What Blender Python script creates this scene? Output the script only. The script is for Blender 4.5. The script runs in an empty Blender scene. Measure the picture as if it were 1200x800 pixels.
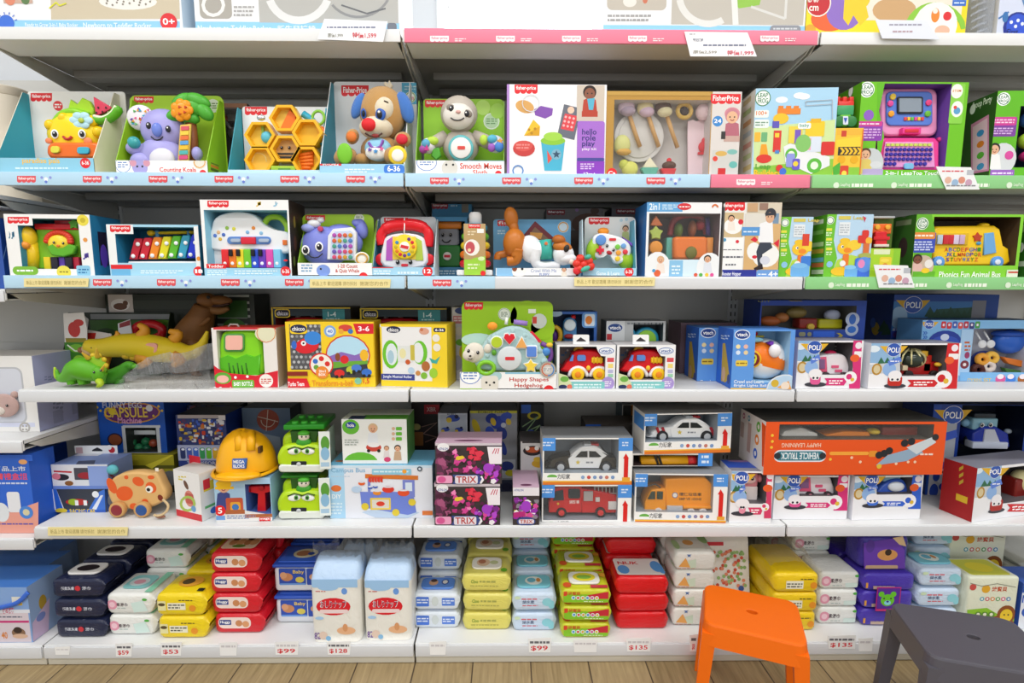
import bpy,math,random
from mathutils import Vector as V,Matrix as Mx
random.seed(7)
PI=math.pi
SC=bpy.context.scene
COL=SC.collection

# ------------------------------------------------------------------ camera
FPX=590.0
CAM=V((0.302,-1.530,1.2482))
PIT,YAW,ROL=0.1192,-0.0097,-0.0017
_c,_s=math.cos(YAW),math.sin(YAW)
_r=V((_c,_s,0)); _f=V((-_s,_c,0))
CF=_f*math.cos(PIT)+V((0,0,-math.sin(PIT)))
_u=_f*math.sin(PIT)+V((0,0,math.cos(PIT)))
CR=_r*math.cos(ROL)-_u*math.sin(ROL)
CU=_r*math.sin(ROL)+_u*math.cos(ROL)
cam=bpy.data.objects.new('camera',bpy.data.cameras.new('camera'))
COL.objects.link(cam)
cam.data.sensor_width=36.0
cam.data.lens=FPX/1200*36
cam.data.clip_start=0.02
cam.matrix_world=Mx(((CR.x,CU.x,-CF.x,CAM.x),(CR.y,CU.y,-CF.y,CAM.y),(CR.z,CU.z,-CF.z,CAM.z),(0,0,0,1)))
SC.camera=cam

def ray(px,py):
    return CF+CR*((px-600)/FPX)+CU*((400-py)/FPX)
def hit(px,py,o,n):
    d=ray(px,py)
    return CAM+d*((o-CAM).dot(n)/d.dot(n))
def at_y(px,py,y):
    return hit(px,py,V((0,y,0)),V((0,1,0)))
def at_z(px,py,z):
    return hit(px,py,V((0,0,z)),V((0,0,1)))

# deck heights (top of each board) and the common depths
B=1.2
ZD={'S1': 1.959,'S2': 1.561,'S3': 1.2625,'S4': 0.915,'S5': 0.472,'B': 0.075}
DEPTH=0.47

# --------------------------------------------------------------- materials
_mats={}
def lin(h):
    h=h.lstrip('#')
    if len(h)==3: h=''.join(c*2 for c in h)
    o=[]
    for i in (0,2,4):
        v=int(h[i:i+2],16)/255
        o.append(v/12.92 if v<=.04045 else ((v+.055)/1.055)**2.4)
    return tuple(o)+(1,)
def M(h,rough=.45,kind='',**kw):
    """material from a colour; kind: '' coated card or plastic, plush, fabric, metal, film, gloss"""
    if not isinstance(h,str): return h
    k=(h,rough,kind)
    if k in _mats: return _mats[k]
    m=bpy.data.materials.new('%s_%s'%(kind or 'paint',h.lstrip('#')))
    m.use_nodes=True
    nt=m.node_tree; b=nt.nodes['Principled BSDF']
    b.inputs['Base Color'].default_value=lin(h)
    b.inputs['Roughness'].default_value=rough
    b.inputs['Specular IOR Level'].default_value=.35
    if kind=='gloss':
        b.inputs['Roughness'].default_value=.18; b.inputs['Specular IOR Level'].default_value=.5
    elif kind=='plush':
        b.inputs['Roughness'].default_value=.95; b.inputs['Specular IOR Level'].default_value=.1
        b.inputs['Sheen Weight'].default_value=.35
        n=nt.nodes.new('ShaderNodeTexNoise'); n.inputs['Scale'].default_value=260; n.inputs['Detail'].default_value=3
        bp=nt.nodes.new('ShaderNodeBump'); bp.inputs['Strength'].default_value=.6; bp.inputs['Distance'].default_value=.003
        nt.links.new(n.outputs['Fac'],bp.inputs['Height']); nt.links.new(bp.outputs['Normal'],b.inputs['Normal'])
    elif kind=='wrap':      # crinkled plastic wrapping
        b.inputs['Roughness'].default_value=.3; b.inputs['Specular IOR Level'].default_value=.5
        n=nt.nodes.new('ShaderNodeTexNoise'); n.inputs['Scale'].default_value=6; n.inputs['Detail'].default_value=2; n.inputs['Distortion'].default_value=1.2
        bp=nt.nodes.new('ShaderNodeBump'); bp.inputs['Strength'].default_value=.38; bp.inputs['Distance'].default_value=.007
        nt.links.new(n.outputs['Fac'],bp.inputs['Height']); nt.links.new(bp.outputs['Normal'],b.inputs['Normal'])
    elif kind=='metal':
        b.inputs['Metallic'].default_value=.9; b.inputs['Roughness'].default_value=.3
    _mats[k]=m
    return m
def film(name='clear_film',op=.035,rough=.06,crink=0.0,tint='#ffffff'):
    k=(name,op,rough,crink,tint)
    if k in _mats: return _mats[k]
    m=bpy.data.materials.new(name); m.use_nodes=True
    nt=m.node_tree; nt.nodes.clear()
    out=nt.nodes.new('ShaderNodeOutputMaterial'); mix=nt.nodes.new('ShaderNodeMixShader')
    tr=nt.nodes.new('ShaderNodeBsdfTransparent'); pr=nt.nodes.new('ShaderNodeBsdfPrincipled')
    pr.inputs['Base Color'].default_value=lin(tint); pr.inputs['Roughness'].default_value=rough
    lw=nt.nodes.new('ShaderNodeLayerWeight'); lw.inputs['Blend'].default_value=.25
    ma=nt.nodes.new('ShaderNodeMath'); ma.operation='MULTIPLY_ADD'; ma.inputs[1].default_value=.35; ma.inputs[2].default_value=op
    nt.links.new(lw.outputs['Fresnel'],ma.inputs[0]); nt.links.new(ma.outputs[0],mix.inputs['Fac'])
    nt.links.new(tr.outputs[0],mix.inputs[1]); nt.links.new(pr.outputs[0],mix.inputs[2]); nt.links.new(mix.outputs[0],out.inputs['Surface'])
    if crink:
        n=nt.nodes.new('ShaderNodeTexNoise'); n.inputs['Scale'].default_value=24; n.inputs['Detail'].default_value=2; n.inputs['Distortion'].default_value=1.6
        bp=nt.nodes.new('ShaderNodeBump'); bp.inputs['Strength'].default_value=crink; bp.inputs['Distance'].default_value=.012
        nt.links.new(n.outputs['Fac'],bp.inputs['Height']); nt.links.new(bp.outputs['Normal'],pr.inputs['Normal']); nt.links.new(bp.outputs['Normal'],lw.inputs['Normal'])
    _mats[k]=m
    return m
FILM=film()

# ------------------------------------------------------------ text outlines
_txt={}
def text_mesh(s,bold):
    k=(s,bold)
    if k not in _txt:
        cu=bpy.data.curves.new('t','FONT'); cu.body=s; cu.resolution_u=2
        cu.offset=.018 if bold else 0.0
        ob=bpy.data.objects.new('t',cu); COL.objects.link(ob)
        bpy.context.view_layer.update()
        ev=ob.evaluated_get(bpy.context.evaluated_depsgraph_get()); me=ev.to_mesh()
        vs=[(v.co.x,v.co.y) for v in me.vertices]; fs=[tuple(p.vertices) for p in me.polygons]
        ev.to_mesh_clear(); bpy.data.objects.remove(ob); bpy.data.curves.remove(cu)
        _txt[k]=(vs,fs)
    return _txt[k]

def rr_pts(x0,y0,x1,y1,r,n=4):
    r=min(r,abs(x1-x0)/2,abs(y1-y0)/2)
    if r<=0: return [(x0,y0),(x1,y0),(x1,y1),(x0,y1)]
    p=[]
    for cx,cy,a in ((x1-r,y1-r,0),(x0+r,y1-r,90),(x0+r,y0+r,180),(x1-r,y0+r,270)):
        for i in range(n+1):
            t=math.radians(a+90*i/n); p.append((cx+r*math.cos(t),cy+r*math.sin(t)))
    return p
def el_pts(x,y,rx,ry=None,n=20,a0=0,a1=360,rot=0):
    ry=rx if ry is None else ry
    full=abs(a1-a0)>=360
    c,s=math.cos(math.radians(rot)),math.sin(math.radians(rot))
    o=[]
    for i in range(n if full else n+1):
        t=math.radians(a0+(a1-a0)*i/n); a,b=rx*math.cos(t),ry*math.sin(t)
        o.append((x+a*c-b*s,y+a*s+b*c))
    return o
def star_pts(x,y,r,k=.45,n=5,a=-90):
    return [(x+(r if i%2==0 else r*k)*math.cos(math.radians(a+180*i/n)),y+(r if i%2==0 else r*k)*math.sin(math.radians(a+180*i/n))) for i in range(2*n)]

# ------------------------------------------------------------- mesh builder
class MB:
    def __init__(s):
        s.v=[]; s.f=[]; s.m=[]; s.sm=[]; s.ml=[]; s.X=None
    def mi(s,m):
        m=M(m)
        if m not in s.ml: s.ml.append(m)
        return s.ml.index(m)
    def add(s,vs,fs,m,smooth=False):
        b=len(s.v); i=s.mi(m)
        for p in vs:
            p=V(p); s.v.append(s.X @ p if s.X is not None else p)
        for f in fs:
            s.f.append(tuple(b+k for k in f)); s.m.append(i); s.sm.append(smooth)
    def quad(s,a,b,c,d,m): s.add([a,b,c,d],[(0,1,2,3)],m)
    def box(s,a,b,m,bev=0.0):
        x0,x1=sorted((a[0],b[0])); y0,y1=sorted((a[1],b[1])); z0,z1=sorted((a[2],b[2]))
        e=min(bev,(x1-x0)*.45,(y1-y0)*.45,(z1-z0)*.45)
        if e<=0:
            s.add([(x0,y0,z0),(x1,y0,z0),(x1,y1,z0),(x0,y1,z0),(x0,y0,z1),(x1,y0,z1),(x1,y1,z1),(x0,y1,z1)],
                  [(0,3,2,1),(4,5,6,7),(0,1,5,4),(1,2,6,5),(2,3,7,6),(3,0,4,7)],m)
            return
        # rounded: rings of a rounded rectangle, stacked with a quarter-round profile
        rings=[]
        for k in range(4):
            t=PI/2*k/3; rings.append((z0+e-e*math.cos(t),e*(1-math.sin(t))))
        for k in range(4):
            t=PI/2*k/3; rings.append((z1-e+e*math.sin(t),e*(1-math.cos(t))))
        vs=[]; fs=[]; n=16
        for z,i in rings:
            vs+=[(p[0],p[1],z) for p in rr_pts(x0+i,y0+i,x1-i,y1-i,max(e-i,e*.02),3)]
        for k in range(len(rings)-1):
            for j in range(n):
                fs.append((k*n+j,k*n+(j+1)%n,(k+1)*n+(j+1)%n,(k+1)*n+j))
        fs.append(tuple(range(n-1,-1,-1))); fs.append(tuple(range((len(rings)-1)*n,len(rings)*n)))
        s.add(vs,fs,m,True)
    def prism(s,pts,axis,a,b,m,side=None,bev=0.0):
        """polygon (list of (p,q)) swept from a to b along axis ('x','y','z'); smooth off"""
        def mk(p,t):
            return {'y': (p[0],t,p[1]),'z': (p[0],p[1],t),'x': (t,p[0],p[1])}[axis]
        n=len(pts)
        if bev>0:
            cx=sum(p[0] for p in pts)/n; cy=sum(p[1] for p in pts)/n
            rx=max(abs(p[0]-cx) for p in pts) or 1; ry=max(abs(p[1]-cy) for p in pts) or 1
            def sc(e): return [(cx+(p[0]-cx)*(1-e/rx),cy+(p[1]-cy)*(1-e/ry)) for p in pts]
            sg=1 if b>a else-1
            L=[(a,bev),(a+sg*bev*.3,bev*.3),(a+sg*bev,0),(b-sg*bev,0),(b-sg*bev*.3,bev*.3),(b,bev)]
            rings=[[mk(p,t) for p in sc(e)] for t,e in L]
        else:
            rings=[[mk(p,a) for p in pts],[mk(p,b) for p in pts]]
        vs=[p for r in rings for p in r]; K=len(rings)
        s.add(vs,[tuple(range(n)),tuple(range((K-1)*n,K*n))],m)
        fs=[(k*n+j,k*n+(j+1)%n,(k+1)*n+(j+1)%n,(k+1)*n+j) for k in range(K-1) for j in range(n)]
        s.add(vs,fs,side or m,bev>0)
    def lathe(s,prof,m,c=(0,0,0),axis='z',n=24,rx=1.0,a0=0,a1=360):
        vs=[]; full=a1-a0>=360; nn=n if full else n+1
        for r,t in prof:
            for j in range(nn):
                a=math.radians(a0+(a1-a0)*j/n); p,q=r*math.cos(a)*rx,r*math.sin(a)
                vs.append({'z': (c[0]+p,c[1]+q,c[2]+t),'y': (c[0]+p,c[1]+t,c[2]+q),'x': (c[0]+t,c[1]+p,c[2]+q)}[axis])
        fs=[(k*nn+j,k*nn+(j+1)%nn,(k+1)*nn+(j+1)%nn,(k+1)*nn+j) for k in range(len(prof)-1) for j in range(n)]
        s.add(vs,fs,m,True)
    def cyl(s,c,r,t0,t1,m,axis='y',n=24,bev=None,rx=1.0):
        e=min(r*.15,abs(t1-t0)*.3) if bev is None else bev
        sg=1 if t1>t0 else-1
        s.lathe([(0,t0),(r-e,t0),(r-e*.3,t0+sg*e*.3),(r,t0+sg*e),(r,t1-sg*e),(r-e*.3,t1-sg*e*.3),(r-e,t1),(0,t1)],m,c,axis,n,rx)
    def ell(s,c,r,m,n=20,k=12,rot=None):
        if not hasattr(r,'__len__'): r=(r,r,r)
        vs=[];
        R=rot.to_matrix() if rot is not None else None
        for i in range(k+1):
            t=PI*i/k
            for j in range(n):
                a=2*PI*j/n
                p=V((r[0]*math.sin(t)*math.cos(a),r[1]*math.sin(t)*math.sin(a),r[2]*math.cos(t)))
                if R: p=R @ p
                vs.append(V(c)+p)
        s.add(vs,[(i*n+j,(i+1)*n+j,(i+1)*n+(j+1)%n,i*n+(j+1)%n) for i in range(k) for j in range(n)],m,True)
    def tube(s,pts,r,m,n=8,closed=False,flat=1.0):
        pts=[V(p) for p in pts]; N=len(pts)
        rs=r if hasattr(r,'__len__') else [r]*N
        vs=[]; up=V((0,1,0.01))
        for i,p in enumerate(pts):
            a=pts[(i-1)%N] if closed or i>0 else p; b=pts[(i+1)%N] if closed or i<N-1 else p
            d=(b-a).normalized()
            if abs(d.dot(up))>.97: u=d.cross(V((1,0,0))).normalized()
            else: u=d.cross(up).normalized()
            w=d.cross(u)
            for j in range(n):
                t=2*PI*j/n; vs.append(p+(u*math.cos(t)+w*math.sin(t)*flat)*rs[i])
        L=N if closed else N-1
        fs=[(i*n+j,i*n+(j+1)%n,((i+1)%N)*n+(j+1)%n,((i+1)%N)*n+j) for i in range(L) for j in range(n)]
        if not closed: fs+=[tuple(range(n-1,-1,-1)),tuple(range((N-1)*n,N*n))]
        s.add(vs,fs,m,True)
    def build(s,name,parent=None,loc=None,rz=0.0,fix=True):
        me=bpy.data.meshes.new(name)
        me.from_pydata([tuple(p) for p in s.v],[],s.f)
        for m in s.ml: me.materials.append(m)
        me.polygons.foreach_set('material_index',s.m); me.polygons.foreach_set('use_smooth',s.sm)
        me.update()
        ob=bpy.data.objects.new(name,me); COL.objects.link(ob)
        if parent is not None: ob.parent=parent
        if loc is not None: ob.location=loc
        ob.rotation_euler.z=rz
        return ob

def tag(o,label,cat,group=None,kind=None):
    if label: o['label']=label
    if cat: o['category']=cat
    if group: o['group']=group
    if kind: o['kind']=kind
    return o
def struct(name,mb):
    o=mb.build(name); o['kind']='structure'; return o

# ------------------------------- a thing, modelled in photo-sized units on its own front plane
class T:
    """a thing standing on a deck. loc = middle of its front bottom edge; local x right, y into the shelf, z up.
    Points may be given as picture coordinates (px, py) plus a depth dy behind the front plane; they become local metres."""
    def __init__(s,name,label,cat,loc,rz=0.0,group=None,size=(.1,.1,.1)):
        s.name,s.label,s.cat,s.group=name,label,cat,group
        s.loc=V(loc); s.rz=rz; s.w,s.d,s.h=size
        s.mw=Mx.Translation(s.loc) @ Mx.Rotation(rz,4,'Z'); s.mi=s.mw.inverted()
        s.n=(s.mw.to_3x3() @ V((0,1,0))); s.parts=[]; s.root=None
        c=s.mw @ V((0,0,s.h/2)); s.s=(c-CAM).dot(CF)/FPX     # metres per picture unit
        s.ly=0; s.mb=MB()
    def P(s,px,py,dy=0.0):
        return s.mi @ hit(px,py,s.mw @ V((0,dy,0)),s.n)
    def part(s,name,mb=None,label=None,parent=None):
        e=dict(name=name,mb=mb or MB(),label=label,kids=[])
        (parent['kids'] if parent else s.parts).append(e)
        return e
    # --- printed shapes on the front plane (thin inked layers on the carton)
    def on(s,mb=None,dy=0.0):
        return G(s,mb if mb is not None else s.mb,dy)
    def done(s,body='carton'):
        for e in s.parts+[k for q in s.parts for k in q['kids']]+[dict(mb=s.mb)]:
            for v in e['mb'].v: v.z=max(v.z,.0003)
        if s.mb.v: s.parts.insert(0,dict(name=body,mb=s.mb,label=None,kids=[]))
        if len(s.parts)==1 and not s.parts[0]['kids']:
            o=s.parts[0]['mb'].build(s.name,None,s.loc,s.rz)
        else:
            o=bpy.data.objects.new(s.name,None); COL.objects.link(o); o.location=s.loc; o.rotation_euler.z=s.rz
            o.empty_display_size=.02
            for e in s.parts:
                p=e['mb'].build(e['name'],o)
                if e['label']: p['label']=e['label']
                for k in e['kids']:
                    q=k['mb'].build(k['name'],p)
                    if k['label']: q['label']=k['label']
        s.root=tag(o,s.label,s.cat,s.group)
        return o

def copy_thing(o,loc,label,rz=None):
    r=o.copy(); COL.objects.link(r); r.location=loc; r['label']=label
    if rz is not None: r.rotation_euler.z=rz
    for ch in list(o.children):
        c=ch.copy(); COL.objects.link(c); c.parent=r
        for g in list(ch.children):
            d=g.copy(); COL.objects.link(d); d.parent=c
    return r

class G:
    """prints on a plane of thing t. plane: local origin o, right u, up v (default: front plane at depth dy)"""
    def __init__(s,t,mb,dy=0.0,o=None,u=None,v=None):
        s.t,s.mb=t,mb
        s.o=V(o) if o is not None else V((0,dy,0)); s.u=V(u) if u is not None else V((1,0,0)); s.v=V(v) if v is not None else V((0,0,1))
        s.n=s.u.cross(s.v); s.k=1
        s.px=True
        wo=t.mw @ s.o; wn=t.mw.to_3x3() @ s.n
        s.wo,s.wn=wo,wn
        s.lim=None
    def q(s,x,y):
        """picture point -> plane coordinates"""
        p=s.t.mi @ hit(x,y,s.wo,s.wn)-s.o
        return p.dot(s.u),p.dot(s.v)
    def up(s): s.k+=1; return s.n*(.00003*s.k+.00015)
    def L(s,pts):
        o=s.up(); r=[]
        for a,b in pts:
            if s.lim: a=min(max(a,s.lim[0]),s.lim[1]); b=min(max(b,s.lim[2]),s.lim[3])
            r.append(s.o+s.u*a+s.v*b+o)
        return r
    def clip(s):
        s.lim=(-s.t.w/2,s.t.w/2,0.0003,s.t.h); return s
    def box2(s,x0,y0,x1,y1):
        xm,ym=(x0+x1)/2,(y0+y1)/2
        return s.q(x0,ym)[0],s.q(xm,y1)[1],s.q(x1,ym)[0],s.q(xm,y0)[1]
    def fill(s,loc_pts,c):
        p=s.L(loc_pts); s.mb.add(p,[tuple(range(len(p)))],c)
    def poly(s,pts,c): s.fill([s.q(*p) for p in pts],c)
    def rect(s,x0,y0,x1,y1,c,r=0):
        a,b,d,e=s.box2(x0,y0,x1,y1); s.fill(rr_pts(a,b,d,e,r*s.t.s),c)
    def disc(s,x,y,r,c,ry=None,rot=0):
        a,b=s.q(x,y); k=s.t.s; s.fill(el_pts(a,b,r*k,(ry or r)*k,18,rot=rot),c)
    def arc(s,x,y,r,a0,a1,c,w=1.2):
        n=12; o=el_pts(x,y,r+w/2,None,n,a0,a1); i=el_pts(x,y,r-w/2,None,n,a0,a1)
        full=a1-a0>=360
        p=s.L([s.q(*q) for q in o+i]); m=len(o)
        s.mb.add(p,[(j,(j+1)%m,m+(j+1)%m,m+j) for j in range(m if full else m-1)],c)
    def ring(s,x,y,r,c,w=1.2): s.arc(x,y,r,0,360,c,w)
    def line(s,pts,c,w=1.0):
        for (x0,y0),(x1,y1) in zip(pts,pts[1:]):
            l=math.hypot(x1-x0,y1-y0) or 1; nx,ny=-(y1-y0)/l*w/2,(x1-x0)/l*w/2
            s.poly([(x0+nx,y0+ny),(x1+nx,y1+ny),(x1-nx,y1-ny),(x0-nx,y0-ny)],c)
    def star(s,x,y,r,c,k=.45,n=5): s.poly(star_pts(x,y,r,k,n),c)
    def tri(s,x,y,r,c,a=-90): s.poly([(x+r*math.cos(math.radians(a+120*i)),y+r*math.sin(math.radians(a+120*i))) for i in range(3)],c)
    def text(s,t,x0,y0,x1,y1,c,bold=True,flip=False,skew=0.0):
        vs,fs=text_mesh(t,bold)
        if not vs: return
        ax=min(p[0] for p in vs); bx=max(p[0] for p in vs); ay=min(p[1] for p in vs); by=max(p[1] for p in vs)
        a,b,d,e=s.box2(x0,y0,x1,y1); W=(bx-ax) or 1; H=(by-ay) or 1
        o=[]
        for p in vs:
            i,j=(p[0]-ax)/W,(p[1]-ay)/H
            if flip: i,j=1-i,1-j
            o.append((a+(d-a)*i+skew*(e-b)*j,b+(e-b)*j))
        sm=s.lim
        if sm: s.lim=(-9,9,sm[2],sm[3])
        p=s.L(o); s.lim=sm
        s.mb.add(p,fs,c)
    def words(s,x0,y0,x1,y1,n,c,f=.5):
        """rows of print too small to read: short bars"""
        R=random.Random(int(x0*7+y0*13)); h=(y1-y0)/n
        for i in range(n):
            x=x0; end=x1-(R.random()*.3*(x1-x0) if i==n-1 and n>1 else 0)
            while x<end-.5:
                w=min(R.uniform(2,6),end-x)
                s.rect(x,y0+h*i+h*(1-f)/2,x+w,y0+h*i+h*(1+f)/2,c); x+=w+1.0
    def brand(s,x0,y0,x1,y1,txt='fisher-price',c='#e0262e',tc='#ffffff'):
        """red awning sign with scalloped lower edge"""
        h=y1-y0; n=4; p=[(x0,y0),(x1,y0),(x1,y1-h*.25)]
        for i in range(n):
            a=x1-(x1-x0)*i/n; b=x1-(x1-x0)*(i+1)/n
            for k in range(1,5):
                t=PI*k/5; p.append((a+(b-a)*(1-math.cos(t))/2,y1-h*.25+h*.25*math.sin(t)))
            p.append((b,y1-h*.25))
        s.poly(p,c)
        s.text(txt,x0+(x1-x0)*.07,y0+h*.15,x1-(x1-x0)*.07,y1-h*.32,tc)
    def badge(s,x,y,r,c,txt=None,tc='#ffffff',rim=None):
        if rim: s.disc(x,y,r*1.15,rim)
        s.disc(x,y,r,c)
        if txt: s.text(txt,x-r*.7,y-r*.45,x+r*.7,y+r*.35,tc)
    def kid(s,x,y,h,shirt='#e8e8ec',hair='#3a2a22',skin='#e3b08e',low=None):
        """a small printed photo of a child: head, hair, body"""
        r=h*.2
        s.poly([(x-h*.26,y+h),(x-h*.2,y+h*.45),(x,y+h*.36),(x+h*.2,y+h*.45),(x+h*.26,y+h)],shirt)
        s.disc(x,y+r,r*1.08,hair); s.disc(x,y+r*1.25,r*.86,skin,r*.9)
        for d in (-1,1): s.disc(x+d*r*.35,y+r*1.2,r*.12,'#222222')
        s.arc(x,y+r*1.45,r*.3,20,160,'#a04a40',r*.14)
        if low: s.rect(x-h*.26,y+h*.82,x+h*.26,y+h,low)

# shapes in picture units on a thing
def pbox(t,mb,x0,y0,x1,y1,d0,d1,c,bev=0.0):
    xm,ym=(x0+x1)/2,(y0+y1)/2
    a=t.P(x0,ym,d0).x; b=t.P(x1,ym,d0).x; z0=t.P(xm,y1,d0).z; z1=t.P(xm,y0,d0).z
    mb.box((a,d0,z0),(b,d1,z1),c,bev)
def pell(t,mb,x,y,rx,ry,dy,rd,c,rot=0,n=20,k=12):
    from mathutils import Euler
    p=t.P(x,y,dy); s=t.s
    mb.ell(p,(rx*s,rd,ry*s),c,n,k,Euler((0,math.radians(rot),0)) if rot else None)
def pcyl(t,mb,x,y,r,d0,d1,c,n=24,bev=None):
    p=t.P(x,y,d0); mb.cyl((p.x,0,p.z),r*t.s,d0,d1,c,'y',n,bev)
def pprism(t,mb,pts,d0,d1,c,bev=0.0,side=None):
    q=[t.P(x,y,d0) for x,y in pts]; mb.prism([(p.x,p.z) for p in q],'y',d0,d1,c,side,bev)
def ptube(t,mb,pts,r,c,n=8,closed=False,flat=1.0):
    rr=[k*t.s for k in r] if hasattr(r,'__len__') else r*t.s
    mb.tube([t.P(*p) for p in pts],rr,c,n,closed,flat)
def spline(pts,n=6,closed=False):
    """Catmull-Rom through tuples of any size"""
    o=[]; N=len(pts)
    for i in range(N if closed else N-1):
        g=lambda k: pts[k%N] if closed else pts[min(max(k,0),N-1)]
        a,b,c,d=g(i-1),g(i),g(i+1),g(i+2)
        for j in range(n):
            t=j/n
            o.append(tuple(.5*(2*q+(r-p)*t+(2*p-5*q+4*r-u)*t*t+(3*q-p-3*r+u)*t**3) for p,q,r,u in zip(a,b,c,d)))
    if not closed: o.append(tuple(pts[-1]))
    return o

def place(row,xl,xr,yt,yf,yb=None,rz=0.0,zb=None):
    """front rectangle: picture left/right edges, top edge, distance yf of its front plane behind the shelf lip.
    yb given: the front-bottom edge is looked up on the deck instead of using yf."""
    z=ZD[row]+.0006 if zb is None else zb
    xm=(xl+xr)/2
    if yb is not None: yf=at_z(xm,yb,z).y
    n=Mx.Rotation(rz,3,'Z') @ V((0,1,0))
    # find the base point so that the middle of the front lies at distance yf
    base=at_y(xm,yb if yb is not None else 400,yf)
    o=V((base.x,yf,z))
    for _ in range(3):
        ym=(yt+400)/2
        ymid=yt if yt is not None else 400
        # height first, then edges at mid height
        h=hit(xm,yt,o,n).z-z
        a=CAM; zc=z+h/2
        def edge(px):
            # plane point with this px at height zc
            lo=hit(px,yt,o,n)
            for _ in range(4):
                d=ray(px,0);
                # solve py so that hit.z == zc
                y0,y1=yt-200,yt+400
                for _ in range(30):
                    m=(y0+y1)/2
                    if hit(px,m,o,n).z>zc: y0=m
                    else: y1=m
                lo=hit(px,(y0+y1)/2,o,n); break
            return lo
        l,r=edge(xl),edge(xr)
        mid=(l+r)/2
        o=V((mid.x,mid.y,z));
        if rz==0: o.y=yf
    return o,(r-l).length,h

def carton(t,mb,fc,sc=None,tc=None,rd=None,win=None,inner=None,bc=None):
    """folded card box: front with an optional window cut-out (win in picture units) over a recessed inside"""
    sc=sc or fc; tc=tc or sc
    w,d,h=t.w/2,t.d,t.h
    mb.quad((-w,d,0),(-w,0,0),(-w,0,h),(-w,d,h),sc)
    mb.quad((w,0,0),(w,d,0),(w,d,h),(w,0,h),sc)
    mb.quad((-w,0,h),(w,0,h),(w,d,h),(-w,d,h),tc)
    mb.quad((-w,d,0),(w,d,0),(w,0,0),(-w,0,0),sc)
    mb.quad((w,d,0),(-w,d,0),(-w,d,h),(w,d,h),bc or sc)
    if not win:
        mb.quad((-w,0,0),(w,0,0),(w,0,h),(-w,0,h),fc); return
    g=t.on(mb); a,b,c,e=g.box2(*win)
    a=max(a,-w+.002); c=min(c,w-.002); b=max(b,.002); e=min(e,h-.0015)
    rd=min(rd or d*.8,d-.002); I=inner or '#dfe6ea'
    O=[(-w,0,0),(w,0,0),(w,0,h),(-w,0,h)]; N=[(a,0,b),(c,0,b),(c,0,e),(a,0,e)]
    mb.add(O+N,[(0,1,5,4),(1,2,6,5),(2,3,7,6),(3,0,4,7)],fc)
    K=[(a,rd,b),(c,rd,b),(c,rd,e),(a,rd,e)]
    mb.add(N+K,[(0,4,5,1),(1,5,6,2),(2,6,7,3),(3,7,4,0),(4,7,6,5)],I)
    t.win=(a,b,c,e)
def window(t,name='clear_window',mat=None,dy=.0006):
    a,b,c,e=t.win; mb=MB(); mb.quad((a,dy,b),(c,dy,b),(c,dy,e),(a,dy,e),mat or FILM); t.part(name,mb)

def BX(name,label,cat,row,xl,xr,yt,d,yf=.02,yb=None,rz=0.0,fc='#ffffff',sc=None,tc=None,win=None,inner=None,rd=None,group=None,zb=None,bc=None,body=True):
    """a boxed item: returns (thing, printer for its front)"""
    o,w,h=place(row,xl,xr,yt,yf,yb,math.radians(rz),zb)
    t=T(name,label,cat,o,math.radians(rz),group,(w,d,h))
    if body: carton(t,t.mb,fc,sc,tc,rd,win,inner,bc)
    return t,t.on().clip()
def side(t,which='l',mb=None):
    """printer for a side ('l','r') or the top ('t') of a carton, clipped to it"""
    w,d,h=t.w/2,t.d,t.h; mb=mb or t.mb
    if which=='l': g=G(t,mb,0,(-w,0,0),(0,-1,0),(0,0,1)); g.lim=(-d,0,0,h)
    elif which=='r': g=G(t,mb,0,(w,0,0),(0,1,0),(0,0,1)); g.lim=(0,d,0,h)
    else: g=G(t,mb,0,(0,0,h),(1,0,0),(0,1,0)); g.lim=(-w,w,0,d)
    return g
# =================================================================== room
def floor_mat():
    m=bpy.data.materials.new('wood_plank_floor'); m.use_nodes=True
    nt=m.node_tree; b=nt.nodes['Principled BSDF']; L=nt.links.new
    tc=nt.nodes.new('ShaderNodeTexCoord'); mp=nt.nodes.new('ShaderNodeMapping')
    mp.inputs['Rotation'].default_value=(0,0,math.radians(90))
    L(tc.outputs['Object'],mp.inputs['Vector'])
    br=nt.nodes.new('ShaderNodeTexBrick'); br.inputs['Scale'].default_value=1.0
    br.inputs['Brick Width'].default_value=.95; br.inputs['Row Height'].default_value=.19; br.inputs['Mortar Size'].default_value=.0022
    br.inputs['Color1'].default_value=lin('#a9946e'); br.inputs['Color2'].default_value=lin('#9c8761'); br.inputs['Mortar'].default_value=lin('#4f4030')
    L(mp.outputs['Vector'],br.inputs['Vector'])
    mp2=nt.nodes.new('ShaderNodeMapping'); mp2.inputs['Scale'].default_value=(3,40,1)
    L(mp.outputs['Vector'],mp2.inputs['Vector'])
    no=nt.nodes.new('ShaderNodeTexNoise'); no.inputs['Scale'].default_value=2.2; no.inputs['Detail'].default_value=6; no.inputs['Distortion'].default_value=.6
    L(mp2.outputs['Vector'],no.inputs['Vector'])
    rp=nt.nodes.new('ShaderNodeValToRGB'); rp.color_ramp.elements[0].position=.3; rp.color_ramp.elements[0].color=(.72,.69,.64,1); rp.color_ramp.elements[1].position=.7; rp.color_ramp.elements[1].color=(1.1,1.1,1.1,1)
    L(no.outputs['Fac'],rp.inputs['Fac'])
    mx=nt.nodes.new('ShaderNodeMix'); mx.data_type='RGBA'; mx.blend_type='MULTIPLY'; mx.inputs['Factor'].default_value=1
    L(br.outputs['Color'],mx.inputs[6]); L(rp.outputs['Color'],mx.inputs[7]); L(mx.outputs[2],b.inputs['Base Color'])
    b.inputs['Roughness'].default_value=.4
    return m
mb=MB(); mb.box((-4,-6,-.1),(5,1.2,0),floor_mat()); struct('floor',mb)
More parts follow.
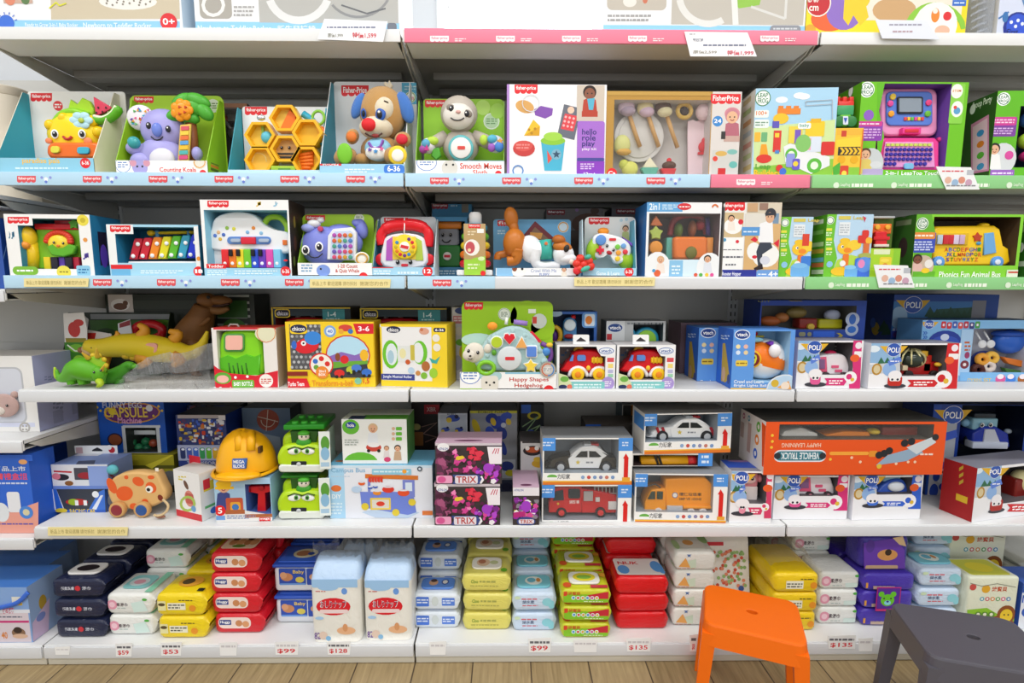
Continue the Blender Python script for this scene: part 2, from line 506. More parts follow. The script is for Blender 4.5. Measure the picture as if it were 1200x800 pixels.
def wall_mat():
    m=bpy.data.materials.new('painted_wall'); m.use_nodes=True; nt=m.node_tree; b=nt.nodes['Principled BSDF']
    b.inputs['Base Color'].default_value=lin('#dde1e6'); b.inputs['Roughness'].default_value=.8
    n=nt.nodes.new('ShaderNodeTexNoise'); n.inputs['Scale'].default_value=90
    bp=nt.nodes.new('ShaderNodeBump'); bp.inputs['Strength'].default_value=.08
    nt.links.new(n.outputs['Fac'],bp.inputs['Height']); nt.links.new(bp.outputs['Normal'],b.inputs['Normal']); return m
WM=wall_mat()
mb=MB(); wz0,wz1,wx0,wx1=1.98,2.75,0.02,0.86
for a,b in (((-4,.62,0),(wx0,.74,3.2)),((wx1,.62,0),(5,.74,3.2)),((wx0,.62,0),(wx1,.74,wz0)),((wx0,.62,wz1),(wx1,.74,3.2))): mb.box(a,b,WM)
struct('wall_back',mb)
# bright window in the back wall above the middle bay
mb=MB()
for a,b in (((wx0,.61,wz0),(wx0+.03,.70,wz1)),((wx1-.03,.61,wz0),(wx1,.70,wz1)),((wx0,.61,wz0),(wx1,.70,wz0+.03)),((wx0,.61,wz1-.03),(wx1,.70,wz1))): mb.box(a,b,'#f0f2f4',.004)
wf=struct('window_1',mb)
em=bpy.data.materials.new('daylight_pane'); em.use_nodes=True
eb=em.node_tree.nodes['Principled BSDF']; eb.inputs['Base Color'].default_value=(1,1,1,1); eb.inputs['Emission Color'].default_value=(1,.99,.97,1); eb.inputs['Emission Strength'].default_value=6
mb=MB(); mb.quad((wx0+.03,.69,wz0+.03),(wx1-.03,.69,wz0+.03),(wx1-.03,.69,wz1-.03),(wx0+.03,.69,wz1-.03),em)
o=mb.build('pane',wf); o['kind']='structure'
mb=MB();
for k in range(26): mb.ell((.075+.004*math.sin(k),.6,1.99+k*.03),.006,'#eceef0',8,6)
o=mb.build('blind_chain',wf); o['kind']='structure'
# skirting board below the back wall is hidden by the shelving; ceiling over the aisle
mb=MB(); mb.box((-4,-6,3.2),(5,.74,3.3),'#f2f2f0'); struct('ceiling',mb)

# ================================================================ shelving
PAINT=M('#e4e5e5',.35)
RAIL=M('#d9dbdf',.22,'gloss')
UNDER_SHADE=M('#94938f',.5)  # darker than the paint: shade below the shelves put into the colour
BACK=M('#cfcec9',.5)
def shelf_board(par,x0,x1,z,lip=.034,rail=None,front=0.0,ybar=True):
    """pressed steel tray: lip, deck, folded return below, two stiffening ribs"""
    mb=MB(); g=.003
    a,b=x0+g,x1-g
    mb.box((a,front+.0015,z-.012),(b,DEPTH,z),PAINT)
    mb.box((a,front,z-lip),(b,front+.006,z+.0002),PAINT,.0015)
    mb.box((a+.01,front+.006,z-lip),(b-.01,front+.11,z-lip+.003),PAINT)
    mb.box((a+.01,front+.108,z-lip),(b-.01,front+.111,z-.012),PAINT)
    if ybar:
        for y in (.26,.40):
            mb.box((a+.05,y,z-lip-.004),(b-.05,y+.045,z-.0145),UNDER_SHADE,.002)
    mb.box((a+.006,front+.113,z-.0145),(b-.006,DEPTH-.001,z-.0122),UNDER_SHADE)  # thin plate added so the rear underside looks shaded
    o=mb.build('shelf',par)
    return o
def rail_on(shelf,x0,x1,z0,z1,col=None,y=-.0045,tilt=0.0):
    mb=MB(); mb.box((x0,y,z0),(x1,-.0003,z1),col or RAIL,.0012)
    return mb.build('price_rail',shelf)
def bracket(par,x,z,lip):
    mb=MB(); t=.0022
    mb.prism([(.02,z-.0150),(DEPTH-.004,z-.0150),(DEPTH-.004,z-lip-.05),(DEPTH-.05,z-lip-.05),(.06,z-lip-.004)],'x',x-t,x+t,M('#c9c7bf',.4))
    return mb.build('bracket',par)
bays={}
BAYL={0: 'far left shelving bay holding the boxed pink bear toy and blue cartons',
        1: 'left white shelving bay with the dinosaurs and the wooden pig on its shelves',
        2: 'middle white shelving bay with the hedgehog toy, toy cars and stacked wipes',
        3: 'right white shelving bay behind the grey stool, with green cartons on two shelves'}
XB={0: (-2.4,-1.2),1: (-1.2,0.0),2: (0.0,1.2),3: (1.2,2.4)}
LIPS={'S1': .034,'S2': .034,'S3': .034,'S4': .033,'S5': .031}
for k,(x0,x1) in XB.items():
    r=bpy.data.objects.new('shelving_bay',None); COL.objects.link(r); r.location=((x0+x1)/2,0,0)
    tag(r,BAYL[k],'shelving','white steel shelving bays'); bays[k]=r
    off=-(x0+x1)/2; a,b=-.6,.6
    mb=MB(); mb.box((a+.002,DEPTH+.002,.0),(b-.002,DEPTH+.022,1.99),BACK)
    for z in (.3,.62,1.0,1.33,1.66): mb.box((a+.02,DEPTH-.001,z),(b-.02,DEPTH+.004,z+.006),BACK)
    mb.build('back_panel',r)
    for u0,u1,sx in ((a+.0005,a+.02,a+.006),(b-.02,b-.0005,b-.010)):
        mb=MB(); mb.box((u0,DEPTH-.006,.001),(u1,DEPTH+.0015,1.99),PAINT,.001)
        for i in range(60): mb.box((sx,DEPTH-.0068,.12+i*.031),(sx+.004,DEPTH-.0055,.136+i*.031),'#4a4844')
        mb.build('upright',r)
    rows=[('S1',ZD['S1']),('S2',ZD['S2']),('S3',ZD['S3']),('S4',ZD['S4']),('S5',ZD['S5'])]
    if k==0: rows=[('S2',1.50),('S3',1.222),('S4',.754),('S5',.435)]
    for nm,z in rows:
        lp=.034; s=shelf_board(r,a,b,z,lp)
        s['row']=nm
        for x in (a+.006,b-.006): bracket(s,x,z,lp)
        if nm in ('S4','S5') or (nm=='S3' and k==2) or k==0: rail_on(s,a+.004,b-.004,z-lp-.004,z-.004)
        s.name='shelf'
    z=ZD['B']
    mb=MB(); mb.box((a+.003,-.0125,z-.012),(b-.003,DEPTH,z),PAINT); mb.box((a+.003,-.014,z-.045),(b-.003,-.009,z+.0002),PAINT,.0015)
    mb.build('base_deck',r)
    mb=MB(); mb.box((a+.003,-.006,.001),(b-.003,.012,z-.045),M('#d6d1c2',.5),.001); mb.build('kick_plate',r)
    mb=MB(); mb.box((a+.004,-.019,z-.043),(b-.004,-.0143,z-.004),RAIL,.0012); mb.build('price_rail',r)

# ================================================================ lighting
def area(name,loc,size,sy,power,rot=(0,0,0),col=(1,1,1)):
    l=bpy.data.lights.new(name,'AREA'); l.shape='RECTANGLE'; l.size=size; l.size_y=sy; l.energy=power; l.color=col
    o=bpy.data.objects.new(name,l); COL.objects.link(o); o.location=loc; o.rotation_euler=rot
    return o
for x in (-1.7,.3,2.3):
    area('unseen_ceiling_light',(x,-1.0,3.15),1.3,.3,26)
    area('unseen_ceiling_light',(x,-2.6,3.15),1.3,.3,26)
    area('unseen_ceiling_light',(x,-4.4,3.15),1.3,.3,26)  # unseen row added to light the box fronts at a shallower angle
w=bpy.data.worlds.new('world'); SC.world=w; w.use_nodes=True
w.node_tree.nodes['Background'].inputs['Color'].default_value=(.95,.98,1,1)
w.node_tree.nodes['Background'].inputs['Strength'].default_value=1.0
SC.view_settings.view_transform='Standard'; SC.view_settings.look='None'; SC.view_settings.gamma=1; SC.view_settings.exposure=-0.34
# ------------------------------------------------ display cartons with a low tray and a tall back card
def WD(name,label,cat,row,xl,xr,yt,ytop,d,yf=.02,rz=0.0,front='#a9d9ee',back='#eef0f0',ins='#2f9fb5',out='#e9ece6',group=None,rad=0.01,wing=True,lw=.02,cardx=None,yb=None):
    """xl,xr,yt: the tray front in the picture; ytop: top of the back card"""
    o,w,h=place(row,xl,xr,yt,yf,yb,math.radians(rz))
    t=T(name,label,cat,o,math.radians(rz),group,(w,d,h)); mb=t.mb
    xm=(xl+xr)/2; H=t.P(xm,ytop,d-.002).z; t.H=H
    w2=w/2; f=.003
    mb.box((-w2,0,0),(w2,.0025,h),front)                                   # tray front
    mb.box((-w2,0,0),(w2,d,.0025),front)                                   # floor
    c0,c1=(-w2,w2) if cardx is None else (t.P(cardx[0],ytop,d).x,t.P(cardx[1],ytop,d).x)
    t.c0,t.c1=c0,c1
    mb.prism(rr_pts(c0,0,c1,H,rad),'y',d-.003,d,back)
    if wing:
        for sx,inner in ((-w2,1),(w2,-1)):
            poly=[(0.001,.0025),(d-.003,.0025),(d-.003,H-rad),(d-.003-lw,H-rad),(0.001,h)]
            a=[(sx,p,q) for p,q in poly]; b=[(sx+inner*.0022,p,q) for p,q in poly]; n=len(poly)
            mb.add(a,[tuple(range(n))],out); mb.add(b,[tuple(range(n))],ins)
            mb.add(a+b,[(i,(i+1)%n,n+(i+1)%n,n+i) for i in range(n)],out)
    gf=t.on().clip()
    gb=G(t,mb,d-.003); gb.lim=(c0,c1,.003,H)
    return t,gf,gb

def toy(t,name='toy',label=None,parent=None):
    e=t.part(name,MB(),label,parent); return e,e['mb']
def eyes(t,mb,pts,r,dy,white=True,pup='#1c1c22',wc='#ffffff'):
    for x,y in pts:
        if white: pell(t,mb,x,y,r*1.5,r*1.8,dy,.003,wc)
        pell(t,mb,x,y,r,r*1.2,dy-.0025,.0022,pup)
        pell(t,mb,x-r*.3,y-r*.45,r*.3,r*.3,dy-.0045,.001,'#ffffff')
def smile(t,mb,x,y,w,h,dy,c='#2a2a30',r=.7):
    ptube(t,mb,[(x-w,y-h,dy),(x-w*.5,y-h*.2,dy),(x,y,dy),(x+w*.5,y-h*.2,dy),(x+w,y-h,dy)],r,c,6)
RED,BLU,YEL,GRN,ORG,PUR,PNK='#e2262c','#2d6fd0','#f8cf1d','#7ac524','#f2791f','#7a43b5','#ef5fa0'
BOXG='boxed toys on the upper shelves'
# ============================================================ second shelf (plush and baby toys)
R='S2'
# pineapple
t,f,b=WD('toy_box','pale blue tray box with yellow pineapple toy and watermelon slice','toy box',R,-4,110,185,107,.13,.02,front='#8fcbe3',back='#f0efec',ins='#35a3b8',out='#e6dfca',cardx=(33,147))
b.brand(36,109,61,119); b.badge(68,124,6,'#e0393d'); b.words(64,121,72,127,2,'#ffffff')
f.text('paradise pals',26,185,70,193,'#f2c24a'); f.badge(100,191,6,RED,'6-36'); f.words(18,195,80,199,1,'#d8eef8')
s=side(t,'r'); s.disc(132,160,7,'#2b2f4a'); s.disc(130,182,6,ORG,9); s.disc(129,172,5,GRN); s.disc(136,190,4,'#d8573c')
e,m=toy(t,'pineapple_toy')
pell(t,m,88,158,33,27,.085,.03,M('#f6d922',.25)); pprism(t,m,rr_pts(54,166,117,186,8),.05,.11,M('#f5742a',.25),.008)
for x,y in ((60,147),(76,139),(108,142),(116,155)): pell(t,m,x,y,7,7,.075,.015,M('#f3cb16',.25))
eyes(t,m,[(64,157),(96,157)],3,.056); smile(t,m,79,163,5,3,.054,'#c23b35',1.6)
pell(t,m,103,165,5,4,.058,.004,'#f08a5d'); pell(t,m,57,165,4,3.5,.062,.004,'#f08a5d')
pprism(t,m,rr_pts(59,171,69,179,3),.044,.05,'#e8e04a',.001); pprism(t,m,rr_pts(90,172,104,180,3),.044,.05,'#45b4cf',.001)
e2,m=toy(t,'leaf',None,e)
pprism(t,m,[(78,132),(82,116),(90,122),(96,114),(104,118),(110,128),(108,140),(80,140)],.085,.10,M('#a9d82c',.35),.004)
ptube(t,m,[(p[0],p[1],.08) for p in spline([(64,146),(74,134),(88,131),(104,136)])],4.5,M('#8fd02a',.35))
e2,m=toy(t,'flower',None,e)
for k in range(6): pell(t,m,95+8*math.cos(k*PI/3),141+6*math.sin(k*PI/3),6,4.5,.062,.005,'#b9e2ee')
pell(t,m,95,141,3.5,3,.056,.004,'#b5cc4e')
e2,m=toy(t,'watermelon_slice',None,e)
pprism(t,m,[(109,113),(112,136),(131,126)],.07,.085,M('#d9455f',.3),.003)
ptube(t,m,[(p[0],p[1],.078) for p in spline([(109,139),(121,141),(133,135),(140,125)])],[3,5,5.5,5.5,5.5,5.5,5.5,5.5,5.5,5.5,5.5,5.5,5.5,5.5,5.5,5.5,5.5,4,3][:19],M('#63b52c',.3))
ptube(t,m,[(p[0],p[1],.07) for p in spline([(110,136),(121,137.5),(131,132),(136,124)])],2,'#f0eed8')
for x,y in ((115,126),(120,131),(113,132),(124,126)): pell(t,m,x,y,.9,1.4,.068,.002,'#3a1e24')
t.done()

# koala
t,f,b=WD('toy_box','green card box with lavender koala toy beside a palm tree','toy box',R,136,243,188,112,.11,.018,front='#f6f6f4',back='#a9d32f',ins='#9ccc2a',out='#93c824',rad=.02,cardx=(152,262))
f.text('Counting Koala',187,196,230,203,'#d8322f'); f.disc(144,193,9,'#4b7fc8'); f.disc(144,193,8.3,'#ffffff'); f.words(138,189,150,197,3,'#6d8fc9')
f.disc(164,196,9,'#a9a4dd'); f.disc(156,191,4,'#d79bb0'); f.disc(172,191,4,'#d79bb0'); f.disc(161,195,1.2,'#222'); f.disc(167,195,1.2,'#222'); f.disc(234,190,8,'#e6e3d6'); f.ring(234,190,6.5,'#e2a23c',1.2); f.disc(238,203,4,RED)
b.brand(157,113,180,121); b.disc(250,124,8,'#dfe8d0'); b.words(245,120,255,128,3,'#6e8a50')
s=side(t,'r')
for x,y in ((251,165),(256,177),(248,183)): s.disc(x,y,5,'#dbe5c8',6)
for k in range(4): s.rect(247,186+k*4,256,189+k*4,['#7f8f3a','#6d7b30','#d8842c','#567228'][k])
e,m=toy(t,'koala_toy'); LV=M('#a7a3e0',.4)
pell(t,m,192,152,27,24,.06,.035,LV); pell(t,m,190,183,27,22,.055,.035,LV); pell(t,m,190,186,15,13,.03,.016,'#e3e2ea')
pell(t,m,165,138,16.5,15,.065,.014,'#ece9ee')
Rr=random.Random(3)
for k in range(26):
    a=Rr.random()*6.28; q=13*math.sqrt(Rr.random())
    pprism(t,m,[(165+q*math.cos(a)+1.8*math.cos(z+a),138+q*.9*math.sin(a)+1.8*math.sin(z+a)) for z in (0,2.1,4.2)],.0495,.052,Rr.choice([RED,'#37a7c9','#f0a62c','#7f5fc0','#58b45c','#e25a92']))
pell(t,m,184,152,6,8,.026,.01,M('#6f86dc',.25)); eyes(t,m,[(174,147),(197,151)],3.2,.029,False); smile(t,m,184,164,7,4,.03)
pell(t,m,158,174,10,8,.04,.018,LV); pell(t,m,157,167,7,7,.024,.014,M('#3fa5a9',.2)); pell(t,m,166,189,13,10,.035,.02,LV); pell(t,m,231,180,6,8,.04,.015,LV)
ptube(t,m,[(160,178,.045),(172,174,.05)],7,LV)
e2,m=toy(t,'palm_tree',None,e)
ptube(t,m,[(226,190,.05),(226,165,.05),(224,145,.05)],[7,6,6],M('#8a4f2c',.5)); pprism(t,m,[(211,146),(223,145),(221,189),(208,189)],.022,.03,'#e8c35a',.002)
for k,c in enumerate(['#d9576a','#f0d04a','#e8743b','#5fa3dd','#f1c338','#53b9b5','#d94f86']): pprism(t,m,[(212-k*.4,148+k*5.7),(221-k*.25,147.5+k*5.7),(221-k*.25,152+k*5.7),(212-k*.4,152.5+k*5.7)],.019,.022,c)
for x,y,rx,ry,a in ((214,119,14,8,-30),(232,118,15,8,20),(240,131,12,8,50),(222,138,12,7,10),(205,136,10,7,-20),(228,126,14,10,0)): pell(t,m,x,y,rx,ry,.045,.018,M('#4fae37',.4),a)
e2,m=toy(t,'flower',None,e)
for k in range(7): pell(t,m,213+8*math.cos(k*.9),129+8*math.sin(k*.9),5.5,5.5,.026,.007,M('#f29a1c',.3))
pell(t,m,213,129,9,9,.022,.006,M('#f29a1c',.3))
for x,y in ((210,125),(216,131),(210,133),(217,125)): pprism(t,m,el_pts(x,y,2.4,2.0,3),.0145,.0165,'#c9461f')
t.done()

# dark windowed box behind
t,g=BX('toy_box','brown topped box with silver plastic toy, half hidden behind the koala box','toy box',R,252,292,121,.12,.2,fc='#4a3d36',sc='#3b302b',tc='#6a4a38',win=(255,128,289,196),inner='#54504e')
g.rect(252,121,292,126,'#8c5d3e'); e,m=toy(t,'spoon_toy'); pell(t,m,276,156,9,7,.04,.012,M('#c9ccd2',.2,'metal')); ptube(t,m,[(262,140,.04),(270,150,.04),(280,168,.04),(284,185,.04)],2,M('#c9ccd2',.2,'metal')); pell(t,m,263,140,4,7,.05,.01,'#b33a36'); pbox(t,m,266,130,286,142,.05,.07,'#8a8580',.002)
window(t); t.done()

# honeycomb
t,f,b=WD('toy_box','card box with yellow honeycomb toy showing a sleepy bee face','toy box',R,267,375,199,125,.10,.02,front='#bfe3f1',back='#eceef0',ins='#2d98ac',out='#2d98ac',cardx=(284,387))
b.brand(287,125,313,135)
e,m=toy(t,'honeycomb_toy'); YH=M('#f2b616',.3); YH2=M('#eab71f',.35)
def hexa(x,y,r): return [(x+r*math.cos(math.radians(60*k+0)),y+r*.96*math.sin(math.radians(60*k))) for k in range(6)]
for x,y,c in ((333,138,'#f7d65a'),(304,158,'#f5cf4b'),(360,155,'#f3c22e'),(334,174,'#d9ab6a'),(304,187,'#f3c84b'),(358.5,187,'#f3c530')):
    o,i=hexa(x,y,18.3),hexa(x,y,14.6)
    po=[t.P(*p,.02) for p in o]; pi=[t.P(*p,.02) for p in i]
    vs=[(p.x,q,p.z) for q in (.02,.055) for p in po]+[(p.x,q,p.z) for q in (.02,.055) for p in pi]
    fs=[]
    for k in range(6):
        n=(k+1)%6
        fs+=[(k,n,12+n,12+k),(k,n,6+n,6+k),(12+k,12+n,18+n,18+k)]
    m.add(vs,fs,YH); pprism(t,m,hexa(x,y,16),.042,.055,c)
e2,m=toy(t,'bee_face',None,e)
for k in range(3): pbox(t,m,321+k,179+k*4,347-k,181+k*4,.039,.042,'#33302c')
eyes(t,m,[(330,173),(339,173)],1.6,.04,False)
e2,m=toy(t,'rattle_pieces',None,e)
pell(t,m,313,161,7,7,.036,.012,M('#5fbcd0',.25)); pbox(t,m,306,146,309,158,.036,.042,'#9bbf4a',.001)
pprism(t,m,[(327,153),(339,128),(346,135),(346,148),(340,153)],.034,.042,ORG,.002)
for k in range(5): ptube(t,m,[(350+k,182+k*3.6,.036),(367-(k>3)*3,179+k*4.4,.036)],2.2,ORG,6)
ptube(t,m,[(p[0],p[1],.045) for p in spline([(296,190),(300,180),(310,182),(313,190)])],1.5,'#f7e08a')
ptube(t,m,[(p[0],p[1],.05) for p in el_pts(373,138,7,8,14)],1.8,M('#86c440',.3),6,True)
pell(t,m,306,138,5,3.5,.05,.006,M('#cfd5db',.2,'metal')); ptube(t,m,[(355,133,.05),(366,141,.055),(374,152,.055),(377,170,.055)],4,M('#39a2bd',.3)); pell(t,m,378,158,4,10,.05,.01,M('#e3702a',.3)); pbox(t,m,317,194,346,201,.02,.04,'#a5c93a',.003); pbox(t,m,326,197,340,201,.017,.02,'#5f9a3e')
t.done()

# puppy
t,f,b=WD('toy_box','blue tray box with tan plush puppy toy with blue ears and red nose','toy box',R,375,474,192,96,.15,.012,front='#9fd0ea',back='#e7ebee',ins='#2d8fa6',out='#f0f2f2',cardx=(391,488),lw=.025)
b.brand(400,100,432,113,'Fisher-Price'); b.rect(471,97,490,122,'#59b4d6'); b.words(474,100,488,106,2,'#d3edf5'); b.disc(481,114,7,'#f4f4ec'); b.ring(481,114,5.6,'#7ab648',1); b.text('fun',478,112,485,117,'#d2475e')
f.rect(375,189,400,194,RED); f.text('IMACHEZ',378,190,397,194,'#ffffff'); f.words(404,197,440,203,2,'#e8f6fb'); f.rect(450,193,474,204,'#3f7fd8',4); f.text('6-36',454,194,469,201,'#ffffff')
s=side(t,'l')
e,m=toy(t,'plush_puppy'); TAN=M('#c99a5c',.9,'plush'); CR_=M('#f0e3c8',.9,'plush'); BL=M('#4d83d6',.9,'plush')
pell(t,m,449,133,28,31,.075,.055,TAN,0,28,18); pell(t,m,441,150,20,13,.045,.04,CR_,0,24,14); pell(t,m,450,128,12,14,.036,.024,CR_,12)
pell(t,m,446,178,24,20,.07,.045,TAN); pell(t,m,443,176,15,13,.034,.02,CR_)
for x,y,rx,ry,a in ((413,160,7,9,30),(472,164,10,9,-20)): pell(t,m,x,y,rx,ry,.035,.025,TAN,a)
pell(t,m,405,184,14,11,.035,.03,TAN,-20); pell(t,m,425,188,10,8,.05,.03,TAN); pell(t,m,463,183,14,11,.03,.03,TAN)
pprism(t,m,[(453,103),(449,98),(451,95),(455,98),(456,93),(460,100),(458,104)],.07,.08,CR_,.003)
e2,m=toy(t,'ear','blue plush ear',e); pell(t,m,420,124,7,16,.055,.012,BL,24);
e2,m=toy(t,'ear','blue plush ear',e); pell(t,m,475,126,9,19,.055,.014,BL,-20)
e2,m=toy(t,'nose','red plush nose',e); pell(t,m,432,146,8.5,7.5,.008,.014,M('#e3262e',.6))
m=e['mb']; pell(t,m,446,134,6,7.5,.016,.006,'#2f5fb8',10); pell(t,m,445,134,3.6,5,.0125,.004,'#15151a'); pell(t,m,444,131,1.4,1.4,.009,.002,'#fff'); pell(t,m,426,133,3.2,6,.024,.006,'#2f5fb8'); pell(t,m,426,133,2,3.8,.0195,.004,'#15151a')
smile(t,m,438,160,10,4,.012,'#4a2a22',1.0); pell(t,m,440,159,5,2.4,.012,.003,'#8a2f2a'); ptube(t,m,[(450,118,.014),(455,120,.016)],.7,'#3a2a22')
e2,m=toy(t,'shirt','pale blue shirt with purple collar',e); pell(t,m,443,174,16,12,.03,.02,'#8fc6e0'); pell(t,m,441,179,13,9,.022,.016,'#f3f1ec'); ptube(t,m,[(p[0],p[1],.012) for p in spline([(432,167),(437,173),(445,172),(449,164)])],1.6,'#8a55b8',6)
for x,y,c in ((433,175,'#6a4fb0'),(440,177,'#3f8fcf'),(447,174,'#e0609a')): pprism(t,m,star_pts(x,y,3),.0035,.006,c)
for lab,x,y,rx,ry,dy,c in (('green paw patch',404,180,9,12,.006,'#7ac531'),('red paw patch',471,163,7,6,.01,'#d8283c'),('yellow paw patch',466,182,11,11,.004,'#f2cf35'),('orange paw patch',412,160,6,6,.012,'#e07a35')):
    e2,m=toy(t,'paw_patch',lab,e); pell(t,m,x,y,rx,ry,dy,.008,M(c,.6))
    if x==466: pell(t,m,466,182,7,7,-.003,.004,'#f5f1e6')
t.done()

# sloth
t,f,b=WD('toy_box','green card box with grey sloth toy holding letter and number paws','toy box',R,487,591,188,116,.10,.018,front='#f5f5f4',back='#93c932',ins='#7fb82c',out='#86bf2b',rad=.012,cardx=(496,590))
b.brand(498,117,522,126); b.disc(576,142,10,'#b9d7b0'); b.ring(576,142,9,'#e9f2e4',1); b.words(570,138,582,146,3,'#6d9a62'); b.disc(566,126,9,'#b3dc6a'); b.disc(583,130,9,'#a6d557')
f.text('Smooth Moves',539,191,588,198,'#d6402f'); f.text('Sloth',554,199,571,205,'#d6402f'); f.disc(500,190,12,'#3f78c5',10); f.disc(500,190,11.2,'#ffffff',9.2); f.words(492,186,508,194,3,'#6d8fc9')
f.disc(527,197,9.5,'#d9d5cc',9); f.disc(523,193,1.3,'#222'); f.disc(531,193,1.3,'#222'); f.disc(584,204,4,RED); f.rect(531,187,591,188.6,'#8cc9dd')
e,m=toy(t,'sloth_toy'); GY=M('#b9b0a4',.5)
pell(t,m,538,134,22,21,.04,.04,GY,0,24,14); pell(t,m,537,136,18,15,.016,.026,'#e6e1d8',0,24,14); pell(t,m,540,172,22,20,.05,.034,GY)
pell(t,m,529,127,6,4.5,.0,.007,'#8d847a',25); pell(t,m,547,133,6.5,4.5,.0,.007,'#8d847a',15); eyes(t,m,[(529,127),(547,133)],3,-.004,False); pell(t,m,537,131,3,2,-.01,.004,'#d9a9a2'); smile(t,m,536,141,8,3,-.008)
ptube(t,m,[(522,160,.05),(512,166,.04),(504,170,.035)],8,GY); ptube(t,m,[(556,160,.05),(566,164,.04),(574,168,.035)],8,GY); pprism(t,m,[(533,116),(538,111),(541,115),(545,112),(546,118)],.03,.04,GY,.002)
e2,m=toy(t,'belly_light','round white belly button light with teal rim',e); pcyl(t,m,540,173,15,.012,.024,M('#5fb5ba',.3)); pcyl(t,m,540,173,12,.008,.014,M('#eceae6',.25)); pprism(t,m,rr_pts(536,171,545,175,1),.0065,.0078,'#d84a42')
e2,m=toy(t,'paw','paw patterned with letters',e); pell(t,m,502,171,9,9,.03,.02,M('#e8e4ea',.35)); pell(t,m,507,165,7,5,.018,.01,'#b8d94a'); pell(t,m,496,175,5,5,.016,.01,'#a04a9a'); pell(t,m,499,168,5,5,.012,.008,'#5aa6c9'); pprism(t,m,[(497,176),(500,169),(503,176)],.005,.009,'#c3358a'); pprism(t,m,[(507,174),(514,172),(517,182),(511,188),(505,182)],.02,.035,'#52a534',.004)
e2,m=toy(t,'paw','paw patterned with numbers',e); pell(t,m,581,169,10,10,.03,.02,M('#dfe6ee',.35)); pell(t,m,577,163,6,5,.014,.01,'#58b2cf'); pell(t,m,585,172,5.5,6,.012,.01,'#4a86d0'); pell(t,m,576,173,4.5,5,.012,.008,'#9a5bb8'); pell(t,m,567,164,5,6,.02,.01,'#b8d94a'); pprism(t,m,star_pts(586,165,4),.006,.01,'#e2a03c')
t.done()

# hello role play box
t,g=BX('toy_box','white and lilac closed box printed with toy phone, cheese and drink cup','toy box',R,594,710,99,.12,.012,fc='#f4f4f6',sc='#a77cc4',tc='#e5dcea')
g.rect(594,98,597,206,'#b188cf'); g.brand(603,99,630,110); g.disc(615,125,11,'#d9a55f',7,-15); g.poly([(626,128),(634,124),(648,127),(647,135),(639,139),(627,135)],'#8451b0'); g.poly([(614,159),(625,140),(633,148),(632,159)],'#edc12f'); g.poly([(614,159),(632,148),(632,159)],'#d9a21f')
for x,y in ((620,152),(627,151),(623,156)): g.disc(x,y,1.6,'#b9851a')
g.poly([(661,122),(681,127),(673,164),(653,159)],'#6a6f7c'); g.poly([(662,133),(677,136),(672,154),(657,151)],'#e04850'); g.disc(669,129,4,'#f0c8b0')
for i in range(3):
    for j in range(3): g.disc(663+i*4.6-j*1.2,137+j*5+i,1.4,'#f3b9bc')
g.disc(614,174,13,'#c9413f',9); g.disc(613,171,11,'#d95650',6); g.words(605,168,622,175,2,'#e9918c')
g.poly([(634,165),(662,165),(658,200),(638,200)],'#4bb3d2'); g.disc(648,165,14.5,'#8fc83c',5); g.disc(648,160,11,'#a5d64e',5); g.poly([(641,176),(647,186),(642,192)],'#e0584a'); g.disc(652,181,6,'#7fb2c9'); g.star(652,181,5,'#35526b')
g.rect(676,100,708,142,'#cfc2b4'); g.kid(691,101,36,'#b8432f','#2c1d18','#8a5640','#b8432f'); g.poly([(688,116),(697,115),(695,129),(690,129)],'#5bb2cf')
g.rect(676,142,708,206,'#a86fd0',3);
for k,w in enumerate(['hello','role','play']): g.text(w,682,151+k*7,699-k,158+k*7+(k==2)*1.5,'#35307a')
g.text('play kit',682,173,699,177,'#efe6f6'); g.rect(676,185,708,189,'#4a4a9a',1.5); g.rect(676,189,708,206,'#8e3fc0'); g.words(680,191,696,199,3,'#e2cdf0'); g.text('12m+',684,202,698,206,'#ffffff'); g.ring(607,200,6,'#4f86c6',1.5); g.ring(622,121,10,'#d9dde2',1)
t.done()

# wooden dessert set
t,g=BX('toy_box','brown framed window box of toy ice creams and cupcakes with a red headed photo panel','toy box',R,710,867,107,.11,.014,fc='#b98d3e',sc='#9a7432',tc='#a8803c',win=(719,117,832,205),inner='#cfcac6',rd=.075)
g.rect(833,107,868,209,'#dcd6d2'); g.brand(833,110,868,122,'FisherPrice'); g.badge(841,142,6,'#3c8ad0','24')
g.disc(858,133,9,'#d58a98',7); g.kid(858,128,38,'#b76a7a','#c98290','#e6b692','#c6a49a'); g.rect(834,176,867,206,'#cfcfcb'); g.disc(845,180,7,'#d9b25f',3); g.disc(858,178,6,'#7fbcb4',3); g.rect(841,197,850,206,'#cc2f30'); g.disc(859,193,5,'#6ab9b2',4); g.rect(845,154,850,163,'#333'); g.disc(838,186,3,'#e0483c')
g.rect(712,107,833,112,'#c39a4a'); g.badge(717,203,6,RED,'Ca')
e,m=toy(t,'ice_cream_toys')
for x,y,a,b_ in ((734,126,'#e6cfe3','#b7a3b8'),(756,127,'#e8dba4','#d6b9cf'),(777,127,'#5c3d2e','#e5dcb0')):
    pell(t,m,x,y,10,9,.04,.018,M(a,.5)); pell(t,m,x+2,y+4,9,6,.034,.016,M(b_,.5))
for x,y in ((741,137),(763,137),(785,138)): ptube(t,m,[(x-4,y-4,.04),(x+3,y+18,.035),(x+9,y+35,.035)],2.6,M('#c79a5e',.5))
ptube(t,m,[(p[0],p[1],.035) for p in el_pts(802,130,8,8,14)],2.6,M('#d9b24a',.4),8,True); pell(t,m,802,130,5,6,.045,.008,'#3f2417'); pell(t,m,824,131,9,10,.04,.018,M('#ecd0d6',.5))
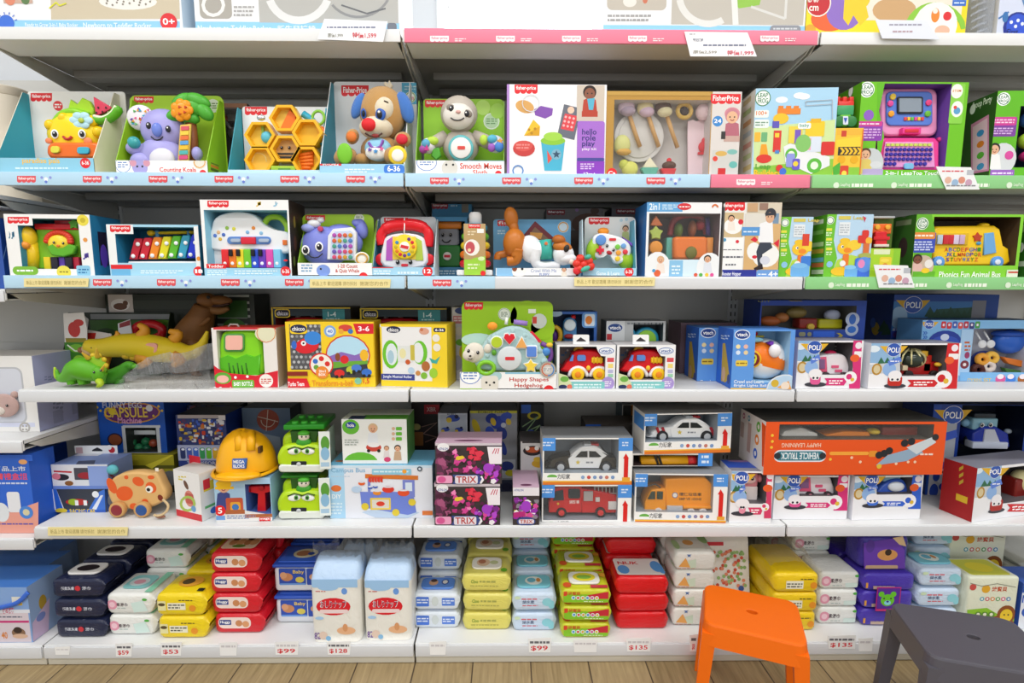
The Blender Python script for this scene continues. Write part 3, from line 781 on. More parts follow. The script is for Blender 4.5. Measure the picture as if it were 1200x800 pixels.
e2,m=toy(t,'plate',None,e); pcyl(t,m,749,160,30,.05,.056,M('#e0dedb',.3)); pcyl(t,m,749,160,25,.047,.052,M('#d6d4d0',.3)); pell(t,m,729,170,10,12,.035,.016,M('#d8d98a',.5)); pell(t,m,731,178,9,4,.028,.012,'#d7a84c')
e2,m=toy(t,'cupcakes',None,e)
pell(t,m,738,198,10,9,.03,.018,M('#d9d96a',.5)); pell(t,m,731,193,6,6,.03,.014,M('#c9cf55',.5)); pprism(t,m,[(752,196),(772,196),(769,205),(755,205)],.022,.05,M('#59ad96',.5),.002); pprism(t,m,[(753,196),(762,184),(771,196)],.026,.045,M('#ece4c4',.5),.003); pprism(t,m,[(775,197),(793,197),(790,206),(778,206)],.022,.05,M('#d5262c',.4),.002); pell(t,m,784,194,8.5,5,.034,.016,M('#5b3a2a',.5)); pell(t,m,784,188,3,3,.034,.007,RED)
e2,m=toy(t,'apron','folded pink toy apron',e); pprism(t,m,[(806,142),(812,140),(816,142),(821,140),(826,142),(831,140),(831,205),(806,205)],.05,.056,M('#efd6dd',.8),.001); pell(t,m,826,172,8,7,.046,.006,'#d8303a'); pell(t,m,826,165,4,4,.046,.005,'#d8303a'); pbox(t,m,818,178,832,181,.044,.047,'#d8303a')
window(t); t.done()

# building block box (L shaped front) with toy train on its shoulder
t,g=BX('toy_box','pale blue box printed with a block trolley, green and red block engine beside it','toy box',R,883,979,103,.14,.012,rz=-3.0,fc='#a9d3ee',sc='#f0efe9',tc='#d9e4ea')
g.poly([(883,150),(979,140),(979,208),(883,208)],'#cfe3a0'); g.poly([(883,196),(979,186),(979,208),(883,208)],'#8cc63f'); g.disc(894,115,9,'#1f7a4a'); g.disc(894,115,8,'#f2f6f2'); g.text('LEAP',888,109,900,114,'#2a7a4c'); g.text('FROG',888,115,900,121,'#2a7a4c')
for x,y in ((916,117),(937,112),(942,113)): g.disc(x,y,7,'#f2f6fa',3.5)
g.rect(884,129,901,138,'#e9f3ee',2); g.text('100+',886,130,899,135,'#e0752a'); g.rect(884,140,901,150,'#e9f3ee',2); g.words(885,142,900,148,2,'#7a9a86'); g.rect(884,155,891,166,'#f0b93a',1); g.rect(892,155,899,166,'#6fb07a',1)
for k in range(3): g.rect(912+k*9,124,918+k*9,129,'#e5822c')
g.rect(911,127,938,134,'#e8862f'); g.disc(915,139,9,'#f2c22c',6); g.rect(905,142,913,150,'#5f57b8'); g.rect(906,153,915,178,'#d83a30'); g.rect(908,156,913,161,'#f2d13a'); g.rect(908,176,913,180,'#4a8ad0'); g.poly([(892,169),(898,169),(900,182),(890,182)],'#f0a32a'); g.disc(895,186,9,'#d9382e',5)
g.poly([(918,172),(926,168),(972,184),(972,194),(950,204),(920,190)],'#e9ebee'); g.disc(927,181,7,'#5fb93e'); g.disc(927,181,4,'#e6f2dc'); g.disc(954,194,8.5,'#5fb93e'); g.disc(954,194,4.5,'#e6f2dc'); g.rect(924,148,940,168,'#e9d24c'); g.rect(931,152,938,168,'#7a5ac0'); g.rect(944,142,966,160,'#f2cc2e',2); g.rect(950,139,962,144,'#e8b51e'); g.rect(946,160,962,178,'#d9e2f0'); g.rect(942,162,950,176,'#e9a0b8'); g.disc(941,168,9,'#86c46a',10); g.rect(962,166,978,182,'#d8332c',2); g.rect(935,144,950,151,'#f5f7f5',2); g.text('baby',937,145,948,150,'#4a9a8a'); g.rect(921,180,931,196,'#8f9ae0',2); g.rect(928,186,937,199,'#6a5ac8',2); g.disc(932,192,3,'#f2d13a')
g.text('Leap',885,192,903,199,'#58a83a'); g.text('Builders',883,199,914,207,'#f2c22c'); g.disc(913,197,4,'#d8332c'); g.disc(917,201,4,'#3f6fd0')
g.line([(944,119),(975,117),(975,140)],'#a9b6c2',1); g.line([(944,119),(944,124),(975,122)],'#a9b6c2',1)
s=side(t,'l');
for k in range(7): s.rect(871,116+k*13,880,122+k*13,['#d9c9a0','#b8d29a','#e0b48a','#c8d8e6','#e3b0a8','#cfe0b0','#e6d59a'][k])
e,m=toy(t,'box_wing','yellow printed wing of the box'); w2=t.w/2
a=t.P(1010,180,0.001).x; zt=t.P(995,150,.001).z
m.box((w2+.0003,.001,0),(a,.004,zt),'#f0c43a'); gg=G(t,m,.001); gg.lim=(w2,a,0,zt)
gg.rect(981,151,1010,158,'#efb63a'); gg.rect(986,153,992,160,'#c8412e'); gg.poly([(980,164),(1008,160),(1008,172),(980,174)],'#f6d23a'); gg.rect(982,172,1008,182,'#33312e')
for k in range(5): gg.poly([(984+k*5,173),(987+k*5,173),(990+k*5,177),(987+k*5,181),(984+k*5,181),(987+k*5,177)],'#f2c22c')
gg.disc(986,187,4.5,'#e8ae1c'); gg.disc(1001,187,4.5,'#e8ae1c'); gg.rect(978,196,1010,208,'#8cc63f'); gg.poly([(972,196),(984,190),(986,203),(976,208)],'#4fae3a'); gg.rect(984,194,994,208,'#d8452e',1.5); gg.disc(989,203,3,'#f5d64a'); gg.rect(1008.6,151,1010,208,'#e0752a')
e,m=toy(t,'block_engine','green and red block engine')
pbox(t,m,982,118,1001,131,.03,.09,M('#e0342c',.3),.003); pbox(t,m,980,113,985,119,.035,.06,M('#e0342c',.3),.002); pbox(t,m,988,113,993,119,.035,.06,M('#e0342c',.3),.002); pbox(t,m,996,113,1001,119,.035,.06,M('#e0342c',.3),.002); pbox(t,m,981,123,1001,135,.02,.03,M('#3fa064',.3),.003); pbox(t,m,984,134,997,148,.02,.09,M('#69bd2e',.3),.003)
for x in (984,998): pcyl(t,m,x,142,6.5,.018,.04,M('#2f7d3e',.4))
pprism(t,m,rr_pts(988,136,994,146,1),.0175,.02,'#dfe6f6'); pprism(t,m,[(989,138),(993,138),(991,144)],.0165,.0175,'#2f58c0')
t.done()

# laptop toy
t,g=BX('toy_box','bright green window box with pink toy laptop','toy box',R,1006,1130,96,.13,.024,fc='#6fc21f',sc='#57a61a',tc='#4f9a18',win=(1028,98,1112,199),inner='#6f4aa8',rd=.11)
g.disc(1016,105,8.8,'#ffffff'); g.ring(1016,105,7.6,'#2a7a4c',1); g.text('LEAP',1010,100,1022,104.5,'#2a7a4c'); g.text('FROG',1010,105.5,1022,110,'#2a7a4c'); g.poly([(1028,97),(1037,97),(1030,130),(1036,160),(1028,200)],'#63b81c'); g.disc(1018,135,6,'#8e5fc4'); g.rect(1004,142,1034,165,'#8b3fae',2); g.rect(1004,142,1034,148,'#cf3d96',2); g.words(1006,150,1032,163,4,'#dcb6e8'); g.words(1006,143.5,1030,147,1,'#f6d6ea')
g.rect(1113,98,1129,145,'#8ad04a',2); g.disc(1121,107,7,'#f0f4ea',8); g.text('STEM',1116,105,1126,108,'#e08a3a'); g.disc(1121,128,7,'#f0f4ea',9); g.disc(1121,130,4,'#5aa0cf'); g.disc(1119,126,2,'#e0483c')
g.disc(1020,192,15,'#c9cfd2',18); g.kid(1014,174,30,'#dfc96a','#5a3a26','#e6b692'); g.rect(1010,198,1034,210,'#b5a7cf'); g.disc(1026,193,7,'#d5d8dc',4)
g.text('2-in-1 LeapTop Touch',1037,200.5,1100,206.5,'#ffffff');
s=side(t,'l'); s.disc(997,107,4.5,'#2b2f2b',7); s.disc(997,107,3.8,'#e9efe9',6)
e,m=toy(t,'toy_laptop'); PK=M('#ee9cc8',.3); HP=M('#e83f94',.3)
pprism(t,m,rr_pts(1032,103,1099,159,8),.035,.06,PK,.006); pprism(t,m,rr_pts(1039,107,1093,147,6),.03,.036,M('#5a7fd6',.3),.002); pprism(t,m,rr_pts(1052,113,1082,133,2),.026,.031,'#2c3038',.001); pprism(t,m,rr_pts(1054,115,1080,131,1),.0245,.026,M('#8d99a6',.15))
for x,y,c in ((1044,121,'#e04a9a'),(1045,133,'#f0a42a'),(1089,120,'#e0407f'),(1088,133,'#69b53a'),(1047,113,'#f2d14a')): pcyl(t,m,x,y,3.6,.026,.031,c,12)
for k in range(6): pbox(t,m,1060+k*4,137,1063+k*4,141,.027,.031,['#e04a4a','#f2c53a','#6ac04a','#e04a9a','#f2c53a','#e04a4a'][k],.0005)
pbox(t,m,1058,149,1080,157,.02,.05,HP,.003); pbox(t,m,1061,151,1077,155,.018,.021,'#d8313f',.001)
e2,m=toy(t,'keyboard','pink keyboard base with purple keys',e)
pprism(t,m,[(1037,161),(1096,161),(1101,166),(1101,200),(1029,200),(1031,168)],.012,.05,HP,.006); pprism(t,m,[(1038,166),(1094,166),(1096,196),(1034,196)],.008,.013,M('#e79ad2',.35),.002)
ptube(t,m,[(p[0],p[1],.03) for p in spline([(1099,164),(1111,163),(1112,180),(1111,195),(1099,197)])],3,HP)
for r in range(4):
    for k in range(11 if r<3 else 10):
        if r==3 and 3<=k<=6: continue
        pprism(t,m,el_pts(1040.5+k*5.1+r*-.6,175+r*5.6,2.2,2.3,8),.0035,.008,M('#3b2fa0',.25),.001)
pprism(t,m,rr_pts(1060,191,1071,198,2),.0035,.008,'#78b8e0',.001)
for k in range(10): pbox(t,m,1039+k*5.4,168,1043+k*5.4,171,.005,.008,'#c8d85a')
t.done()

# party set box
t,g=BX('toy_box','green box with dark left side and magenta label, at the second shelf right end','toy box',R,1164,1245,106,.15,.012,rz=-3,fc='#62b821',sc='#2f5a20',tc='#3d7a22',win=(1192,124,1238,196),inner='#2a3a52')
g.disc(1176,116,7.5,'#ffffff'); g.ring(1176,116,6.4,'#2a7a4c',1); g.text('LEAP',1171,112,1181,115.5,'#2a7a4c'); g.text('FROG',1171,116.5,1181,120,'#2a7a4c'); g.rect(1162,137,1191,160,'#7d3f9e',2); g.rect(1162,137,1191,147,'#cf3d96',2); g.words(1164,139,1189,145,2,'#f6d0e8'); g.words(1164,149,1187,158,3,'#d9b6e8')
g.disc(1174,186,16,'#d6dade',18); g.kid(1165,168,30,'#efefef','#26221f','#e2b190'); g.rect(1160,199,1188,206,'#9a5fc0'); g.words(1162,201,1186,205,1,'#e9daf2'); g.disc(1182,182,5,'#d84fa0'); g.rect(1160,206,1245,212,'#8fd05a')
s=side(t,'l'); s.disc(1140,128,4,'#e8eee6',6); s.text('Scoop Party',1140,116,1162,126,'#e8f2e0'); s.poly([(1138,146),(1159,134),(1159,200),(1138,204)],'#d98bb4'); s.poly([(1140,149),(1157,138),(1157,198),(1140,201)],'#e9c3d4')
for k,c in enumerate(['#3f8fcf','#e5822c','#5fae3a','#4a9ad0']): s.disc(1149,156+k*13,5,c,4)
e,m=toy(t,'scoop_toy'); pell(t,m,1203,165,9,9,.03,.02,M('#a6c83a',.4)); pell(t,m,1204,140,7,9,.03,.02,M('#3a6ab0',.4)); pell(t,m,1203,183,7,6,.03,.02,M('#c8357a',.4)); t.done()
# ============================================================ third shelf (musical and crawling toys)
R='S3'
# lion piano
t,g=BX('toy_box','white framed window box with lion face piano and yellow giraffe','toy box',R,8,108,251,.13,.012,rz=3,fc='#f1f1f0',sc='#2e86b4',tc='#27749c',win=(23,256,94,315),inner='#3a8cab',rd=.11)
g.rect(6,251,38,264,'#f1f1f0'); g.brand(9,254,34,262); g.disc(97,258,6.5,'#e9d94a'); g.disc(97,258,3,'#c8b52e'); g.text('♪♫',10,271,17,280,'#3a7a9c'); g.text('♫',97,296,104,304,'#5a4aa8'); g.disc(100,281,2.5,'#e59a4a'); g.rect(15,312,45,322,'#7fb93a',5); g.words(20,315,40,319,1,'#ffffff'); g.disc(75,319,8,'#e8db54'); g.words(70,317,80,320,1,'#8a7a2a'); g.rect(90,311,106,323,'#8fc8e4',2); g.words(92,314,104,321,2,'#3f7fae')
s=side(t,'r'); s.rect(116,272,126,311,'#2a2038'); s.disc(122,300,6,'#7b4fd0',14)
e,m=toy(t,'lion_piano'); pprism(t,m,[(42,267),(93,267),(95,315),(42,315)],.04,.08,M('#7fbf2a',.35),.004); pbox(t,m,40,262,92,269,.035,.085,M('#d8242f',.3),.003); pbox(t,m,63,254,84,263,.05,.08,M('#c22432',.3),.003); pprism(t,m,star_pts(86,262,7,.6),.03,.05,'#58a82e',.002)
for k,c in enumerate(['#f0d22c','#26222e','#6a45b8','#26222e','#c72c44']): pbox(t,m,51+k*8.4,301,59+k*8.4,316,.022 if k%2 else .028,.06,M(c,.25),.002)
e2,m=toy(t,'lion_face',None,e)
for k in range(14): a=PI*(k+.2)/13; pell(t,m,69-14*math.cos(a),283-11*math.sin(a),3.6,3.2,.03,.008,M('#e0402a',.3))
pell(t,m,69,285,12,10,.03,.012,M('#f5d53f',.3)); pprism(t,m,[(p[0],p[1]) for p in [(54,289),(60,286),(66,291),(74,290),(80,286),(88,288),(86,297),(74,301),(60,299)]],.014,.03,M('#5fb028',.35),.004); eyes(t,m,[(63,284),(74,285)],1.3,.017,False); pell(t,m,68,288,2,1.4,.016,.003,'#e07a2c')
e2,m=toy(t,'giraffe','yellow giraffe with orange nose',e); pell(t,m,33,278,9,13,.03,.02,M('#f3c927',.3)); ptube(t,m,[(37,284,.035),(39,300,.035),(38,316,.035)],6.5,M('#f0c81f',.3)); pell(t,m,29,287,6,5,.018,.012,M('#f09a3a',.3)); eyes(t,m,[(25,279)],1.2,.018,False)
t.done()

# xylophone
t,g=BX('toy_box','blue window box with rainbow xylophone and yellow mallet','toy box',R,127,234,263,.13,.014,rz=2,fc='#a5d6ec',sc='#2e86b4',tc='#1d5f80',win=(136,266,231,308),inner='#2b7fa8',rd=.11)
g.rect(125,263,136,310,'#eef0f0'); g.rect(127,263,156,274,'#eef0f0'); g.brand(129,264,153,272); g.rect(229,265,238,325,'#eef0f0'); g.rect(130,310,155,315,RED); g.rect(131,315,153,323,'#6fb4dc'); g.words(165,316,215,321,2,'#e8f6fb'); g.disc(233,303,2.5,'#e5902c'); g.badge(233,318,6,RED,'18')
e,m=toy(t,'xylophone'); pprism(t,m,[(150,306),(236,306),(240,312),(148,312)],.02,.06,M('#eef2f4',.3),.004)
for k,c in enumerate(['#c41f35','#d02636','#f08a24','#e3d928','#5cb82c','#3aa0bf','#2238cf','#1c2ba0']):
    x=151+k*11.2; y=304-k*.3
    pprism(t,m,[(x,y),(x+9.6,y),(x+15.5,y-22-k*.35),(x+14.5,y-25-k*.4),(x+7,y-25-k*.4),(x+5.5,y-22-k*.35)],.025,.04,M(c,.2),.003)
    for dx,dy in ((5,-4),(10.5,-18)): pell(t,m,x+dx,y+dy,2.4,2.4,.023,.003,'#f6f6f6')
e2,m=toy(t,'mallet','yellow mallet on a blue holder',e); ptube(t,m,[(178,273,.05),(232,272,.05)],2,M('#e6c81f',.4)); pell(t,m,177,273,4.2,3.8,.05,.01,M('#f0c81f',.3)); pbox(t,m,182,270,186,284,.045,.06,'#4a93b8',.001); pbox(t,m,219,270,222,280,.045,.06,'#4a93b8',.001)
t.done()

# white piano
t,g=BX('toy_box','tall white and blue window box with white toy piano and rainbow keys','toy box',R,237,340,234,.12,.01,fc='#f2f2f2',sc='#332a26',tc='#dfe3e6',win=(241,246,338,314),inner='#8fcbe3',rd=.1)
g.brand(243,235,268,243); g.text('♫',300,236,306,242,'#e8c23a'); g.text('♪',320,236,326,242,'#8fc3dd'); g.rect(236,314,341,325,'#9fd2ea'); g.rect(242,309,265,314.5,RED); g.text('Toddler',244,310,262,313.5,'#ffffff'); g.words(243,316,266,323,3,'#e5f4fa'); g.words(275,316,325,322,2,'#e5f4fa'); g.badge(335,318,6,RED,'6-36'); g.badge(234,318,5.5,RED,'18'); g.disc(335,305,2.5,RED,1.2)
s=side(t,'r'); s.disc(345,260,3,'#8a7a3a',7); s.disc(346,285,4,'#5a3a2a',9); s.disc(345,306,3,'#7a8a4a',6)
e,m=toy(t,'toy_piano'); W_=M('#eef0f2',.25)
pprism(t,m,spline([(247,292),(247,268),(252,255),(266,249),(284,248),(298,252),(308,262),(322,269),(338,274),(338,296),(300,293)],4,True),.03,.08,W_,.006); pbox(t,m,248,291,260,313,.04,.08,W_,.003); ptube(t,m,[(p[0],p[1],.055) for p in spline([(310,262),(316,255),(328,255),(336,264),(337,274)])],3.6,M('#9ccc35',.3)); pprism(t,m,rr_pts(266,277,317,286,4),.026,.032,'#5b86c8',.001); pbox(t,m,282,277.5,299,286,.02,.03,M('#d8283c',.25),.002)
for x in (270,303): pprism(t,m,rr_pts(x,279.5,x+12,283.5,2),.0225,.026,'#a9b9cf')
for x,y,c in ((252,276,'#5a7fd0'),(258,280,'#e0b84a'),(256,272,'#e5b98a'),(262,275,'#4a6fc0'),(297,267,'#e08a3a'),(290,272,'#7fb4dd'),(306,273,'#8fbede'),(266,267,'#8fba4a'),(274,268,'#d8d34a')): pell(t,m,x,y,2.2,2.2,.0295,.0012,c)
pbox(t,m,331,281,336,287,.026,.032,'#e5742c',.001)
e2,m=toy(t,'piano_keys','rainbow keys',e)
for k,c in enumerate(['#e02a2f','#ef7a22','#ecd72e','#74c52c','#2e52c8','#6a3ab8','#d84fa8','#7fc4e6']): pbox(t,m,259.5+k*8.7,292,267.8+k*8.7,313.5,.018,.06,M(c,.22),.0015); pell(t,m,263.6+k*8.7,308.5,2,2,.0175,.001,'#f0f0f0')
for k in (1,2,4,5): pbox(t,m,264.5+k*8.7-5.8,292,268.8+k*8.7-5.8,300,.012,.03,M('#1c1a20',.2),.0015)
t.done()

# whale
t,f,b=WD('toy_box','green card box with blue whale counting toy and number panel','toy box',R,349,436,308,251,.10,.012,front='#f3f3f2',back='#a3cf30',ins='#8dbb2a',out='#84b526',rad=.02,cardx=(354,438))
b.brand(358,252,381,260); b.disc(421,256,6,'#dfe6d2'); b.words(417,253,425,258,2,'#7a936a'); f.text('1-20 Count',396,309.5,419,314,'#c9402f'); f.text('& Quiz Whale',393,315,421,320,'#c9402f'); f.words(353,309,366,319,3,'#7fa5c8'); f.disc(379,317,8,'#7f9cdf',7); f.disc(376,315,1.2,'#222'); f.disc(426,324,5,RED)
e,m=toy(t,'whale_toy'); WB=M('#7c86d8',.35)
pell(t,m,381,289,30,24,.055,.03,WB,0,26,16); pell(t,m,400,284,26,22,.06,.03,WB); pell(t,m,424,268,7,12,.06,.018,WB,-12); pell(t,m,420,262,8,5,.06,.018,WB,20); pell(t,m,368,262,8,5,.05,.016,M('#eceef2',.4)); pell(t,m,361,267,8,5,.045,.014,M('#9aa6e4',.4)); pell(t,m,376,258,4,3,.05,.01,M('#eceef2',.4))
eyes(t,m,[(358,293),(374,289)],3.2,.023); smile(t,m,369,302,9,5,.022); pcyl(t,m,375,268,3.2,.026,.034,'#c4456a',14)
e2,m=toy(t,'number_panel',None,e); pprism(t,m,[(383,304),(384,276),(390,268),(412,266),(417,272),(417,305)],.02,.04,M('#e9ebf0',.3),.003); pprism(t,m,[(387,303),(388,278),(392,271),(411,270),(414,274),(414,304)],.0175,.021,M('#c8d4ee',.3),.001)
for j in range(5):
    for i in range(4): pcyl(t,m,391.5+i*6.3,275.5+j*6.4,2.5,.0145,.018,M(['#b04fb0','#d04a70','#d8613a','#cf9a2a','#4fa08a','#4f7fc0','#6a5ab0'][(i+j*2)%7],.3),12)
pell(t,m,424,303,9,8,.02,.006,'#f0efe6'); ptube(t,m,[(p[0],p[1],.0135) for p in el_pts(424,303,6.5,6,14)],.9,'#d8a23a',6,True)
t.done()

# telephone
t,f,b=WD('toy_box','tray box with red and white toy telephone with yellow dial','toy box',R,436,509,313,254,.11,.014,front='#a5d3ea',back='#cfd6da',ins='#3f8fb0',out='#cfe0e8',cardx=(446,511))
b.brand(450,255,478,261); f.rect(436,309,461,314,RED); f.words(438,310.5,450,313,1,'#ffffff'); f.words(438,316,458,322,2,'#e5f4fa'); f.words(466,317,490,322,1,'#e5f4fa'); f.badge(501,318,6,RED,'12')
e,m=toy(t,'toy_telephone'); TR=M('#e01f2b',.2)
pprism(t,m,spline([(449,312),(449,285),(455,276),(474,273),(492,276),(498,285),(498,312)],4,True),.03,.08,M('#e9e8ee',.3),.006)
pprism(t,m,[(452,305),(453,282),(460,277),(460,305)],.0275,.031,'#b45ac0',.001); pprism(t,m,[(487,278),(494,282),(496,305),(487,305)],.0275,.031,'#b5cc4a',.001); pprism(t,m,[(460,277),(487,277),(490,304),(458,304)],.0278,.031,'#f0cf45',.001)
pcyl(t,m,474,289,14.5,.018,.03,M('#f5d22b',.25))
for k in range(10):
    a=math.radians(-60+k*30); pcyl(t,m,474+10.3*math.cos(a),289+10.3*math.sin(a),2.1,.0165,.019,['#6a3a88','#d8283c','#e07a2c','#c8b42a','#3a8ac0'][k%5],12)
pcyl(t,m,474,289,6,.015,.019,'#f2efe6',16); pprism(t,m,[(470,286.5),(479,288.5),(478,292),(469,290)],.0142,.0152,'#d8313a')
eyes(t,m,[(466,307),(481,307)],2.3,.026,False); pprism(t,m,rr_pts(470,309,478,312,1.5),.027,.03,'#d8283c')
e2,m=toy(t,'handset','red handset',e); ptube(t,m,[(p[0],p[1],.055) for p in spline([(448,287),(447,275),(456,266),(474,263),(492,265),(502,273),(502,289)])],[6]*10+[7.2]*17+[6]*10,TR,12)
e2,m=toy(t,'cord','white pull cord',e); ptube(t,m,[(474,255,.045),(474,266,.034),(473.5,275,.025)],.7,'#f2f2f2',6)
for x in (447,502): e2,m=toy(t,'wheel','red wheel',e); pcyl(t,m,x,304,7.5 if x<450 else 7,.035,.06,TR)
t.done()

# grey faced worker bead toy in blue box behind
t,g=BX('toy_box','deep blue window box with grey faced worker toy in orange cap','toy box',R,503,548,254,.10,.175,fc='#3f86b4',sc='#2a5f82',tc='#35729a',win=(509,259,545,313),inner='#2d5c78')
g.words(510,316,540,322,2,'#cfe4ee')
e,m=toy(t,'worker_toy'); pbox(t,m,512,258,541,268,.02,.07,M('#e2801f',.3),.006); pprism(t,m,rr_pts(513,267,538,288,4),.025,.07,M('#8b8d96',.35),.005); pprism(t,m,rr_pts(511,287,540,313,3),.022,.075,M('#2c7f33',.35),.005); eyes(t,m,[(519,275),(528,275)],1.7,.022,False); smile(t,m,523,284,5,3,.022); pcyl(t,m,524,300,5,.016,.023,M('#efeae4',.3)); pprism(t,m,rr_pts(520.5,298.5,527.5,301.5,.6),.0148,.016,'#d8283c')
t.done()
t,g=BX('toy_box','plain deep blue box standing at the back behind the grey faced worker toy','toy box',R,507,553,239,.11,.30,fc='#3f8bb8',sc='#2f6f96',tc='#4a95be')
g.brand(506,238,525,245,c='#a8263a'); g.rect(541,239,549,249,'#8a8478'); g.words(528,239,536,243,1,'#a9d0e4'); t.done()

# stacking rings with carton tag
o,w,h=place(R,534,578,262,.022)
t=T('stacking_ring_toy','rainbow stacking rings behind a tall brown and green carton tag','toy',o,0,None,(w,.12,h)); m=t.mb
pbox(t,m,535,316,577,322.5,.02,.13,M('#eceef0',.3),.004); m.cyl((t.P(557,300,.07).x,.07,0),.012,.02,t.P(557,256,.07).z,M('#eef0f2',.3),'z');
for k,(c,r) in enumerate([('#d3222e',19.5),('#ee7a22',19),('#eed02c',18),('#6cbb2e',17),('#3fa3c8',15)]):
    y=309-k*10.5; p=t.P(557,y,.07); q=r*t.s; e_=.0125
    e,mm=toy(t,'ring',['red ring','orange ring','yellow ring','green ring','blue ring'][k]); mm.lathe([(.016+(q-.016+0)*0 ,0)]+[(q-e_+e_*math.cos(a),e_*math.sin(a)) for a in [PI*(i/8)-PI/2 for i in range(9)]]+[(.016,e_),(.016,-e_)],M(c,.25),(p.x,.07,p.z),'z')
e,mm=toy(t,'cap','white ball cap'); p=t.P(557,257,.07); mm.lathe([(0,.022),(.016,.021),(.02,.014),(.02,-.012),(.016,-.016),(0,-.016)],M('#f0f0f0',.3),(p.x,.07,p.z))
e,mm=toy(t,'carton_tag','brown and green carton tag'); pbox(t,mm,543.5,262,569,322.4,.0,.012,'#b99a68',.0008)
g=G(t,mm,0.0); g.rect(544,304,569,322,'#9ccf3f'); g.poly([(544,308),(556,302),(569,300),(569,306),(544,312)],'#9ccf3f'); g.brand(549,262.5,563,267.5); g.rect(559,268,567,273,'#f2f2ee'); g.words(548,270,558,276,2,'#e6d8b8'); g.disc(553,290,9,'#efece4',9.5); g.disc(551,290,5.5,'#c4525a',7); g.disc(550,293,2,'#e9d2a8'); g.words(548,308,562,316,2,'#dff0b8'); g.badge(566,320,3,RED)
g.disc(564,303,4,'#d9ecb0',2.5)
t.done('stand')

# crawling puppy
t,f,b=WD('toy_box','blue card box with brown and white crawling dog toy, tail raised','toy box',R,581,675,314,257,.13,.012,front='#eef1f3',back='#6fb0dc',ins='#4f94c4',out='#8bbfe0',wing=False,cardx=(578,669))
b.brand(583,258,596,265,'fis'); b.words(583,269,592,275,2,'#d4e8f4'); b.disc(660,266,7,'#cfe2ee'); b.ring(660,266,5.5,'#e0a03a',1.2); b.poly([(613,276),(627,259),(652,281),(652,284),(616,280)],'#7a3038'); b.poly([(616,280),(627,266),(648,284),(636,290),(618,290)],'#8a6a52'); b.poly([(621,272),(636,273),(634,280),(622,279)],'#e2a04f')
f.rect(582,310,601,325,'#8fc3ea'); f.rect(581,308,602,312,'#e05a52'); f.text('Crawl With Me',622,315,652,319,'#8a98c8',False); f.text('PUPPY',632,320,644,323.5,'#8a98c8'); f.disc(608,318,8,'#f6f4ee',7); f.disc(603,314,3,'#8a4a2a',4); f.disc(612,315,1.5,'#222'); f.kid(661,313,13,'#efe6d8','#4a3226')
e,m=toy(t,'dog_toy'); BR=M('#c4742a',.35); WH=M('#eef0f4',.35)
pell(t,m,603,285,14,18,.06,.04,BR,0,24,16); ptube(t,m,[(p[0],p[1],.045) for p in spline([(606,292),(604,304),(594,306)])],[9,9,8,8,7.5,7,7,6.5,6.5,6,6,6,5][:13],BR); ptube(t,m,[(p[0],p[1],.075) for p in spline([(596,290),(592,297),(584,299),(583,304)])],4.5,BR)
pell(t,m,622,292,14,17,.058,.036,WH,-18,22,14); pell(t,m,634,293,15,12,.055,.03,WH); ptube(t,m,[(p[0],p[1],.04) for p in spline([(628,292),(627,304),(632,311),(648,311),(656,312)])],[8.5,8,8,7.5,7.5,7,7,6.5,6,6,6,5.5,5.5,5.5,5.5,5.5,5.5,5.5,5,5,5,5,5,4.5,4],WH,10)
e2,m=toy(t,'tail','brown raised tail',e); pell(t,m,599,255,8.5,13,.065,.018,BR,-10); pell(t,m,602,266,6,9,.065,.016,BR,-12)
e2,m=toy(t,'collar','teal collar',e); ptube(t,m,[(p[0],p[1],.04) for p in [(639,281),(640,293),(640,304)]],[7.6,8.2,7.6],M('#3eb0a2',.3)); pprism(t,m,el_pts(640,285,2,2,10),.017,.02,'#d8703a')
e2,m=toy(t,'dog_head',None,e); pell(t,m,660,298,13,13,.04,.03,WH); pell(t,m,664,303,12,7,.035,.026,WH); pell(t,m,659,290,12,8,.035,.026,BR,15); pell(t,m,655,281,8,6,.028,.018,M('#b26422',.4),10); pell(t,m,664,291,3.2,4.5,.008,.005,'#2a2420',20); pell(t,m,670,307,3,3,.012,.006,'#e8dcd0')
t.done()
# boxes behind the puppy
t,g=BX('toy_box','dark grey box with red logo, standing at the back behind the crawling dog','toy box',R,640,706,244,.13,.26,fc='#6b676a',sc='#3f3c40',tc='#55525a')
g.brand(641,246,662,252,c='#7c1f2c'); g.disc(690,262,20,'#5a3d30',12); g.disc(697,247,5,'#4f3a34',4); g.disc(676,246,2,'#8a6aa0'); g.rect(666,270,704,322,'#3d302c'); t.done()
t,g=BX('toy_box','dark grey box with dark red logo, behind and right of the game controller box','toy box',R,716,762,243,.13,.26,fc='#5d5a60',sc='#3a383e',tc='#4a484f')
g.brand(722,245,745,251,c='#7c1f2c'); t.done()

# game controller
t,f,b=WD('toy_box','white rounded card box with toy game controller and red berry clip','toy box',R,683,746,314,254,.10,.012,front='#a5d3ea',back='#ecedec',ins='#5fb3d2',out='#cfe6f0',rad=.016,cardx=(685,745),lw=.06)
b.brand(690,255,714,263); b.disc(733,270,7,'#efe6dc',9); b.kid(733,264,18,'#c9cf8a','#3a2a22'); b.disc(728,258,2,'#bcd8e6'); b.disc(734,257,2,'#bcd8e6'); f.text('Game & Learn',699,318,726,322.5,'#eef8fb'); f.badge(737,318.5,5.6,RED,'6-36'); s=side(t,'l'); s.rect(681,300,690,326,'#2a7fae')
e,m=toy(t,'game_controller'); pell(t,m,697,291,10,15,.05,.022,M('#a7cf35',.3),22); pell(t,m,732,303,10,14,.05,.022,M('#a7cf35',.3),-30); pprism(t,m,spline([(696,277),(706,273),(722,276),(733,281),(739,288),(739,298),(730,307),(722,309),(717,303),(713,298),(706,302),(698,301),(695,290)],4,True),.03,.06,M('#eef0f2',.25),.006)
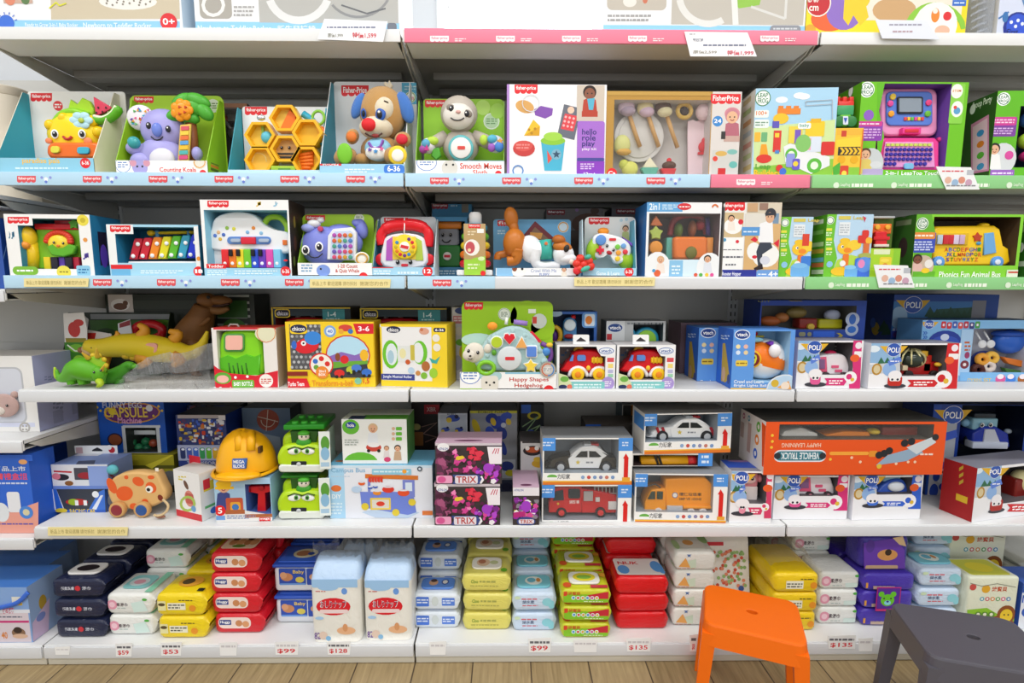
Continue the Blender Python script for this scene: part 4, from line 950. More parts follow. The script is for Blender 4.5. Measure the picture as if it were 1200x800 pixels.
pcyl(t,m,704.5,281,6.2,.022,.032,M('#5f92d8',.25),20); pprism(t,m,[(699,291),(702,291),(702,288),(705,288),(705,291),(708,291),(708,295),(705,295),(705,298),(702,298),(702,295),(699,295)],.022,.032,M('#d8283c',.25),.001)
for x,y,c in ((724,289,'#7ac84a'),(731,288,'#6fa4dc'),(725,296,'#f0a43a'),(733,295,'#e0404a'),(724,303,'#f0cc35')): pcyl(t,m,x,y,3,.024,.031,M(c,.25),14)
eyes(t,m,[(711.5,288),(719,293)],1.6,.027,False); pell(t,m,714,296,3.4,2.4,.028,.003,'#b02a34',20); pprism(t,m,rr_pts(714,279,722,282,1),.028,.031,'#d8313a')
pprism(t,m,[(729,277),(741,285),(741,289),(735,283)],.04,.055,M('#7f4ac0',.3),.002); pell(t,m,707,271,7,4.5,.06,.012,M('#f0952c',.3))
e2,m=toy(t,'berry_clip','red and teal berry clip',e)
for x,y in ((680,303),(676,309),(684,310),(690,306),(679,315),(692,312)): pell(t,m,x,y,5,5,-.014,.012,M('#e23a2e',.3))
pell(t,m,689,301,4,3,-.022,.008,M('#4ab09a',.3),-20); pell(t,m,686,315,6,3,-.024,.006,M('#4ab09a',.3),-25); pell(t,m,676,317,4.5,4.5,-.02,.004,'#e0313a')
t.done()

# 2 in 1 activity box
t,g=BX('toy_box','large blue window box with orange shape sorter cube inside','toy box',R,757,844,237,.14,.01,rz=0,fc='#f0f1f3',sc='#2f72b4',tc='#2c5f96',win=(760,250,843,304),inner='#6a5a62',rd=.12)
g.rect(756,236,800,248,'#69aade'); g.text('2in1',761,238,773,246,'#eef6fc'); g.words(776,239,794,246,3,'#d0e6f6'); g.disc(802,242,8,'#d8343c',4); g.words(796,241,808,243.5,1,'#fff'); g.arc(838,243,3,180,360,'#d8743a',2)
e2=g; g.rect(757,304,845,325,'#d9edf8'); g.disc(770,315,16,'#eef1f4',20); g.disc(831,314,15,'#eef1f4',18); g.rect(784,305,800,325,'#8cc4ea'); g.words(787,310,797,322,3,'#e4f3fb'); g.kid(774,300,20,'#efe4dc','#d9b184'); g.disc(770,320,4,'#e0653a'); g.disc(766,317,2,'#4aa0cf'); g.kid(829,299,20,'#dfe4ee','#2a1f1c');
for x,c in ((815,'#e05a3a'),(821,'#58b04a'),(828,'#f0c53a'),(834,'#e0539a')): g.disc(x,322,2.2,c)
e,m=toy(t,'shape_sorter'); pprism(t,m,rr_pts(790,277,830,304,4),.02,.10,M('#ef7d29',.3),.008); pell(t,m,810,296,7,7.5,.017,.006,M('#70701f',.4)); pbox(t,m,781,278,789,304,.04,.1,M('#5fb5a6',.3),.004); pbox(t,m,828,278,836,300,.03,.08,M('#f09a3a',.3),.003); ptube(t,m,[(p[0],p[1],.08) for p in spline([(785,276),(790,258),(806,252),(822,256),(828,274)])],4,M('#a83542',.35)); pell(t,m,795,270,5,9,.06,.02,M('#5d7a34',.4)); pell(t,m,811,268,5,10,.07,.02,M('#9a5a36',.4)); pell(t,m,820,264,6,6,.07,.02,M('#a83542',.4))
m=e['mb']; pprism(t,m,[(762,264),(769,252),(777,264)],.02,.05,M('#d9773f',.4),.004); pprism(t,m,star_pts(769,273,9,.65,5),.02,.05,M('#b4c85a',.4),.004); pcyl(t,m,769,290,8,.02,.05,M('#ef9a2c',.35)); ptube(t,m,[(829,255,.06),(830,276,.06)],3,M('#4a3a8a',.4))
window(t); t.done()

# hopper box with riding child
t,g=BX('toy_box','box with photo of a boy riding a white hopping toy','toy box',R,848,914,237,.14,.012,fc='#d9cdb8',sc='#b9ad9a',tc='#c9bfae')
g.rect(844,237,873,326,'#e8e7e4'); g.rect(845,270,871,316,'#f4f5f5'); g.brand(846,237,873,247); g.rect(847,249,871,278,'#d0b98f'); g.disc(859,265,11,'#f3f3f1',9); g.kid(857,252,18,'#efe6dc','#2c221e'); g.disc(868,260,3,'#d8283c'); g.disc(849,281,2,'#4a9ac8'); g.disc(864,283,2,'#d8283c'); g.words(847,292,869,293,1,'#5a5f6a',.9); g.words(846,300,870,302,1,'#5a5f6a',.9); g.words(850,309,862,311,1,'#5a5f6a',.9)
for x,y,w_,h_,c in ((876,238,12,10,'#c9a27a'),(890,238,10,8,'#9a7a6a'),(904,250,8,26,'#7a96b0'),(878,252,8,10,'#5a6a6a'),(879,262,4,6,'#c2565a')): g.rect(x,y,x+w_,y+h_,c)
g.rect(872,262,913,318,'#d8b078'); g.rect(873,250,904,266,'#ddd9d0'); g.disc(897,299,16,'#f1f1ef',14); g.disc(883,294,8,'#f1f1ef',10); g.poly([(879,281),(884,277),(888,281),(885,284)],'#d8283c'); g.disc(884,301,3,'#d8283c',2); g.poly([(906,285),(913,280),(912,290)],'#d8283c'); g.poly([(890,262),(905,257),(906,285),(892,287),(888,282)],'#f0f1f4'); g.poly([(903,284),(890,284),(886,295),(888,312),(893,312),(893,298),(905,290)],'#39404f'); g.poly([(883,314),(893,309),(894,315),(884,317)],'#2b1f22'); g.disc(903,251,6.4,'#33363e',7); g.disc(902,255,5,'#d9a987',6.2); g.poly([(896,250),(909,248),(908,252),(897,253)],'#33363e'); g.disc(900,254,.7,'#222'); g.disc(904,254,.7,'#222'); g.disc(896,305,6,'#d5d8e6',5)
g.rect(869,266,890,276,'#5b9ad8'); g.words(871,270,888,273,1,'#e6f0fa'); g.rect(843,316,886,326,'#2a3596'); g.text('Rooster Hopper',846,318.5,868,324,'#f2f4fb'); g.rect(886,316,915,326,'#6f9fdc',3); g.text('4+',900,317.5,911,324.5,'#ffffff'); g.words(888,320,898,322.5,1,'#eaf2fb')
t.done()

# two duck boxes
def duck_box(xl,xr,yt,label,yf,wing):
    t,g=BX('toy_box',label,'toy box',R,xl,xr,yt,.12,yf,rz=-1.5,fc='#b8d6ee',sc='#58a428',tc='#4d9420',group='green duck block boxes')
    X=lambda a: xl+a; q=(325-yt)/72.0; Y=lambda a: yt+a*q
    g.poly([(X(-3),Y(0)),(X(14),Y(0)),(X(10),Y(30)),(X(14),Y(50)),(X(6),Y(76)),(X(-3),Y(76))],'#6fc030'); g.poly([(X(6),Y(76)),(X(14),Y(52)),(X(30),Y(46)),(xr+2,Y(52)),(xr+2,Y(76))],'#b5d94a'); g.disc(X(6),Y(7),4.6,'#eef3ec'); g.ring(X(6),Y(7),3.7,'#2a7a4c',.8)
    for k in range(3): g.rect(X(1),Y(16+k*11),X(8),Y(19+k*11),'#e3e04a'); g.words(X(1),Y(20+k*11),X(8),Y(25+k*11),2,'#e8f4dc')
    g.disc(X(5),Y(57),3.6,'#8ec4e8'); g.rect(X(16),Y(2),X(30),Y(6),'#d6c75a'); g.text('Leap',X(33),Y(2),X(46),Y(7),'#d8c04a'); g.poly([(X(44),Y(2)),(X(48),Y(4)),(X(46),Y(9))],'#d0455a')
    g.rect(X(16),Y(9),X(29),Y(24),'#e4eaee'); g.words(X(17),Y(11),X(28),Y(22),4,'#b4bcc4')
    g.disc(X(24),Y(38),10,'#f0c42c',8); g.disc(X(34),Y(35),8,'#f2ce3a',6); g.disc(X(23),Y(30),6,'#f0c42c',3); g.disc(X(26),Y(41),4.5,'#ee8a2c',3); g.disc(X(20),Y(37),1.6,'#fff'); g.disc(X(20.5),Y(37),1,'#222'); g.rect(X(20),Y(45),X(27),Y(62),'#ea7c2e',2); g.disc(X(20),Y(56),3.5,'#eef0f0'); g.disc(X(17),Y(65),11,'#efc22c',5); g.disc(X(26),Y(64),7,'#efc22c',4)
    if xr-xl>45:
        g.rect(X(38),Y(24),X(50),Y(33),'#d8382e',2); g.rect(X(43),Y(18),X(51),Y(26),'#d8382e',2); g.disc(X(51),Y(30),4,'#f0b43a'); g.rect(X(44),Y(33),X(51),Y(48),'#d8713a'); g.disc(X(47),Y(47),9,'#a9b25a',3)
    s=side(t,'l')
    return t,g,X,Y
t,g,X,Y=duck_box(914,951,254,'narrow green and blue duck block box beside the boy riding photo box',.016,False)
g.rect(938,300,950,312,'#3f7fd8',2); g.rect(926,311,948,324,'#6fb0e6',2); g.disc(937,311,9,'#7fbcea',3); g.rect(940,274,948,288,'#d8452e'); t.done()
t,g,X,Y=duck_box(967,1021,251,'green duck block box printed with blue elephant, with red caboose beside it',.016,True)
g.rect(1001,302,1027,325,'#3f6fd8',3); g.disc(1012,310,9,'#5f93e6',9); g.disc(1009,309,4,'#e88ac0',5); g.rect(989,314,1004,325,'#6fb0e6',2); g.disc(996,313,7,'#8cc8f0',2.5)
s=side(t,'l')
for k,(y,c) in enumerate(((258,'#e9f0e4'),(270,'#8fc86a'),(284,'#cfe6b0'),(292,'#e0b24a'),(302,'#6fb4d8'),(308,'#e0754a'),(316,'#dfeccf'))): s.rect(951,y,965,y+5,c)
e,m=toy(t,'box_wing','yellow green printed wing of the box'); w2=t.w/2; a=t.P(1054,310,.001).x; zt=t.P(1035,291,.001).z
m.box((w2+.0003,.001,0),(a,.004,zt),'#a9d32f'); gg=G(t,m,.001); gg.lim=(w2,a,0,zt); gg.rect(1024,292,1043,298,'#dfe8c0'); gg.rect(1030,301,1044,325,'#e8cf3a',2); gg.disc(1037,305,5,'#f2dc5a',2); gg.disc(1037,311,3,'#e0903a'); gg.rect(1046,291,1054,325,'#8cc832')
e,m=toy(t,'red_caboose'); pbox(t,m,1024,256,1046,290,.05,.054,'#5b7a2c'); pbox(t,m,1022,262,1045,274,.03,.05,M('#e86a24',.3),.003); pprism(t,m,rr_pts(1026,271,1040,290,2),.02,.05,M('#d8222c',.25),.003); pcyl(t,m,1029,266,3,.025,.031,'#f0b03a',12); pcyl(t,m,1041,266,3,.025,.031,'#f0b03a',12); pbox(t,m,1024,277,1043,281,.018,.03,M('#d8222c',.25),.001); pbox(t,m,1025,286,1042,289,.017,.022,'#e8d8d0',.0005); pbox(t,m,1021,253,1049,255.5,.03,.06,'#c8ccd0',.001)
t.done()

# animal bus
t,g=BX('toy_box','green window box with yellow toy bus covered in alphabet keys','toy box',R,1071,1196,251,.13,.014,rz=0,fc='#84d032',sc='#2f5f20',tc='#4a8a1c',win=(1092,254,1193,311),inner='#4a3a2a',rd=.11)
g.poly([(1070,250),(1092,250),(1096,272),(1090,312),(1070,312)],'#63b028'); g.disc(1081,262,7,'#f0f4ee'); g.ring(1081,262,5.8,'#2a7a4c',1); g.text('LEAP',1076.5,258,1085.5,261.5,'#2a7a4c'); g.text('FROG',1076.5,262.5,1085.5,266,'#2a7a4c'); g.rect(1069,272,1096,296,'#3a4fb8',2); g.rect(1069,272,1096,280,'#e08a3a',2); g.words(1071,274,1094,278,1,'#fdeedd'); g.words(1071,282,1093,294,4,'#cfd8f4')
g.disc(1081,312,13,'#c9b3a0',13); g.kid(1075,298,26,'#e0b8b0','#2a1a14','#7a4a34'); g.rect(1069,318,1095,325,'#63b028'); g.disc(1084,317,5,'#f0c92c',3); g.disc(1088,309,5,'#e9e4e0'); g.text('Phonics Fun Animal Bus',1100,318,1172,325,'#f6faee'); g.rect(1179,316,1196,325,'#dfe8d0',1); g.rect(1181,318,1194,320,'#c8452e');
s=side(t,'l'); s.rect(1050,258,1068,264,'#7a8a6a'); s.disc(1060,250,5,'#5a6a5a'); s.disc(1058,290,7,'#3a2a2a',12)
e,m=toy(t,'toy_bus'); YB=M('#f3c818',.3); pprism(t,m,[(1093,311),(1093,270),(1098,265),(1166,264),(1172,268),(1176,288),(1182,292),(1184,308),(1178,311)],.02,.09,YB,.006); pbox(t,m,1097,273,1135,287,.016,.025,M('#d9b11a',.3),.002); pell(t,m,1152,264,6,3,.04,.015,YB)
pprism(t,m,[(1155,273),(1165,272),(1168,296),(1153,299)],.015,.022,M('#6fa8dc',.2),.002)
for x,c in ((1102,'#b8c8d8'),(1109,'#c82c34'),(1115,'#c82c34'),(1121,'#d8c8e0'),(1128,'#c8a8c8')): pbox(t,m,x-3,275,x+3,286,.012,.018,M(c,.3),.001)
pprism(t,m,star_pts(1146,278,6,.6),.017,.021,'#b8401f'); pell(t,m,1147,285,3,2,.018,.003,'#4a9ac8')
gg=G(t,m,.0195)
for r,wd in enumerate(('ABCDEFGH I','JKLMNOPQR','STUVWXYZ')):
    for k,ch in enumerate(wd.replace(' ','')): gg.text(ch,1107+k*4.8+r*.7,290+r*5.8,1111+k*4.8+r*.7,294.6+r*5.8,['#c8302c','#2f6fc8','#5a3aa0','#3a8a2c','#d8602c'][(k+r)%5])
for x in (1101,1170): e2,m=toy(t,'wheel','blue wheel',e); pcyl(t,m,x,307,7,.012,.03,M('#5b9ae0',.25)); pcyl(t,m,x,307,3.2,.009,.014,'#dfe8f4')
t.done()
t,g=BX('toy_box','dark green box cut off by the right end of the third shelf','toy box',R,1207,1260,250,.12,.012,fc='#4f9a24',sc='#2c6a1c',tc='#3a7a20')
s=side(t,'l'); s.disc(1196,290,4,'#e4ece0',6); s.rect(1190,306,1204,312,'#cfe0c4'); s.disc(1198,268,3,'#8ab86a',5); t.done()
# blue gift box on the far left bay's shelf
# ============================================================ fourth shelf (dinosaurs, cars, balls)
R='S4'
# tall jungle box at the back
t,g=BX('toy_box','dark jungle print box with white slats, standing behind the brown dinosaur','toy box',R,127,300,345,.12,.34,fc='#232a20',sc='#1b2119',tc='#2a2f26')
g.rect(127,345,156,366,'#cfc6c2'); g.disc(141,357,11,'#efeae8',7); g.disc(141,359,8,'#6a4532',4); g.disc(147,355,3,'#6a4532')
for k in range(4): g.rect(262,345+k*8,294,348+k*8,'#a5a9a0'); g.rect(255,370+k*9,290,373+k*9,'#8a9088')
g.rect(255,352,290,372,'#2f5a24'); g.disc(275,385,14,'#3a6a22',12); g.rect(294,345,300,420,'#3a3e38'); g.rect(156,352,250,362,'#30372c'); t.done()
# front tray of dinosaurs
t,f,b=WD('dinosaur_tray','black and green open dinosaur display tray with pictured white end panel','display tray',R,68,188,438,366,.10,.232,front='#2c4a1e',back='#1d2a1a',ins='#24301f',out='#2c3a22',rad=.004,cardx=(80,200))
f.rect(68,366,188,440,'#2c4a1e'); b.rect(106,368,270,374,'#8e9294'); b.rect(106,375,200,396,'#3a6a1e'); b.disc(125,392,14,'#24401a',8); b.disc(190,380,16,'#5a8a24',6); b.rect(200,374,270,378,'#4a6a22')
b.poly([(83,368),(95,366),(104,374),(102,392),(84,394)],'#dfdbd8'); b.disc(92,384,6,'#c03430',7); b.disc(96,376,5,'#c03430',3); b.rect(82,394,105,399,'#8a7f20'); b.rect(82,399,105,424,'#3a6a22'); b.disc(94,406,9,'#6fae2e',6); b.line([(84,404),(92,411),(104,412)],'#e4e8dc',1.6); b.disc(99,418,6,'#8ac432',6)
e,m=toy(t,'end_panel','white end panel pictured with red and green dinosaurs'); pprism(t,m,[(74,367),(98,366),(102,385),(102,416),(106,438),(78,438)],.002,.004,'#e4e0de'); gg=G(t,m,.002)
gg.disc(87,386,7,'#c03430',9); gg.disc(92,378,6,'#c03430',4); gg.rect(77,396,101,401,'#8a7f20'); gg.rect(77,401,102,432,'#3a7a22'); gg.disc(90,408,9,'#6fae2e',5); gg.line([(79,404),(88,411),(101,412)],'#e4e8dc',1.6); gg.disc(93,422,7,'#8ac432',6)
e,m=toy(t,'red_ring','red plastic ring inside the tray'); ptube(t,m,[(p[0],p[1],.06) for p in el_pts(174,388,17,9,16)],5,M('#c01f26',.25),8,True)
e,m=toy(t,'header_card','white and red header card'); pprism(t,m,[(138,379),(152,374),(155,392),(139,394)],.04,.043,'#d9dade'); pprism(t,m,[(140,379),(152,375),(152,381),(140,384)],.0385,.0405,'#8a2f35'); pprism(t,m,[(96,389),(100,386),(130,391),(133,400),(112,404),(98,398)],.03,.033,'#e0d8d2'); pprism(t,m,[(97,390),(112,390),(110,400),(98,397)],.028,.031,'#c8281f')
t.done('tray')

def limb(t,m,pts,r,c): ptube(t,m,spline(pts,4),[x for x in [p[0] for p in spline([(q,) for q in r],4)]],c,10)
# brown tyrannosaur
o=at_y(232,440,.36); o.z=ZD[R]+.0006
t=T('dinosaur_toy','brown standing tyrannosaur toy with open jaws','dinosaur toy',V((o.x,.24,ZD[R]+.0006)),0,'toy dinosaurs',(.2,.06,.25)); m=t.mb; BN=M('#7d5228',.55)
for sx in (0,):
    limb(t,m,[(212,443,.03),(212,425,.03),(217,405,.03),(226,390,.03),(236,372,.03),(240,358,.03)],[6,14,19,19,15,11],BN)
    pell(t,m,243,352,12,9,.03,.028,BN,10); pell(t,m,258,352,14,6,.03,.022,BN,4); limb(t,m,[(246,362,.03),(258,364,.03),(268,361,.03)],[6,4.5,2.5],M('#8a5f33',.55)); limb(t,m,[(240,359,.028),(256,358,.02),(269,356,.018)],[1.5,2,1.2],'#3a1d18')
    limb(t,m,[(224,376,.0),(236,380,-.002),(246,372,-.004)],[4,3,2],BN); limb(t,m,[(222,400,.0),(232,415,-.005),(226,430,.0),(234,444,-.005)],[9,8,5,5],BN)
pell(t,m,244,348,2.2,2,.002,.003,'#1c120c')
t.done('body')
# yellow dinosaur lying on the tray
t=T('dinosaur_toy','long yellow dinosaur toy lying on its side with an orange belly patch','dinosaur toy',V((at_y(170,400,.17).x,.165,ZD[R]+.0006)),0,'toy dinosaurs',(.5,.06,.12)); m=t.mb; YD=M('#d2b81f',.5); OD=M('#c98a22',.5)
limb(t,m,[(103,405,0),(122,407,0),(145,405,0),(172,407,0),(200,411,0),(222,413,0),(236,405,0),(243,388,0)],[8,11,14,16,14,9,6,1.5],YD)
pell(t,m,106,409,9,8,.0,.02,M('#c9a878',.5),8); pell(t,m,97,410,5,4,.0,.014,M('#8a5a3a',.5))
pell(t,m,113,407,9,6,-.016,.012,'#241a14');
for pts,r in (([(165,418,-.02),(172,423,-.03),(160,430,-.03)],[8,6,3]),([(205,416,-.02),(212,421,-.02),(203,428,-.02)],[8,6,3]),([(166,394,.0),(170,386,.0),(163,380,.0)],[7,5,3]),([(204,398,.0),(209,391,.0),(199,388,.0)],[7,5,3]),([(136,398,.0),(138,392,.0),(136,388,0)],[4,3,1])): limb(t,m,pts,r,OD)
pprism(t,m,rr_pts(170,402,184,413,4),-.0415,-.036,M('#d99a8a',.6))
for k in range(5): pell(t,m,150+k*9,417+(k%2)*2,6,4,-.014,.018,M('#c9a41f',.5))
limb(t,m,[(122,414,.01),(120,436,.0),(119,443,-.0)],[8,5,5],OD)
t.done('body')
# green triceratops
o=at_z(105,454,ZD[R])
t=T('dinosaur_toy','small green horned dinosaur toy with yellow frill at the front edge','dinosaur toy',V((o.x,.036,ZD[R]+.0006)),0,'toy dinosaurs',(.22,.05,.1)); m=t.mb; GD=M('#5aa81e',.45); GY2=M('#a8c42a',.5)
limb(t,m,[(66,433,.0),(70,443,.0),(80,440,.0),(92,432,.0),(106,434,.0),(118,438,.0)],[1.5,4,8,13,13,10],GD)
limb(t,m,[(64,430,.0),(67,441,.0),(76,444,.0)],[1,3,4],GY2); pell(t,m,112,429,13,13,.0,.012,M('#86b81f',.5),10)
for k in range(7): a=math.radians(150+k*35); pell(t,m,112+12*math.cos(a),428+12*math.sin(a),3,3,.0,.006,M('#d2b62a',.5))
pell(t,m,115,438,7,9,-.014,.016,GD); limb(t,m,[(116,446,-.02),(118,450,-.03),(114,453,-.03)],[4,3,1.5],GY2)
for a,b2 in (((104,420),(96,413)),((114,418),(113,408)),((118,436),(122,428))): limb(t,m,[(a[0],a[1],-.01),((a[0]+b2[0])/2,(a[1]+b2[1])/2,-.02),(b2[0],b2[1],-.03)],[2.6,1.8,.6],M('#d9b23a',.5))
for x,dy in ((84,.0),(97,.0),(88,.025),(102,.025),(119,-.0)): limb(t,m,[(x,436,dy),(x-1,445,dy),(x,450,dy)],[6,4.5,4],GD)
eyes(t,m,[(110,436),(118,434)],1.2,-.028,False)
t.done('body')
# second small green dinosaur behind the bag
t=T('dinosaur_toy','dark green long necked dinosaur toy partly under the clear bag','dinosaur toy',V((at_y(140,440,.07).x,.094,ZD[R]+.0006)),0,'toy dinosaurs',(.2,.05,.1)); m=t.mb
limb(t,m,[(122,443,.0),(132,441,.0),(143,434,.0),(150,428,.0),(156,429,-.005)],[8,9,7,5,4],M('#3f8a1e',.5)); limb(t,m,[(124,440,0),(120,447,.0),(126,452,.0)],[6,5,5],M('#3f8a1e',.5)); limb(t,m,[(138,440,0),(140,446,.0),(139,452,.0)],[6,5,5],M('#3f8a1e',.5)); pell(t,m,157,429,5,3,.0,.01,'#57a026')
t.done('body')
# clear bag
t=T('plastic_bag','crumpled clear plastic bag lying at the shelf front beside the green dinosaur','plastic bag',V((at_z(194,456,ZD[R]).x,.012,ZD[R]+.0006)),0,None,(.3,.07,.12)); m=t.mb
CF_=film('crumpled_clear_film',.10,.05,.9,'#e6e9ec'); Rr=random.Random(11)
prof=[(135,444),(150,430),(166,421),(180,417),(188,414),(204,416),(216,411),(230,405),(246,402)]
NX,NZ=28,9; vs=[]
for j in range(NZ+1):
    for i in range(NX+1):
        u=i/NX; x=135+111*u; k=u*(len(prof)-1); a=int(min(k,len(prof)-2)); ty=prof[a][1]+(prof[a+1][1]-prof[a][1])*(k-a); w_=j/NZ
        p=t.P(x+Rr.uniform(-1.4,1.4),455+(ty-455)*w_,0); p.y=0+.035*w_*w_+Rr.uniform(-.011,.011); p.z=max(p.z,.0005); vs.append(p)
m.add(vs,[(j*(NX+1)+i,j*(NX+1)+i+1,(j+1)*(NX+1)+i+1,(j+1)*(NX+1)+i) for j in range(NZ) for i in range(NX)],CF_,True)
b0=len(vs); top=vs[-(NX+1):]; m.add(top+[V((v.x,v.y+.01,max(v.z*.4,.0006))) for v in top],[(i,i+1,NX+2+i,NX+1+i) for i in range(NX)],CF_,True)
t.done()

# green melon bottle box
t,g=BX('toy_box','red and white window box with bright green melon shaped water bottle','toy box',R,250,325,384,.10,.03,rz=2,fc='#e9e4df',sc='#b9a999',tc='#c8352e',win=(255,387,309,440),inner='#d9cfc6',rd=.085)
g.rect(250,383,326,386,'#c92b36'); g.disc(312,391,13,'#e2e0c0',9); g.ring(312,390,11,'#d98a5a',1); g.poly([(247,458),(247,428),(256,432),(268,437),(300,440),(326,434),(326,458)],'#d81f33'); g.rect(272,445,298,454,'#6db53a',2); g.text('BABY BOTTLE',274,447,296,452,'#ffffff'); g.text('CoComelon',250,453,276,457,'#ffffff'); g.disc(261,443,10,'#5fae3a',7); g.disc(261,444,7,'#f0b8ac',4.6); g.disc(312,446,8,'#f2ece6',8); g.words(306,443,318,450,3,'#c9402f')
for x,y in ((276,442),(300,455),(290,441)): g.disc(x,y,1.6,'#ffffff')
e,m=toy(t,'melon_bottle'); MG=M('#86d61f',.3); pprism(t,m,spline([(258,440),(256,415),(258,395),(266,388),(298,388),(305,396),(307,415),(304,440)],4,True),.012,.08,MG,.01); pprism(t,m,[(257,440),(257,420),(266,416),(276,420),(288,415),(298,418),(305,415),(304,441)],.008,.03,M('#58b81f',.3),.004)
for k in range(5): ptube(t,m,[(268+k*5,425+(k%2)*3,.008),(270+k*5,438,.008)],.7,'#2c6a14',6)
pprism(t,m,rr_pts(262,391,286,412,4),.006,.014,M('#4f9a4a',.3),.002); pprism(t,m,rr_pts(264,393,284,410,3),.003,.007,M('#efb6a6',.35),.001); ptube(t,m,[(264,388,.05),(270,380,.05),(278,380,.05),(284,388,.05)],1.2,'#b8b4ae',6)
e2,m=toy(t,'jar','yellow green jar',e); pbox(t,m,306,404,320,412,.03,.07,M('#6fc41f',.3),.004); pbox(t,m,306,412,321,422,.028,.07,M('#d4d63a',.25),.003); pbox(t,m,306,424,322,436,.03,.07,M('#d6e84a',.25),.003)
t.done()

# dark red box with 1-4 behind
def back_box(xl,xr,yt,label,yf,red):
    t,g=BX('toy_box',label,'toy box',R,xl,xr,yt,.12,yf,fc='#1f3038',sc='#3a3320',tc='#2a2a22',win=(xl+4,yt+10,xr-26,yt+60),inner='#7a2a2a')
    g.rect(xl,yt,xr,yt+1.5,'#d8b92a'); g.rect(xl,yt,xl+2,458,'#d8b92a'); g.rect(xl+2,yt+2,xl+20,yt+12,'#e3c92e',3); g.rect(xl+3,yt+3,xl+19,yt+11,'#14182c',3); g.text('chicco',xl+4.5,yt+4.5,xl+17.5,yt+9.5,'#e8e8ee'); g.rect(xr-34,yt+2,xr-8,yt+17,'#3f9298'); g.text('1-4',xr-28,yt+5,xr-18,yt+11,'#dff0f0'); g.words(xr-30,yt+12,xr-14,yt+15,1,'#b8dcdc'); g.rect(xr-34,yt+17,xr-8,yt+20,'#d8b92a')
    e,m=toy(t,'red_vehicle'); pell(t,m,(xl+xr)/2-6,yt+16,26,5,.03,.02,M('#a31c22',.25)); ptube(t,m,[(p[0],p[1],.05) for p in spline([(xl+28,yt+13),(xl+34,yt+5),(xl+42,yt+5),(xl+48,yt+13)])],2.5,M('#c9b9b2',.4)); pbox(t,m,xl+10,yt+20,xr-34,yt+30,.02,.07,M('#8f1a20',.3),.004)
    t.done()
back_box(320,412,360,'dark box with yellow edges and teal 1-4 patch, behind the yellow ball game box',.19,1)
back_box(423,524,361,'dark box with yellow edges and teal 1-4 patch, behind the musical roller box',.20,1)

# transform ball game
t,g=BX('toy_box','yellow and red box with red car ball, marked ages 3-6','toy box',R,336,439,377,.10,.035,rz=1.5,fc='#f3ce27',sc='#e0bb22',tc='#d8b420')
g.rect(340,380,377,433,'#5a5a5e')
for j in range(9):
    for i in range(7): g.disc(342.5+i*5.4+(j%2)*2.4,382+j*6,1.7,'#b9bbbd' if (i+j)%3 else '#8a8c90')
g.rect(340,379,360,391,'#f3ce27',3); g.disc(350,385,9.5,'#20264a',5); g.text('chicco',342.5,382.5,357.5,387.5,'#ffffff'); g.disc(360,405,14,'#d8232f',9,10); g.disc(367,396,10,'#3a86d8',8); g.disc(345,404,3,'#3a6ac8',5); g.disc(356,402,3,'#f0f0f0'); g.disc(356,402,1.2,'#222'); g.rect(377,379,438,440,'#f3ce27'); g.poly([(414,379),(438,379),(438,391),(418,391)],'#d8202c'); g.text('3-6',420,382,433,388,'#ffffff'); g.disc(387,388,7,'#7fa8dc'); g.disc(387,388,4.5,'#dfe9f6'); g.text('40',384,386,390,390,'#3a6ac8')
g.disc(408,416,26,'#d2372e',24); g.disc(408,416,24.5,'#b5dcf0',22.5); g.poly([(384,418),(400,412),(416,416),(432,410),(430,428),(386,428)],'#8a68b8'); g.poly([(385,424),(432,422),(428,438),(390,438)],'#69a83a'); g.poly([(386,432),(430,426),(434,442),(388,442)],'#3a3a40'); g.disc(404,421,5,'#d8282f'); g.disc(396,418,3,'#8a4a2a',5); g.disc(427,416,5,'#f0b92c',7); g.disc(405,384,8,'#d2453a',4); g.disc(400,388,3,'#e8a83a'); g.disc(411,388,3,'#3a78c0')
for x,y,c in ((398,437,'#d8302c'),(412,433,'#b8c83a'),(418,431,'#4a7ad0'),(430,436,'#3a70c8')): g.disc(x,y,6,c,4.5); g.disc(x-3,y+4,2,'#222'); g.disc(x+3,y+4,2,'#222')
g.disc(377,427,14,'#d8322c'); g.disc(377,427,12.4,'#f2ece2')
for x,y,c in ((370,423,'#3a70c8'),(377,420,'#d8302c'),(384,426,'#d8302c'),(371,430,'#6aa03a')): g.disc(x,y,3,c)
g.disc(378,436,7.5,'#ea8a35'); g.text('2in1',374,433,382,436,'#fff'); g.text('BOX',374,437,382,440,'#fff'); g.rect(337,435,361,440,'#8a2a1c'); g.poly([(335,455),(335,443),(360,443),(364,455)],'#d8202c'); g.text('Turbo Team',338,447,357,452,'#ffffff'); g.text('Transform-a-ball',366,445,414,452,'#e0902a'); g.rect(335,454,440,456,'#d8202c'); g.disc(420,446,4,'#7fc0a0'); g.text('1,5',426,443,433,450,'#d8322c')
t.done()
